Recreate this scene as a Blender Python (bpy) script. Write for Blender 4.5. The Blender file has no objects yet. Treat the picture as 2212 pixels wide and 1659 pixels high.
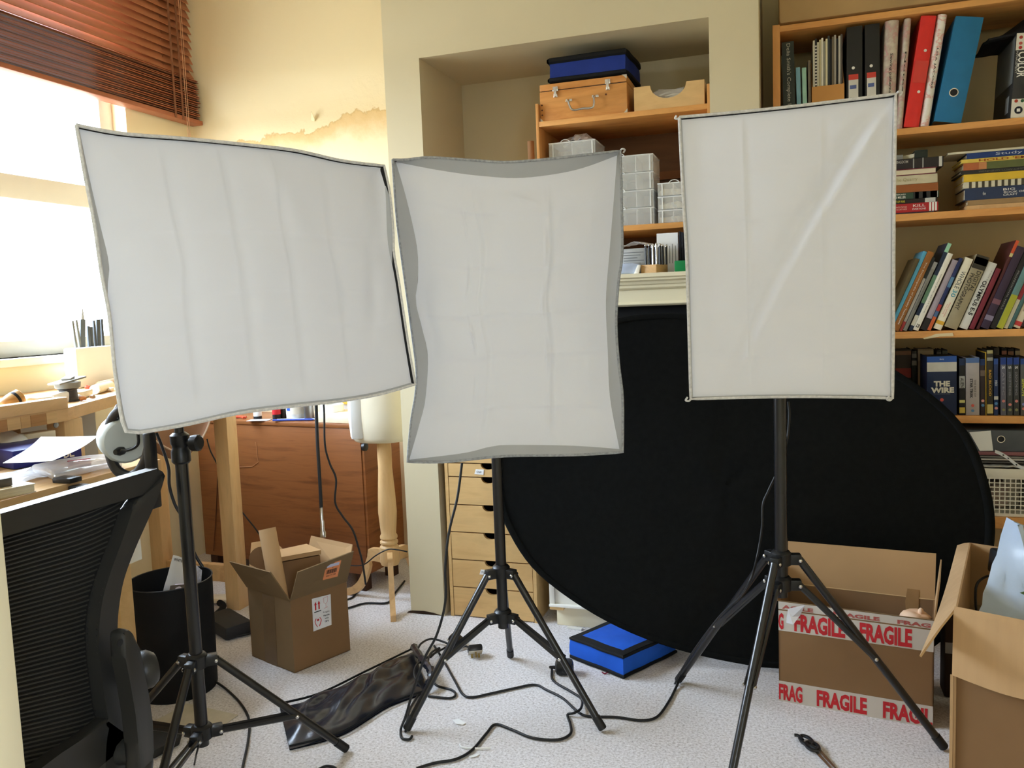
import bpy, bmesh, math, random
from mathutils import Vector, Matrix, Euler, noise
random.seed(7)
S = bpy.context.scene
COL = S.collection
V = Vector
# ------------------------------------------------------------------ camera
CAM_H = 1.10
PITCH, YAW, ROLL = math.radians(5.4), math.radians(18.5), math.radians(2.15)
FPX = 1794.0
fwd = V((-math.sin(YAW)*math.cos(PITCH), math.cos(YAW)*math.cos(PITCH), -math.sin(PITCH)))
rgt = V((math.cos(YAW), math.sin(YAW), 0))
upv = rgt.cross(fwd)
CR = rgt*math.cos(ROLL) - upv*math.sin(ROLL)
CU = upv*math.cos(ROLL) + rgt*math.sin(ROLL)
CO = V((0, 0, CAM_H))
cd = bpy.data.cameras.new('camera'); cam = bpy.data.objects.new('camera', cd); COL.objects.link(cam)
cd.sensor_width = 36.0; cd.lens = FPX/2212*36.0; cd.clip_start = 0.05
cam.matrix_world = Matrix(((CR.x, CU.x, -fwd.x, 0), (CR.y, CU.y, -fwd.y, 0), (CR.z, CU.z, -fwd.z, CAM_H), (0, 0, 0, 1)))
S.camera = cam
# ------------------------------------------------------------------ light and exposure
S.view_settings.view_transform = 'Standard'; S.view_settings.look = 'None'
S.view_settings.gamma = 1.0; S.view_settings.use_curve_mapping = False
S.view_settings.exposure = 0.46
S.cycles.use_denoising = True
S.cycles.max_bounces = 10; S.cycles.diffuse_bounces = 6; S.cycles.transparent_max_bounces = 16
S.cycles.sample_clamp_indirect = 8.0
W = bpy.data.worlds.new('daylight'); S.world = W; W.use_nodes = True
wt_ = W.node_tree; bg = wt_.nodes['Background']; bg.inputs[1].default_value = 27.0
tc_ = wt_.nodes.new('ShaderNodeTexCoord'); sp_ = wt_.nodes.new('ShaderNodeSeparateXYZ'); rp_ = wt_.nodes.new('ShaderNodeValToRGB')
wt_.links.new(tc_.outputs['Generated'], sp_.inputs[0]); mp_ = wt_.nodes.new('ShaderNodeMapRange')
mp_.inputs['From Min'].default_value = -1; wt_.links.new(sp_.outputs[2], mp_.inputs['Value']); wt_.links.new(mp_.outputs[0], rp_.inputs['Fac'])
e_ = rp_.color_ramp.elements; e_[0].position = 0.49; e_[0].color = (0.17, 0.19, 0.19, 1); e_[1].position = 0.51; e_[1].color = (0.74, 0.86, 1.0, 1)
e2_ = e_.new(1.0); e2_.color = (0.62, 0.79, 1.0, 1)
wt_.links.new(rp_.outputs[0], bg.inputs[0])
def portal(name, loc, rot, sx, sy):
    l = bpy.data.lights.new(name, 'AREA'); l.shape = 'RECTANGLE'; l.size = sx; l.size_y = sy
    l.cycles.is_portal = True
    o = bpy.data.objects.new(name, l); COL.objects.link(o); o.location = loc; o.rotation_euler = rot
# room extents
XL, XR, YB, YF, ZC = -2.60, 1.30, 3.25, -2.90, 2.75
CY = 2.655                 # front plane of the chimney breast
BY = 2.78                  # front plane of the bookcase
WIN = (0.95, 2.86, 0.98, 2.62)       # side window under the blind: y0,y1,z0,z1
FILL_WIN = (-2.20, -1.10, 1.10, 2.20)    # unseen window added in the right wall to light the softbox fronts
for nm_, xw, wn, sg in (('window_portal', XL-0.16, WIN, -1), ('fill_window_portal', XR+0.16, FILL_WIN, 1)):
    portal(nm_, (xw, (wn[0]+wn[1])/2, (wn[2]+wn[3])/2), (0, sg*math.pi/2, 0), wn[3]-wn[2], wn[1]-wn[0])

# measured points: a photo pixel met with a real plane of the room
def ray(px, py): return fwd + CR*((px-1106)/FPX) + CU*((829.5-py)/FPX)
def at(px, py, X=None, Y=None, Z=None, D=None, pl=None):
    d = ray(px, py)
    if X is not None: t = X/d.x
    elif Y is not None: t = Y/d.y
    elif Z is not None: t = (Z-CAM_H)/d.z
    elif pl is not None: t = (pl[0]-CO).dot(pl[1])/d.dot(pl[1])
    else: t = D
    return CO + d*t
# ------------------------------------------------------------------ materials
def lin(c):
    c = c/255.0
    return c/12.92 if c <= 0.04045 else ((c+0.055)/1.055)**2.4
def rgb(c, k=1.0): return (min(1, lin(c[0])*k), min(1, lin(c[1])*k), min(1, lin(c[2])*k), 1)
def nodes(name):
    m = bpy.data.materials.new(name); m.use_nodes = True
    nt = m.node_tree; return m, nt, nt.nodes['Principled BSDF']
def link(nt, a, b): nt.links.new(a, b)
def coords(nt, sc):
    t = nt.nodes.new('ShaderNodeTexCoord'); mp = nt.nodes.new('ShaderNodeMapping')
    mp.inputs['Scale'].default_value = sc; link(nt, t.outputs['Object'], mp.inputs['Vector']); return mp.outputs[0]
def nz(nt, vec, scale, detail=4, rough=0.5, dist=0):
    n = nt.nodes.new('ShaderNodeTexNoise'); n.inputs['Scale'].default_value = scale; n.inputs['Detail'].default_value = detail
    n.inputs['Roughness'].default_value = rough; n.inputs['Distortion'].default_value = dist
    link(nt, vec, n.inputs['Vector']); return n.outputs['Fac']
def ramp(nt, fac, stops):
    r = nt.nodes.new('ShaderNodeValToRGB'); e = r.color_ramp.elements
    while len(e) < len(stops): e.new(0.5)
    for el, (p, c) in zip(e, stops): el.position = p; el.color = c
    link(nt, fac, r.inputs['Fac']); return r.outputs['Color']
def bump(nt, bs, h, strength, dist=0.002):
    b = nt.nodes.new('ShaderNodeBump'); b.inputs['Strength'].default_value = strength; b.inputs['Distance'].default_value = dist
    link(nt, h, b.inputs['Height']); link(nt, b.outputs[0], bs.inputs['Normal'])
def M(name, c, rough=0.6, metal=0.0, var=0.08, vs=9.0, bmp=0.0, bs=90.0, spec=0.3, sc=(1, 1, 1), coat=0.0, bd=0.002):
    m, nt, p = nodes(name)
    p.inputs['Roughness'].default_value = rough; p.inputs['Metallic'].default_value = metal
    p.inputs['Specular IOR Level'].default_value = spec; p.inputs['Coat Weight'].default_value = coat
    v = coords(nt, sc)
    link(nt, ramp(nt, nz(nt, v, vs), [(0.3, rgb(c, 1-var)), (0.7, rgb(c, 1+var))]), p.inputs['Base Color'])
    if bmp: bump(nt, p, nz(nt, v, bs, 3), bmp, bd)
    return m
def WOOD(name, c1, c2, sc=(1, 1, 12), rough=0.45, scale=3.0, spec=0.35, blotch=0.0):
    m, nt, p = nodes(name); v = coords(nt, sc)
    a = nz(nt, v, scale, 6, 0.6, 0.6)
    link(nt, ramp(nt, a, [(0.28, rgb(c2)), (0.5, rgb(c1)), (0.62, rgb(c1, 0.9)), (0.8, rgb(c2, 0.95))]), p.inputs['Base Color'])
    p.inputs['Roughness'].default_value = rough; p.inputs['Specular IOR Level'].default_value = spec
    bump(nt, p, nz(nt, v, scale*6, 3), 0.08, 0.001)
    return m
def CLEAR(name, tint=(235, 238, 236), t=0.62, g=0.12, rough=0.12):
    m = bpy.data.materials.new(name); m.use_nodes = True; nt = m.node_tree; nt.nodes.clear()
    o = nt.nodes.new('ShaderNodeOutputMaterial'); tr = nt.nodes.new('ShaderNodeBsdfTransparent'); d = nt.nodes.new('ShaderNodeBsdfDiffuse')
    gl = nt.nodes.new('ShaderNodeBsdfGlossy'); gl.inputs['Roughness'].default_value = rough
    d.inputs['Color'].default_value = rgb(tint)
    v = coords(nt, (1, 1, 1)); f = nz(nt, v, 25, 2)
    mr = nt.nodes.new('ShaderNodeMapRange'); mr.inputs['To Min'].default_value = t-0.1; mr.inputs['To Max'].default_value = t+0.1
    link(nt, f, mr.inputs['Value'])
    a = nt.nodes.new('ShaderNodeMixShader'); link(nt, mr.outputs[0], a.inputs[0]); link(nt, d.outputs[0], a.inputs[1]); link(nt, tr.outputs[0], a.inputs[2])
    b = nt.nodes.new('ShaderNodeMixShader'); b.inputs[0].default_value = g; link(nt, a.outputs[0], b.inputs[1]); link(nt, gl.outputs[0], b.inputs[2])
    link(nt, b.outputs[0], o.inputs['Surface']); return m
_pc = {}
def paint(c, rough=0.55, spec=0.3, metal=0.0):
    k = (tuple(c), rough, metal)
    if k not in _pc: _pc[k] = M('print_%d_%d_%d' % tuple(c), c, rough, metal, 0.07, 30, spec=spec)
    return _pc[k]
# ------------------------------------------------------------------ mesh building
class B:
    def __init__(s): s.bm = bmesh.new()
    def face(s, pts):
        return s.bm.faces.new([s.bm.verts.new(p) for p in pts])
    def _hex(s, c8):
        v = [s.bm.verts.new(p) for p in c8]
        for f in ((3, 2, 1, 0), (4, 5, 6, 7), (0, 1, 5, 4), (1, 2, 6, 5), (2, 3, 7, 6), (3, 0, 4, 7)): s.bm.faces.new([v[i] for i in f])
        return v
    def mm(s, a, b, bev=0.0):
        x0, y0, z0 = a; x1, y1, z1 = b
        v = s._hex([V((x0, y0, z0)), V((x1, y0, z0)), V((x1, y1, z0)), V((x0, y1, z0)), V((x0, y0, z1)), V((x1, y0, z1)), V((x1, y1, z1)), V((x0, y1, z1))])
        if bev: s.bev(v, bev)
        return s
    def bev(s, v, w, seg=2):
        es = {e for q in v for e in q.link_edges}
        bmesh.ops.bevel(s.bm, geom=list(es), offset=w, segments=seg, profile=0.5, affect='EDGES')
    def box(s, o, ax, ay, az, bev=0.0):          # corner and three edge vectors
        o, ax, ay, az = V(o), V(ax), V(ay), V(az)
        v = s._hex([o, o+ax, o+ax+ay, o+ay, o+az, o+ax+az, o+ax+ay+az, o+ay+az])
        if bev: s.bev(v, bev)
        return s
    def cbox(s, c, sz, rot=None, bev=0.0):
        R = rot.to_matrix() if isinstance(rot, Euler) else (rot or Matrix.Identity(3))
        ax, ay, az = R @ V((sz[0], 0, 0)), R @ V((0, sz[1], 0)), R @ V((0, 0, sz[2]))
        return s.box(V(c)-(ax+ay+az)/2, ax, ay, az, bev)
    def slab(s, pts, vec, bev=0.0):              # polygon pushed along vec
        vec = V(vec); a = [s.bm.verts.new(V(p)) for p in pts]; b = [s.bm.verts.new(V(p)+vec) for p in pts]; n = len(pts)
        s.bm.faces.new(a[::-1]); s.bm.faces.new(b)
        for i in range(n): s.bm.faces.new((a[i], a[(i+1) % n], b[(i+1) % n], b[i]))
        if bev: s.bev(a+b, bev)
        return s
    def rings(s, R, cap=True, closed=True):
        vs = [[s.bm.verts.new(p) for p in r] for r in R]; n = len(vs[0])
        for i in range(len(vs)-1):
            for j in range(n if closed else n-1):
                k = (j+1) % n; s.bm.faces.new((vs[i][j], vs[i][k], vs[i+1][k], vs[i+1][j]))
        if cap:
            if len(vs[0]) > 2: s.bm.faces.new(vs[0][::-1]); s.bm.faces.new(vs[-1])
        return vs
    def tube(s, pts, r, seg=8, cap=True, flat=1.0):
        pts = [V(p) for p in pts]; R = []; n = len(pts)
        rr = r if isinstance(r, (list, tuple)) else [r]*n
        t0 = (pts[1]-pts[0]).normalized()
        ref = V((0, 0, 1)) if abs(t0.z) < 0.9 else V((1, 0, 0))
        nrm = (ref - t0*ref.dot(t0)).normalized()
        for i in range(n):
            t = (pts[min(i+1, n-1)]-pts[max(i-1, 0)]).normalized()
            nrm = (nrm - t*nrm.dot(t)).normalized(); bi = t.cross(nrm)
            R.append([pts[i] + (nrm*math.cos(a)*flat + bi*math.sin(a))*rr[i] for a in [2*math.pi*k/seg for k in range(seg)]])
        s.rings(R, cap); return s
    def lathe(s, prof, o, axis=(0, 0, 1), seg=24, sx=1.0, sy=1.0):
        ax = V(axis).normalized(); ref = V((1, 0, 0)) if abs(ax.x) < 0.9 else V((0, 1, 0))
        u = (ref-ax*ref.dot(ax)).normalized(); w = ax.cross(u); o = V(o)
        s.rings([[o+ax*z+(u*math.cos(a)*sx+w*math.sin(a)*sy)*max(r, 1e-5) for a in [2*math.pi*k/seg for k in range(seg)]] for r, z in prof]); return s
    def grid(s, G, thick=None):
        vs = [[s.bm.verts.new(p) for p in row] for row in G]
        for i in range(len(vs)-1):
            for j in range(len(vs[0])-1): s.bm.faces.new((vs[i][j], vs[i][j+1], vs[i+1][j+1], vs[i+1][j]))
        if thick:
            bmesh.ops.recalc_face_normals(s.bm, faces=s.bm.faces)
            bmesh.ops.solidify(s.bm, geom=list(s.bm.faces), thickness=thick)
        return s
    def ball(s, c, r, sc=(1, 1, 1), seg=12):
        prof = [(math.sin(math.pi*i/8)*r*sc[0], -math.cos(math.pi*i/8)*r*sc[2]) for i in range(9)]
        return s.lathe(prof, c, seg=seg)
    def jitter(s, amp, scale=12.0, seed=0.0):
        for v in s.bm.verts:
            n = noise.noise_vector(v.co*scale+V((seed, seed*1.7, -seed))); v.co += n*amp
        return s
def curve(pts, n=8):                             # Catmull-Rom through points
    pts = [V(p) for p in pts]; out = []
    for i in range(len(pts)-1):
        p0, p1, p2, p3 = pts[max(i-1, 0)], pts[i], pts[i+1], pts[min(i+2, len(pts)-1)]
        for k in range(n):
            t = k/n
            out.append(0.5*((2*p1)+(p2-p0)*t+(2*p0-5*p1+4*p2-p3)*t*t+(3*p1-p0-3*p2+p3)*t**3))
    return out+[pts[-1]]
def resample(pts, n):
    L = [0.0]
    for a, b in zip(pts, pts[1:]): L.append(L[-1]+(b-a).length)
    out = []; j = 0
    for i in range(n):
        d = L[-1]*i/(n-1)
        while j < len(L)-2 and L[j+1] < d: j += 1
        t = (d-L[j])/max(1e-9, L[j+1]-L[j]); out.append(pts[j].lerp(pts[j+1], min(1, t)))
    return out
def top_of(o):
    while o.parent: o = o.parent
    return o
def thing(name, label, cat, loc, group=None):
    o = bpy.data.objects.new(name, None); COL.objects.link(o); o.location = V(loc); o.empty_display_size = 0.05
    o['label'] = label; o['category'] = cat
    if group: o['group'] = group
    return o
def obj(name, b, mat, parent=None, label=None, cat=None, group=None, kind=None, smooth=True, org=None, ang=38):
    bm = b.bm
    bmesh.ops.recalc_face_normals(bm, faces=bm.faces)
    if parent is not None: off = V(top_of(parent).location)
    elif org is not None: off = V(org)
    else:
        xs = [v.co for v in bm.verts]; lo = V((min(p.x for p in xs), min(p.y for p in xs), min(p.z for p in xs))); hi = V((max(p.x for p in xs), max(p.y for p in xs), 0))
        off = V(((lo.x+hi.x)/2, (lo.y+hi.y)/2, lo.z))
    bmesh.ops.translate(bm, verts=bm.verts, vec=-off)
    me = bpy.data.meshes.new(name); bm.to_mesh(me); bm.free()
    if smooth:
        me.polygons.foreach_set('use_smooth', [True]*len(me.polygons)); me.set_sharp_from_angle(angle=math.radians(ang))
    me.materials.append(mat)
    o = bpy.data.objects.new(name, me); COL.objects.link(o)
    if parent is not None: o.parent = parent
    else: o.location = off
    if label: o['label'] = label
    if cat: o['category'] = cat
    if group: o['group'] = group
    if kind: o['kind'] = kind
    return o
def struct(name, b, mat, parent=None): return obj(name, b, mat, parent, kind=None if parent else 'structure', org=None if parent else (0, 0, 0))
_tc = {}
def glyphs(body, bold):
    if (body, bold) not in _tc:
        c = bpy.data.curves.new('t', 'FONT'); c.body = body; c.size = 1.0; c.offset = bold; c.resolution_u = 2
        o = bpy.data.objects.new('t', c); COL.objects.link(o); dg = bpy.context.evaluated_depsgraph_get()
        me = bpy.data.meshes.new_from_object(o.evaluated_get(dg))
        vs = [v.co.copy() for v in me.vertices]; fs = [tuple(p.vertices) for p in me.polygons]
        bpy.data.objects.remove(o); bpy.data.curves.remove(c); bpy.data.meshes.remove(me)
        x0 = min(v.x for v in vs); x1 = max(v.x for v in vs); y0 = min(v.y for v in vs); y1 = max(v.y for v in vs)
        _tc[(body, bold)] = ([((v.x-x0)/(x1-x0)-0.5, (v.y-y0)/(y1-y0)-0.5) for v in vs], fs)
    return _tc[(body, bold)]
def letters(body, c, xv, yv, mat, parent, lift=0.0006, bold=0.0, name='lettering'):
    """words centred on c, filling the vectors xv (width) and yv (height); a thin printed layer standing on the surface"""
    vs, fs = glyphs(body, bold); c, xv, yv = V(c), V(xv), V(yv); n = xv.cross(yv).normalized()
    b = B(); q = [b.bm.verts.new(c+xv*x+yv*y+n*lift) for x, y in vs]
    for f in fs:
        try: b.bm.faces.new([q[i] for i in f])
        except ValueError: pass
    return obj(name, b, mat, parent, smooth=False)
def clone(root, loc, label=None):
    def rec(o, par):
        c = o.copy(); COL.objects.link(c); c.parent = par
        for ch in o.children: rec(ch, c)
        return c
    r = rec(root, None); r.location = V(loc)
    if label: r['label'] = label
    return r
# ------------------------------------------------------------------ shared materials
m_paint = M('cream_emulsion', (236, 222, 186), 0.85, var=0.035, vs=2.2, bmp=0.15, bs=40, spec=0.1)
m_paint_dim = M('cream_emulsion_dim', (206, 194, 162), 0.85, var=0.035, vs=2.2, bmp=0.15, bs=40, spec=0.1)  # same wall cream, darkened to carry the chimney's dimmer light
m_white = M('white_gloss_paint', (236, 232, 220), 0.35, var=0.02, spec=0.4)
m_creamgloss = M('cream_gloss_paint', (232, 222, 190), 0.4, var=0.03, vs=5, spec=0.4)
m_ceil = M('ceiling_white', (238, 234, 224), 0.9, var=0.02)
m_pine = WOOD('pine_shelf', (224, 162, 92), (200, 134, 70), sc=(1.2, 8, 8))
m_pine_v = WOOD('pine_upright', (216, 154, 88), (192, 128, 66), sc=(8, 8, 1.2))
m_darkpine = WOOD('dark_pine_back', (118, 78, 46), (96, 60, 34), sc=(1, 6, 4))
m_teak = WOOD('teak_veneer', (142, 88, 48), (108, 62, 32), sc=(1.2, 1.2, 14), scale=2.2, rough=0.4)
m_beech = WOOD('beech', (216, 178, 126), (196, 154, 102), sc=(6, 6, 1), scale=3)
m_beech_h = WOOD('beech_flat', (214, 174, 122), (190, 148, 98), sc=(6, 1.2, 6), scale=3)
m_birch = WOOD('birch_ply', (216, 178, 120), (198, 158, 102), sc=(1.5, 6, 8), scale=2, rough=0.5)
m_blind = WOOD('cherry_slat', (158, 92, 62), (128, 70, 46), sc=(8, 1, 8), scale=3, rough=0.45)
m_blind_glow = WOOD('cherry_slat_backlit', (172, 110, 76), (150, 90, 58), sc=(8, 1, 8), scale=3, rough=0.45)  # hanging slats: window glow put into a lighter wood tone
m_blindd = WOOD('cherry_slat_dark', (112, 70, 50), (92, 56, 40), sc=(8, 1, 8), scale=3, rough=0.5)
m_tan = M('tan_card', (206, 152, 92), 0.8, var=0.05, spec=0.1)
m_card = M('cardboard', (132, 102, 72), 0.85, var=0.06, vs=6, bmp=0.1, bs=60, spec=0.1)
m_card_in = M('cardboard_inside', (178, 144, 104), 0.85, var=0.05, vs=6, spec=0.1)
m_card_grey = M('weathered_cardboard', (126, 104, 76), 0.85, var=0.07, vs=6, bmp=0.1, bs=60, spec=0.1)
m_black = M('black_plastic', (26, 26, 27), 0.38, var=0.1, spec=0.4)
m_blackmatt = M('black_matt', (22, 22, 23), 0.75, var=0.15, vs=20, spec=0.2)
m_blackmetal = M('black_enamelled_tube', (20, 20, 22), 0.28, var=0.05, spec=0.6)
m_rubber = M('black_rubber', (24, 24, 25), 0.5, var=0.1, spec=0.4)
m_backdrop = M('black_stretch_cloth', (24, 25, 25), 0.95, var=0.12, vs=60, spec=0.04, bmp=0.2, bs=400)
m_nylon = M('black_glossy_nylon', (28, 31, 42), 0.27, var=0.1, vs=12, spec=0.6)
m_chrome = M('bright_steel', (205, 205, 205), 0.22, 1.0, var=0.03)
m_steel = M('dull_steel', (150, 152, 155), 0.35, 1.0, var=0.05)
m_diff = M('white_diffuser_nylon', (226, 228, 236), 0.55, var=0.015, vs=3, spec=0.25, bmp=0.03, bs=300)
m_lip = M('grey_diffuser_hem', (176, 178, 180), 0.7, var=0.04, spec=0.15)
m_pipe = M('grey_overlock_piping', (158, 160, 162), 0.85, var=0.25, vs=160, spec=0.1, bmp=0.4, bs=260)
m_pipew = M('pale_overlock_piping', (208, 206, 202), 0.85, var=0.15, vs=160, spec=0.1, bmp=0.4, bs=260)
m_shell = M('black_softbox_cloth', (34, 34, 36), 0.7, var=0.1, spec=0.2)
m_blue = M('blue_nylon', (26, 88, 196), 0.65, var=0.08, vs=14, spec=0.25, bmp=0.12, bs=220)
m_navy = M('dark_blue_nylon', (24, 48, 128), 0.65, var=0.1, vs=14, spec=0.25, bmp=0.12, bs=220)
m_paper = M('white_paper', (238, 238, 236), 0.8, var=0.02, spec=0.15)
m_pages = M('book_pages', (222, 208, 178), 0.9, var=0.1, vs=6, sc=(120, 2, 2), spec=0.05)
m_pages_h = M('book_pages_flat', (224, 212, 184), 0.9, var=0.1, vs=6, sc=(2, 2, 160), spec=0.05)
m_clear = CLEAR('clear_polypropylene', (244, 246, 244), 0.74, 0.09)
m_clear_e = CLEAR('clear_polypropylene_edge', (250, 252, 250), 0.30, 0.14)
m_bagclear = CLEAR('clear_polythene', (245, 245, 248), 0.5, 0.2, 0.08)
m_tape = CLEAR('clear_packing_tape', (225, 220, 212), 0.45, 0.1, 0.2)
m_red = paint((196, 36, 42)); m_ink = paint((28, 28, 30)); m_inkw = paint((232, 230, 222))

# carpet
m, nt, p = nodes('oatmeal_carpet'); v = coords(nt, (1, 1, 1))
link(nt, ramp(nt, nz(nt, v, 150, 4, 0.75), [(0.30, rgb((150, 142, 138))), (0.42, rgb((206, 200, 198))), (0.56, rgb((230, 226, 226))), (0.75, rgb((246, 243, 244)))]), p.inputs['Base Color'])
p.inputs['Roughness'].default_value = 0.95; p.inputs['Specular IOR Level'].default_value = 0.05
bump(nt, p, nz(nt, v, 190, 4, 0.7), 0.5, 0.004); m_carpet = m
# alcove plaster with blown paint: a ragged tide line with bare plaster below it
m, nt, p = nodes('blown_plaster_wall'); v = coords(nt, (1, 1, 1))
sx = nt.nodes.new('ShaderNodeSeparateXYZ'); link(nt, v, sx.inputs[0])
n1 = nz(nt, v, 3.2, 6, 0.62)
ma = nt.nodes.new('ShaderNodeMath'); ma.operation = 'MULTIPLY_ADD'; ma.inputs[1].default_value = 0.34; link(nt, n1, ma.inputs[0]); link(nt, sx.outputs[2], ma.inputs[2])
slope = nt.nodes.new('ShaderNodeMath'); slope.operation = 'MULTIPLY_ADD'; slope.inputs[1].default_value = -0.07; link(nt, sx.outputs[0], slope.inputs[0]); link(nt, ma.outputs[0], slope.inputs[2])
mr = nt.nodes.new('ShaderNodeMapRange'); mr.inputs['From Min'].default_value = 1.75; mr.inputs['From Max'].default_value = 2.35; link(nt, slope.outputs[0], mr.inputs['Value'])
BAND = 0.76
link(nt, ramp(nt, mr.outputs[0], [(0.0, rgb((240, 220, 184))), (BAND-0.16, rgb((238, 216, 178))), (BAND-0.06, rgb((222, 192, 142))), (BAND-0.012, rgb((218, 186, 134))), (BAND, rgb((204, 172, 120))), (BAND+0.012, rgb((232, 214, 174))), (1.0, rgb((234, 218, 180)))]), p.inputs['Base Color'])
p.inputs['Roughness'].default_value = 0.9; p.inputs['Specular IOR Level'].default_value = 0.08
bump(nt, p, mr.outputs[0], 0.5, 0.05); m_blown = m
m_glass = CLEAR('window_glass', (240, 245, 245), 0.93, 0.03, 0.02)
for n in m_glass.node_tree.nodes:
    if n.type == 'MAP_RANGE': n.inputs['To Min'].default_value = 0.95; n.inputs['To Max'].default_value = 0.98

# ------------------------------------------------------------------ the room
NX0 = at(905, 130, Y=CY).x; NX1 = at(1531, 60, Y=CY).x; NZ = (at(905, 130, Y=CY).z+at(1530, 32, Y=CY).z)/2
NB = at(1012, 183, Z=NZ).y
PX0 = at(822, 0, Y=CY).x; PX1 = at(1640, 200, Y=CY).x
struct('floor', B().mm((XL-0.2, YF-0.2, -0.08), (XR+0.2, YB+0.2, 0)), m_carpet)
struct('ceiling', B().mm((XL-0.2, YF-0.2, ZC), (XR+0.2, YB+0.2, ZC+0.1)), m_ceil)
struct('wall_back', B().mm((XL-0.2, YB, 0), (XR+0.2, YB+0.2, ZC)), m_blown)
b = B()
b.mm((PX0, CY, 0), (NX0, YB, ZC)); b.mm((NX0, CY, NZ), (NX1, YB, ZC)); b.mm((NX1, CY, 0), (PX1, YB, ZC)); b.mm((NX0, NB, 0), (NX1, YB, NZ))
struct('wall_chimney', b, m_paint_dim)
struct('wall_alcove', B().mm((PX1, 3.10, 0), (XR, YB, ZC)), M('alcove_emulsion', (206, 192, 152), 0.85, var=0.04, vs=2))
y0, y1, z0, z1 = WIN
def pierced(nm, xa, xb, holes):                 # side wall with window openings
    b = B(); ya = YF-0.2
    for h in sorted(holes):
        b.mm((xa, ya, 0), (xb, h[0], ZC)); b.mm((xa, h[0], 0), (xb, h[1], h[2])); b.mm((xa, h[0], h[3]), (xb, h[1], ZC)); ya = h[1]
    b.mm((xa, ya, 0), (xb, YB, ZC)); return struct(nm, b, m_paint)
pierced('wall_left', XL-0.2, XL, [WIN]); pierced('wall_right', XR, XR+0.2, [FILL_WIN])
struct('wall_front', B().mm((XL, YF-0.2, 0), (XR, YF, ZC)), m_paint)
TZ = at(90, 415, X=XL-0.1).z; MY = at(343, 272, X=XL-0.1).y
def window(nm, xc, sg, wn, mull, tr, inner):
    y0, y1, z0, z1 = wn; w = bpy.data.objects.new(nm, None); COL.objects.link(w); w.location = (xc, (y0+y1)/2, z0); w['kind'] = 'structure'
    fx0, fx1 = xc-0.03, xc+0.03; b = B()
    for a, c in (((fx0, y0, z0), (fx1, y1, z0+0.06)), ((fx0, y0, z1-0.06), (fx1, y1, z1)), ((fx0, y0, z0), (fx1, y0+0.06, z1)), ((fx0, y1-0.07, z0), (fx1, y1, z1))): b.mm(a, c, 0.004)
    obj('window_frame', b, m_white, w)
    if tr: obj('transom', B().mm((fx0-0.005, y0+0.06, tr-0.045), (fx1+0.008, y1-0.07, tr+0.045), 0.006), m_white, w)
    for yy in mull: obj('mullion', B().mm((fx0, yy-0.022, z0+0.06), (fx1+0.004, yy+0.022, z1-0.06), 0.004), m_white, w)
    obj('pane', B().mm((xc-0.002, y0+0.05, z0+0.05), (xc+0.002, y1-0.06, z1-0.05)), m_glass, w)
    xi = xc+0.1*sg; obj('sill', B().mm((min(xi+0.03*sg, xi-0.2*sg), y0-0.03, z0-0.03), (max(xi+0.03*sg, xi-0.2*sg), y1+0.03, z0), 0.006), m_white, w)
    return w
w = window('window_1', XL-0.1, 1, WIN, (MY,), TZ, True)
obj('window_stay', B().mm((XL-0.07, MY-0.2, TZ-0.09), (XL-0.058, MY-0.02, TZ-0.075), 0.003), m_steel, w)
window('fill_window', XR+0.1, -1, FILL_WIN, (-1.6,), None, True)  # added out of view as fill for the softbox fronts
# torn gap where the skirting of the chimney pier is missing
q = [at(x, y, Y=CY-0.002) for x, y in ((879, 1325), (890, 1319), (915, 1320), (935, 1324), (953, 1331), (940, 1335), (905, 1334), (880, 1331))]
struct('trim_2', B().slab([(p.x, p.y, max(0.001, p.z)) for p in q], (0, 0.012, 0)), M('torn_dark_gap', (58, 40, 26), 0.95, var=0.3, vs=60))
# flake of peeling paint on the alcove wall
fp = [at(x, y, Y=YB-0.004) for x, y in ((672, 260), (680, 243), (683, 258), (679, 262))]
struct('trim_3', B().slab([fp[0], fp[1]+V((0, -0.03, 0)), fp[2]+V((0, -0.015, 0)), fp[3]], (0, 0.003, 0)), m_paint)
# cream painted end of a partition, close on the left
c0 = at(30, 1377, D=0.86); e0 = at(0, 1095, pl=(c0, V((-0.5, 0.86, 0)))); 
struct('trim_1', B().mm((c0.x-0.30, c0.y-0.035, 0), (c0.x, c0.y, 2.2), 0.003), m_creamgloss)

# ------------------------------------------------------------------ venetian blind
BX = XL+0.055
BT = [at(0, 21.5, X=BX), at(405, 175, X=BX)]; BB = [at(0, 140, X=BX), at(428, 281, X=BX)]
yend = at(428, 281, X=BX).y; ystart = y0-0.06
zt = (BT[0].z+BT[1].z)/2; zb = (BB[0].z+BB[1].z)/2
t = thing('venetian_blind', 'reddish-brown wooden slatted blind half drawn up over the bright window', 'blind', (BX, (ystart+yend)/2, zb))
NST = 20; ph = (zt-zb-0.022)/NST
for i in range(NST):
    z = zb+0.022+ph*(i+0.5); j = random.uniform(-0.006, 0.006); e = random.uniform(-0.006, 0.004)
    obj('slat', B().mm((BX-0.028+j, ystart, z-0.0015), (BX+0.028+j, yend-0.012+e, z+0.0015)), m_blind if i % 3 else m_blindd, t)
sp = (at(395, 60, X=BX).z-at(401, 126, X=BX).z)/4.0; z = zt+0.009
sl = None; i = 0
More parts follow.
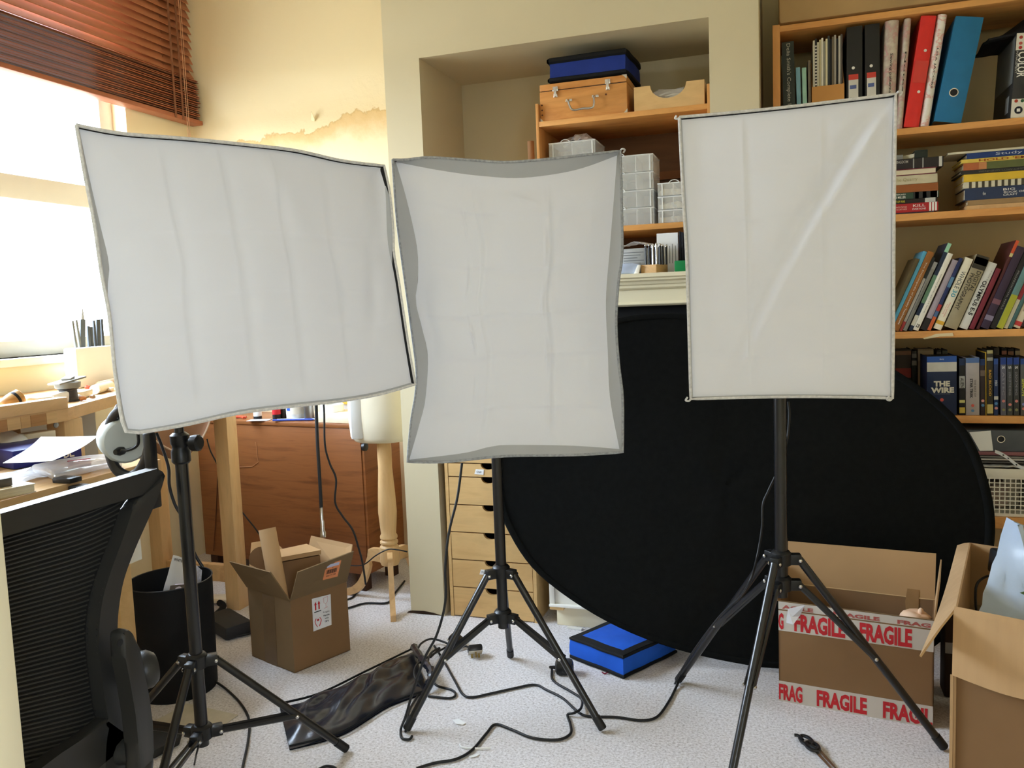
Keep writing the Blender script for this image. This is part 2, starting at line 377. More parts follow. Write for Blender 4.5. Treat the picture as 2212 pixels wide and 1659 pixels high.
while z < z1-0.03:
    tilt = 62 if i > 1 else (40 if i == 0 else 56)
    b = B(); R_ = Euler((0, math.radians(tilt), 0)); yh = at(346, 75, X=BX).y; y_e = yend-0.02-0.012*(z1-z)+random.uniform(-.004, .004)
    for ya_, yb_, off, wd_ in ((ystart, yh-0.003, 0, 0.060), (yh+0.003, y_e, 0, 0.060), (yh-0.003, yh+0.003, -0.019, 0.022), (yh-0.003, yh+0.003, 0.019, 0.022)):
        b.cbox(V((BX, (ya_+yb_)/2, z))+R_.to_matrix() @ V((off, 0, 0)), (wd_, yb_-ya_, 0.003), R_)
    obj('slat', b, m_blind_glow, t)
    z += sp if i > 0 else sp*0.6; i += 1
obj('bottom_rail', B().mm((BX-0.03, ystart, zb), (BX+0.03, yend, zb+0.02), 0.004), m_blind, t)
obj('headrail', B().mm((BX-0.035, ystart, z1-0.05), (BX+0.04, yend-0.02, z1+0.02), 0.004), m_blind, t)
for px, py in ((388, 150), (372, 150)):
    yy = at(px, py, X=BX+0.03).y
    obj('ladder_tape', B().mm((BX+0.031, yy-0.006, zb), (BX+0.0325, yy+0.006, z1-0.03)), M('brown_tape', (122, 78, 54), 0.8), t)
yy = at(404, 275, X=BX+0.035).y
obj('pull_cord', B().tube([(BX+0.038, yy, z1-0.03), (BX+0.038, yy, zb-0.25)], 0.0016, 6), M('pale_cord', (196, 150, 120), 0.8), t)
obj('pull_cord', B().tube([(BX+0.038, yy+0.012, z1-0.03), (BX+0.038, yy+0.012, zb-0.28)], 0.0016, 6), M('pale_cord_b', (196, 150, 120), 0.8), t)
# ------------------------------------------------------------------ softboxes, stands, backdrop
def best_plane(pts, depths):
    w = [at(p[0], p[1], D=d) for p, d in zip(pts, depths)]
    n = ((w[1]-w[0]).cross(w[3]-w[0])+(w[2]-w[1]).cross(w[0]-w[1])).normalized()
    if n.dot(CO-w[0]) < 0: n = -n
    return (sum(w, V())/4, n)
def coons(T, Rr, Bt, L, nu, nv):
    T, Bt = resample(T, nu), resample(Bt, nu); L, Rr = resample(L, nv), resample(Rr, nv); G = []
    for j in range(nv):
        v = j/(nv-1); row = []
        for i in range(nu):
            u = i/(nu-1)
            row.append(T[i]*(1-v)+Bt[i]*v + L[j]*(1-u)+Rr[j]*u - (T[0]*(1-u)*(1-v)+T[-1]*u*(1-v)+Bt[0]*(1-u)*v+Bt[-1]*u*v))
        G.append(row)
    return G
def softbox(label, corners, depths, rim, inset, recess, folds_u, folds_v, poletop, amp, bulge, extra, pipe, tags=(), taper=(0.03, 0.07)):
    pl = best_plane(corners, depths); n = pl[1]
    def line(px, off): return curve([at(x, y, pl=(pl[0]-n*off, n)) for x, y in px], 6)
    Rm = [line(e, 0) for e in rim]; In = [line(e, recess) for e in inset]
    cen = sum((at(*c, pl=pl) for c in corners), V())/4
    back = V(poletop)
    t = thing('softbox', label, 'softbox', (back.x, back.y, min(at(*c, pl=pl).z for c in corners)), 'softboxes on black stands')
    loop = lambda E, m: resample(E[0], m)[:-1]+resample(E[1], m)[:-1]+resample(E[2][::-1], m)[:-1]+resample(E[3][::-1], m)[:-1]
    G = coons(In[0], In[1], In[2], In[3], 161, 201); nu, nv = 161, 201
    for j in range(nv):
        v = j/(nv-1)
        for i in range(nu):
            u = i/(nu-1); e = min(1, 9*min(u, 1-u, v, 1-v)); p = G[j][i]
            h = bulge*math.sin(math.pi*u)**0.7*math.sin(math.pi*v)**0.7 if 0 < u < 1 and 0 < v < 1 else 0
            f = 0
            for q, s in folds_u:
                d = u-q-0.006*noise.noise(V((v*6, q*9, 3))); f += s*math.exp(-abs(d)/0.011)-s*0.8*math.exp(-((d-0.022)/0.02)**2)
            for q, s in folds_v:
                d = v-q-0.004*noise.noise(V((u*5, q*7, 8))); f += s*math.exp(-abs(d)/0.008)-s*0.6*math.exp(-((d-0.018)/0.02)**2)
            us = [0]+[q for q, s in folds_u]+[1]; vs_ = [0]+[q for q, s in folds_v]+[1]
            fu = next((u-a)/(c-a) for a, c in zip(us, us[1:]) if u <= c); fv = next((v-a)/(c-a) for a, c in zip(vs_, vs_[1:]) if v <= c)
            f += 1.5*math.sin(math.pi*fu)*math.sin(math.pi*fv)**0.8+0.5*(fu-0.5)
            f += 0.9*noise.noise(V((u*3.1, v*3.7, amp*1000)))+0.35*noise.noise(V((u*9, v*11, 4+amp*100)))
            G[j][i] = p+n*(h+e*(amp*f+extra(u, v)))
    obj('diffuser_panel', B().grid(G), m_diff, t, ang=80)
    a, c = loop(Rm, 30), loop(In, 30)
    mid = [p.lerp(q, 0.5)+(p-cen).normalized()*0.002 for p, q in zip(a, c)]
    b = B(); b.rings([a, mid, c], cap=False); obj('front_hem', b, m_lip, t, ang=80)
    b = B(); b.tube(a+a[:1], 0.0030, 6, cap=False); obj('edge_piping', b, pipe, t)
    b = B(); outer = [p+(p-cen).normalized()*0.001 for p in a]
    k = [p-n*taper[0]-(p-cen)*taper[1] for p in outer]; hub = back+n*0.098
    R = [outer, k]
    for s in (0.35, 0.7, 1.0):
        ring = []
        for p in k:
            q = hub+(p-cen)*0.13; ring.append(p.lerp(q, s))
        R.append(ring)
    b.rings(R, cap=False); obj('shell', b, m_shell, t, ang=60)
    b = B(); ax = -n; b.lathe([(0.045, -0.03), (0.05, 0.0), (0.05, 0.05), (0.036, 0.075), (0.0, 0.076)], hub, axis=ax, seg=20); obj('lamp_holder', b, m_black, t)
    for (x, y), r in tags:
        p = at(x, y, pl=pl); b = B(); b.tube(curve([p-n*0.006, p+V((0.004, 0, 0.004))*r, p+V((0.010, 0.002, 0.002))*r, p+V((0.006, 0.004, -0.004))*r], 4), 0.0022, 6); obj('corner_loop', b, m_pipew, t)
    return t
def stand(label, cx, cy, z_top, zu, zl, tips, rj, zt_in, knobs):
    """tripod lighting stand: pole, collars, two hubs, three legs with their braces"""
    tips = [(q[0], q[1]) for q in tips]
    t = thing('light_stand', label, 'stand', (cx, cy, 0), 'black tripod lighting stands')
    m1 = zt_in[0]
    b = B(); b.tube([(cx, cy, max(0.012, zl-0.035)), (cx, cy, m1)], 0.0145, 16); obj('pole', b, m_blackmetal, t)
    b = B(); b.tube([(cx, cy, m1-0.02), (cx, cy, z_top)], 0.0105, 14); obj('upper_pole', b, m_blackmetal, t)
    for z, a in knobs:
        b = B(); b.lathe([(0.017, -0.035), (0.021, -0.03), (0.021, -0.006), (0.018, 0), (0.018, 0.006), (0.021, 0.012), (0.021, 0.03), (0.014, 0.036)], (cx, cy, z), seg=18); o = obj('collar', b, m_black, t)
        d = V((math.cos(a), math.sin(a), 0)); b = B(); b.lathe([(0.008, 0.016), (0.008, 0.03), (0.018, 0.031), (0.019, 0.036), (0.019, 0.048), (0.014, 0.052), (0, 0.052)], (cx, cy, z+0.012), axis=d, seg=10); obj('knob', b, m_black, o)
    for z, nm in ((zu, 'upper_hub'), (zl, 'lower_hub')):
        b = B(); b.lathe([(0.015, -0.02), (0.023, -0.018), (0.024, 0.01), (0.019, 0.016), (0.015, 0.017)], (cx, cy, z), seg=18)
        for x, y in tips:
            d = V((x-cx, y-cy, 0)).normalized(); s = V((-d.y, d.x, 0))
            b.box(V((cx, cy, z-0.018))+d*0.012-s*0.011, d*0.034, s*0.022, V((0, 0, 0.026)), 0.003)
        obj(nm, b, m_black, t)
    for x, y in tips:
        d = V((x-cx, y-cy, 0)).normalized(); s = V((-d.y, d.x, 0)); a = V((cx, cy, zu-0.006))+d*0.042; e = V((x, y, 0.008))
        b = B(); b.tube([a, e], 0.0095, 10); leg = obj('leg', b, m_blackmetal, t)
        b = B(); q = (e-a).normalized(); b.tube([e-q*0.035, e-q*0.002], [0.0112, 0.0112], 10); obj('foot_cap', b, m_rubber, leg)
        j = a.lerp(e, rj); k = V((cx, cy, zl-0.006))+d*0.042
        b = B()
        for sg in (-1, 1): b.tube([k+s*0.007*sg, j+s*0.010*sg], [0.0042, 0.0042], 6, flat=1.7)
        obj('brace', b, m_blackmetal, leg)
        for p in (a, k, j):
            for sg in (-1, 1):
                b = B(); b.lathe([(0.0045, 0), (0.0045, 0.002), (0.003, 0.0035), (0, 0.004)], p+s*0.0125*sg, axis=s*sg, seg=8); obj('rivet', b, m_chrome, t)
    b = B(); b.lathe([(0.012, -0.03), (0.016, -0.028), (0.016, 0.02), (0.01, 0.03)], (cx, cy, z_top), seg=14); b.cbox((cx, cy, z_top+0.015), (0.03, 0.03, 0.05), bev=0.004); obj('tilt_bracket', b, m_black, t)
    return t
zero = lambda u, v: 0.0
# stand positions from their feet on the carpet
s2 = [at(878, 1582, Z=0), at(1303, 1582, Z=0), at(1103, 1422, Z=0)]; c2 = sum(s2, V())/3
A, Bq = at(2040, 1622, Z=0), at(1465, 1475, Z=0); mid = (A+Bq)/2; d = (Bq-A); nrm = V((-d.y, d.x, 0)).normalized(); nrm = nrm if nrm.y < 0 else -nrm
s3 = [A, Bq, mid+nrm*d.length*0.75]; c3 = V((0, 0, 0)); c3 = mid+nrm*d.length*0.27+V((0.016, 0, 0))
pc = at(437, 1590, D=1.95); c1 = V((pc.x, pc.y, 0)); a1 = at(750, 1625, Z=0); r1 = (a1-c1).length; g = math.atan2(a1.y-c1.y, a1.x-c1.x)
s1 = [a1]+[c1+V((math.cos(g+k), math.sin(g+k), 0))*r1 for k in (2.42, -2.0)]
zat = lambda px, py, c: CAM_H+(at(px, py, D=1).z-CAM_H)*((c-CO).dot(fwd)) if False else at(px, py, pl=(c, V((fwd.x, fwd.y, 0)))).z
stand('black light stand nearest the office chair, legs spread low beside the waste bin', c1.x, c1.y, 0.98, zat(425, 1425, c1), zat(437, 1578, c1), s1, 0.60, (zat(392, 985, c1),), ((zat(392, 968, c1), 0.1),))
stand('black light stand in the middle, in front of the birch drawers', c2.x, c2.y, 1.06, zat(1085, 1232, c2), zat(1093, 1328, c2), s2, 0.55, (0.86,), ())
stand('black light stand in front of the cardboard box with red lettered tape', c3.x, c3.y, 1.12, zat(1683, 1203, c3), zat(1683, 1258, c3), s3, 0.52, (0.93,), ())
def ex1(u, v):
    f = -0.010*math.exp(-((v-0.93)/0.05)**2)*(0.35+0.65*u*0)          # sag along the lower hem
    f += 0.007*math.exp(-((u-0.55-0.35*(v-0.1))/0.05)**2)*max(0, 1-v*2.2)
    f -= 0.005*math.exp(-((u-0.9+0.18*(v-0.5))/0.035)**2)*math.exp(-((v-0.55)/0.18)**2)
    f -= 0.03*math.exp(-((u-1.0)/0.05)**2)*max(0, 1-v*1.8)
    return f
softbox('wide white softbox at the left, tilted, nearest the window', [(165, 270), (830, 358), (897, 830), (272, 932)], (1.34, 1.82, 1.84, 1.36),
    [[(165, 270), (260, 288), (400, 299), (530, 312), (640, 325), (740, 347), (830, 358)], [(830, 358), (843, 420), (850, 500), (851, 545), (862, 610), (880, 730), (897, 830)],
     [(272, 932), (290, 936), (400, 918), (520, 892), (640, 877), (740, 866), (820, 852), (897, 830)], [(165, 270), (182, 370), (203, 480), (219, 590), (236, 680), (248, 800), (262, 900), (272, 932)]],
    [[(170, 273), (260, 292), (400, 304), (530, 316), (640, 331), (740, 352), (826, 363)], [(826, 363), (833, 420), (836, 500), (842, 550), (856, 610), (874, 730), (890, 826)],
     [(277, 926), (295, 929), (400, 911), (520, 885), (640, 870), (740, 859), (820, 845), (890, 826)], [(170, 273), (190, 370), (215, 480), (235, 570), (233, 640), (250, 780), (267, 890), (277, 926)]],
    0.008, [(0.2, 0.8), (0.38, 0.9), (0.55, 0.8), (0.73, 0.6)], [(0.33, 0.7), (0.56, 0.6), (0.70, 0.7)], V((c1.x, c1.y, 1.0)), 0.0014, 0.012, ex1, m_pipew, (), (0.03, 0.055))
def ex2(u, v):
    f = 0
    for q in (0.27, 0.66): f += 0.004*math.exp(-((u-q)/0.006)**2)*(0.5+0.5*math.sin(v*31+q*9))*(0.3+0.7*math.sin(math.pi*v))
    f += -0.008*math.exp(-((v-0.04)/0.03)**2)*math.exp(-((u-0.5)/0.3)**2) - 0.006*math.exp(-((u-0.04)/0.03)**2)*math.exp(-((v-0.5)/0.2)**2)
    f += 0.004*math.exp(-((v-0.08-0.3*(u-0.55))/0.012)**2)*math.exp(-((u-0.57)/0.05)**2)
    return f
softbox('tall white softbox in the middle with puckered grey hem', [(848, 345), (1340, 326), (1345, 977), (880, 998)], (1.90, 1.90, 1.90, 1.90),
    [[(848, 345), (880, 345), (925, 340), (1010, 345), (1090, 350), (1180, 344), (1260, 335), (1340, 326)], [(1340, 326), (1343, 430), (1344, 550), (1336, 610), (1331, 700), (1337, 790), (1345, 860), (1345, 977)],
     [(880, 998), (960, 998), (1040, 990), (1100, 985), (1240, 983), (1345, 977)], [(848, 345), (858, 480), (878, 630), (890, 720), (900, 800), (898, 850), (888, 910), (880, 998)]],
    [[(855, 350), (950, 368), (1040, 380), (1130, 384), (1240, 368), (1333, 336)], [(1333, 336), (1326, 430), (1317, 540), (1309, 650), (1313, 760), (1318, 860), (1338, 970)],
     [(884, 993), (1000, 979), (1060, 965), (1110, 961), (1240, 963), (1338, 970)], [(855, 350), (878, 430), (900, 530), (903, 600), (898, 650), (912, 710), (924, 770), (919, 860), (905, 920), (884, 993)]],
    0.016, [(0.33, 1.0), (0.68, 1.3)], [(0.14, 0.8), (0.34, 0.9), (0.51, 1.1), (0.66, 1.0), (0.85, 0.9)], V((c2.x, c2.y, 1.08)), 0.0026, 0.006, ex2, m_pipe, (((1340, 326), 1.0),), (0.05, 0.018))
def ex3(u, v):
    d = (u-(0.97-0.87*v**0.86))                                           # the long diagonal pleat
    f = -0.011*math.exp(-(d/0.055)**2)*(1-0.55*v) + 0.006*math.exp(-((d-0.085)/0.035)**2)*(1-0.7*v)
    f -= 0.010*math.exp(-((u-1)/0.04)**2)
    return f
softbox('tall white softbox at the right with a diagonal pleat', [(1467, 253), (1935, 203), (1928, 860), (1492, 862)], (1.72, 1.60, 1.60, 1.72),
    [[(1467, 253), (1580, 243), (1700, 231), (1820, 217), (1935, 203)], [(1935, 203), (1933, 330), (1931, 500), (1930, 700), (1928, 860)],
     [(1492, 862), (1600, 859), (1720, 857), (1840, 858), (1928, 860)], [(1467, 253), (1474, 400), (1483, 560), (1488, 720), (1492, 862)]],
    [[(1473, 258), (1580, 249), (1700, 237), (1820, 224), (1929, 210)], [(1929, 210), (1926, 330), (1924, 500), (1924, 700), (1923, 855)],
     [(1497, 857), (1600, 854), (1720, 852), (1840, 853), (1923, 855)], [(1473, 258), (1480, 400), (1489, 560), (1493, 720), (1497, 857)]],
    0.007, [(0.30, 0.9), (0.68, 0.7)], [(0.2, 0.6), (0.38, 0.7), (0.53, 0.5), (0.69, 0.8), (0.86, 0.8)], V((c3.x, c3.y, 1.14)), 0.0018, 0.006, ex3, m_pipew,
    (((1936, 203), 1.0), ((1928, 860), -1.0), ((1492, 862), -1.0), ((1467, 253), -0.8)))

# collapsible black backdrop, an oval standing on the carpet and leaning on the chimney breast
base = at(1700, 1452, Z=0.0); bp = (V((base.x, base.y-0.004, 0)), V((0.17, -1, 0.10)).normalized())
C0 = at(1608, 1079, pl=bp); ux = V((1, 0.17, 0)); uz = bp[1].cross(ux); uz = uz if uz.z > 0 else -uz
ctrl = [(1066, 985), (1070, 1060), (1095, 1142), (1165, 1242), (1310, 1342), (1480, 1408), (1680, 1446), (1840, 1452), (2000, 1408), (2100, 1310), (2146, 1190), (2140, 1060), (2078, 915), (1935, 800), (1760, 725), (1600, 690), (1430, 676), (1300, 695), (1180, 760), (1100, 860)]
out = curve([at(x, y, pl=bp) for x, y in ctrl+ctrl[:1]], 6)[:-1]
for p in out: p.z = max(p.z, 0.012)
cc = sum(out, V())/len(out)
t = thing('folding_backdrop', 'big black oval collapsible backdrop leaning on the fireplace behind the stands', 'backdrop', (cc.x, base.y, 0))
rings = [[p.lerp(cc, 0.035)*1 for p in out]]
for s in (0.12, 0.3, 0.5, 0.7, 0.86, 0.97): rings.append([p.lerp(cc, 0.035+0.965*s)+bp[1]*0.004*noise.noise(p*3+V((s*4, 0, 0))) for p in out])
b = B(); vs = b.rings(rings, cap=False); b.bm.faces.new(vs[-1]); obj('cloth', b, m_backdrop, t, ang=80)
b = B(); R = []
for k in range(8):
    a = 2*math.pi*k/8; R.append([p.lerp(cc, 0.018+0.018*math.cos(a))+bp[1]*(0.006*math.sin(a)) for p in out])
b.rings(R+[R[0]], cap=False); obj('sprung_rim', b, m_backdrop, t)
# ------------------------------------------------------------------ bookcase in the right alcove
BXL = at(1670, 230, Y=BY).x; BXR = XR-0.02; BD = 0.27
SZ = [at(1690, 55, Y=BY).z, at(2070, 266, Y=BY).z, at(2070, 454.5, Y=BY).z, at(2070, 714, Y=BY).z, at(2140, 899, Y=BY).z, at(2170, 1119, Y=BY).z]
SW = [0.018, 0.019, 0.021, 0.021, 0.022, 0.034]
t = thing('bookcase', 'tall orange pine bookcase filling the alcove right of the chimney breast', 'bookcase', ((BXL+BXR)/2, BY+BD/2, 0))
for xx in (BXL, BXR-0.022): obj('side_panel', B().mm((xx, BY, 0), (xx+0.022, BY+BD, SZ[0]+0.004), 0.001), m_pine_v, t)
SHELF = []
for z, h in zip(SZ, SW):
    SHELF.append(obj('shelf', B().mm((BXL+0.022, BY+0.001, z-h), (BXR-0.022, BY+BD, z), 0.001), m_pine, t))
obj('shelf', B().mm((BXL+0.022, BY+0.001, 0.06), (BXR-0.022, BY+BD, 0.085), 0.001), m_pine, t)
obj('plinth', B().mm((BXL+0.022, BY+0.02, 0), (BXR-0.022, BY+0.04, 0.06)), m_pine, t)
# worn patch of old paint on a shelf front
q = [at(x, y, Y=BY) for x, y in ((1994, 730), (2010, 726), (2022, 721), (2058, 719), (2060, 726), (2030, 727), (1996, 733))]
obj('paint_smear', B().slab(q, (0, -0.0008, 0)), M('pale_paint_smear', (226, 208, 166), 0.8), t)

def frame_pts(bl, tl, br, yf):                   # spine frame on the plane y = yf from three photo points
    a, b_, c = (at(*p, Y=yf) for p in (bl, tl, br))
    up = b_-a; h = up.length; up.normalize(); rt = V((up.z, 0, -up.x)); w = abs((c-a).dot(rt))
    return a, up, rt, w, h
def upright(name, label, cat, bl, tl, br, zs, col, group, yf=None, depth=0.17, texts=(), bands=(), pages=True, fit=True, rough=0.5, h=None, gap=0.0016):
    """a book standing on shelf height zs; spine face on y=yf; texts: (words, centre along 0..1, width share across, length share, colour, bold, shift across)"""
    yf = BY+0.012 if yf is None else yf
    a, up, rt, w, hh = frame_pts(bl, tl, br, yf); h = h or hh
    if fit:                                       # slide along the spine so that the lowest corner stands on the shelf
        low = min(a.z, (a+rt*w).z); tz = a+up*h
        a = a+up*((zs+0.0005-low)/up.z); h = (tz-a).dot(up) if hh == h else h
    w -= gap; dv = V((0, depth, 0)); t = thing(name, label, cat, (a.x+w/2, yf+depth/2, zs), group)
    c = 0.0022; m = paint(col, rough)
    b = B(); b.box(a, rt*w, V((0, c, 0)), up*h, 0.0006); b.box(a+V((0, c, 0)), rt*c, dv, up*h); b.box(a+V((0, c, 0))+rt*(w-c), rt*c, dv, up*h)
    obj('cover', b, m, t)
    if pages: obj('pages', B().box(a+V((0, c+0.001, 0))+rt*c+up*0.002, rt*(w-2*c), dv*0.97, up*(h-0.005)), m_pages, t)
    for s0, s1, cc in bands: obj('spine_band', B().box(a+up*h*s0+V((0, -0.0004, 0)), rt*w, V((0, 0.0008, 0)), up*h*(s1-s0)), paint(cc, rough), t)
    for tx in texts:
        body, s, ws, ls, cc = tx[:5]; bold = tx[5] if len(tx) > 5 else 0.0; sh = tx[6] if len(tx) > 6 else 0
        letters(body, a+up*h*s+rt*w*(0.5+sh)+V((0, -0.0005, 0)), -up*h*ls, rt*w*ws, paint(cc), t, 0.0005, bold)
    return t, a, up, rt, w, h
def flat(name, label, cat, x0, x1, z0, z1, col, group, yf=None, depth=0.15, texts=(), bands=(), pages=False, rot=0.0, rough=0.5, fore=False):
    """a book lying flat, spine (or fore-edge) towards the room; texts: (words, centre 0..1, length share, height share, colour, bold, dv)"""
    yf = BY+0.012 if yf is None else yf
    t = thing(name, label, cat, ((x0+x1)/2, yf+depth/2, z0), group); h = z1-z0; w = x1-x0; c = min(0.0025, h*0.2); m = paint(col, rough)
    b = B()
    if fore: b.mm((x0, yf, z0), (x1, yf+depth, z0+c)); b.mm((x0, yf, z1-c), (x1, yf+depth, z1)); b.mm((x0, yf+depth-c, z0+c), (x1, yf+depth, z1-c))
    else: b.mm((x0, yf, z0), (x1, yf+c, z1), 0.0006); b.mm((x0, yf+c, z0), (x1, yf+depth, z0+c)); b.mm((x0, yf+c, z1-c), (x1, yf+depth, z1))
    obj('cover', b, m, t)
    obj('pages', B().mm((x0+0.003, yf+(0.002 if fore else c), z0+c), (x1-0.003, yf+depth-0.003, z1-c)), m_pages_h, t)
    for s0, s1, cc in bands: obj('spine_band', B().mm((x0+w*s0, yf-0.0004, z0), (x0+w*s1, yf+0.0004, z1)), paint(cc, rough), t)
    for tx in texts:
        body, s, ls, hs, cc = tx[:5]; bold = tx[5] if len(tx) > 5 else 0.0; dz = tx[6] if len(tx) > 6 else 0.5
        letters(body, V((x0+w*s, yf-0.0006, z0+h*dz)), V((w*ls, 0, 0)), V((0, 0, h*hs)), paint(cc), t, 0.0005, bold)
    return t
def disc(c, r, mat, parent, nm='badge', axis=(0, -1, 0), h=0.0008, seg=18):
    b = B(); b.lathe([(0, 0), (r, 0), (r, h), (0, h)], c, axis=axis, seg=seg); return obj(nm, b, mat, parent)

# ---- top shelf of files and books
z1 = SZ[1]; G1 = 'books and files on the top shelf of the pine bookcase'
cookery, a, up, rt, w, h = upright('book', 'dark grey-green cookbook with pale script spine, first on the top shelf', 'book', (1692, 240), (1689, 112), (1719, 236), z1, (46, 52, 48), G1,
    depth=0.2, h=0.295, texts=(("Delia Smith's Complete Illustrated", 0.55, 0.42, 0.86, (176, 172, 158)),))
upright('book', 'small sky-blue book beside the dark cookbook', 'book', (1721.5, 232), (1719.5, 166), (1732, 231), z1, (122, 168, 186), G1, h=0.215, depth=0.13)
upright('book', 'small mint-green book beside the sky-blue one', 'book', (1734, 230), (1732.5, 167), (1744.5, 228), z1, (158, 202, 186), G1, h=0.212, depth=0.13)
upright('book', 'small grey-brown book left of the magazine holder', 'book', (1746, 226), (1745, 148), (1753, 224), z1, (112, 102, 88), G1, h=0.232, depth=0.14)
# magazine holder and its magazines
p0 = at(1753.5, 188, Y=BY+0.012); p1 = at(1824, 180, Y=BY+0.012); hx0, hx1 = p0.x, p1.x; hz = (p0.z+p1.z)/2
t = thing('magazine_holder', 'tan cardboard magazine holder between the small books and black files', 'holder', ((hx0+hx1)/2, BY+0.12, z1))
z1h = z1+0.0008; obj('front_panel', B().mm((hx0, BY+0.012, z1h), (hx1, BY+0.015, hz), 0.0008), m_tan, t)
for xx in (hx0, hx1-0.0025): obj('side_panel', B().slab([(xx, BY+0.015, z1h), (xx, BY+0.235, z1h), (xx, BY+0.235, z1+0.25), (xx, BY+0.12, z1+0.25), (xx, BY+0.015, hz)], (0.0025, 0, 0)), m_tan, t)
obj('base_panel', B().mm((hx0+0.0025, BY+0.015, z1h), (hx1-0.0025, BY+0.235, z1+0.003)), m_tan, t)
mcol = [(210, 206, 190), (44, 42, 42), (222, 216, 194), (196, 186, 150), (236, 232, 220), (150, 150, 140), (230, 222, 190), (60, 66, 70), (34, 36, 38), (118, 108, 92), (176, 170, 160), (40, 40, 42), (196, 192, 184), (92, 84, 78)]
nm = len(mcol); mw = (hx1-hx0-0.008)/nm
for i, c in enumerate(mcol):
    x = hx0+0.004+i*mw; hh = 0.292+0.006*math.sin(i*2.1)+0.004*(i > 6)
    b = B(); b.mm((x, BY+0.022+0.002*(i % 3), z1+0.0035), (x+mw-0.0006, BY+0.222, z1+hh)); o = obj('magazine', b, paint(c), label=('grey-white magazine at the left end of the tan holder', 'black magazine with a dashed white spine in the tan holder', 'cream magazine right of the dashed-spine one', 'tan-cream magazine, fourth from the left in the tan holder', 'whitest magazine, fifth from the left in the tan holder', 'mid-grey magazine, sixth from the left in the tan holder', 'cream magazine right of the mid-grey one in the tan holder', 'slate magazine left of the near-black one in the tan holder', 'near-black magazine in the middle of the tan holder', 'brown-grey magazine right of the near-black one', 'stone-grey magazine right of the brown-grey one', 'near-black magazine, third from the right end of the tan holder', 'light grey magazine, second from the right end of the tan holder', 'brown magazine at the right end of the tan holder')[i], cat='magazine', group='magazines in the tan holder', org=(x+mw/2, BY+0.12, z1+0.0035))
    if i == 1:
        for k in range(16): obj('spine_mark', B().mm((x, BY+0.0236, z1+0.13+k*0.0095), (x+mw-0.0006, BY+0.0246, z1+0.1345+k*0.0095)), paint((226, 222, 214)), o)
def lever_file(label, bl, tl, br, col, group, h=0.32, label_col=None, hole=0.66, depth=0.235, ring=0.0):
    t, a, up, rt, w, h = upright('lever_arch_file', label, 'file', bl, tl, br, z1, col, group, h=h, depth=depth, pages=False)
    obj('papers', B().box(a+V((0, 0.03, 0))+rt*0.004+up*0.006, rt*(w-0.008), V((0, depth-0.04, 0)), up*(h-0.02)), m_pages, t)
    if ring:
        c = a+up*h*hole+rt*w*0.5
        b = B(); b.lathe([(ring*0.8, 0), (ring*0.8, 0.0016), (ring, 0.0016), (ring, 0)], c, axis=(0, -1, 0), seg=28); obj('finger_ring', b, m_chrome, t); disc(c+V((0, -0.0002, 0)), ring*0.8, m_ink, t, 'finger_hole', h=0.0004)
    else: disc(a+up*h*hole+rt*w*0.42, 0.0045, m_chrome, t, 'rivet')
    return t, a, up, rt, w, h
for (lab, bl, tl, br) in (('black file with a red-topped white label, left of the pair', (1829, 240), (1829, 53), (1864, 236)), ('black file with a red-topped white label, right of the pair', (1869, 235), (1868, 52), (1902, 231))):
    t, a, up, rt, w, h = lever_file(lab, bl, tl, br, (38, 38, 38), G1, h=0.315, hole=0.615)
    o = obj('label_card', B().box(a+rt*w*0.12+up*h*0.1+V((0, -0.0008, 0)), rt*w*0.62, V((0, 0.001, 0)), up*h*0.455), paint((214, 212, 204)), t)
    obj('label_head', B().box(a+rt*w*0.12+up*h*0.505+V((0, -0.0012, 0)), rt*w*0.62, V((0, 0.001, 0)), up*h*0.05), paint((204, 70, 58)), t)
    obj('label_stamp', B().box(a+rt*w*0.2+up*h*0.42+V((0, -0.0012, 0)), rt*w*0.42, V((0, 0.001, 0)), up*h*0.035), paint((88, 104, 158)), t)
    for k in range(3 if 'right' in lab else 1): letters(('Home', '&', 'Papers')[k], a+rt*w*0.43+up*h*(0.33-0.05*k)+V((0, -0.001, 0)), rt*w*0.4, up*h*0.024, m_ink, t, 0.0006)
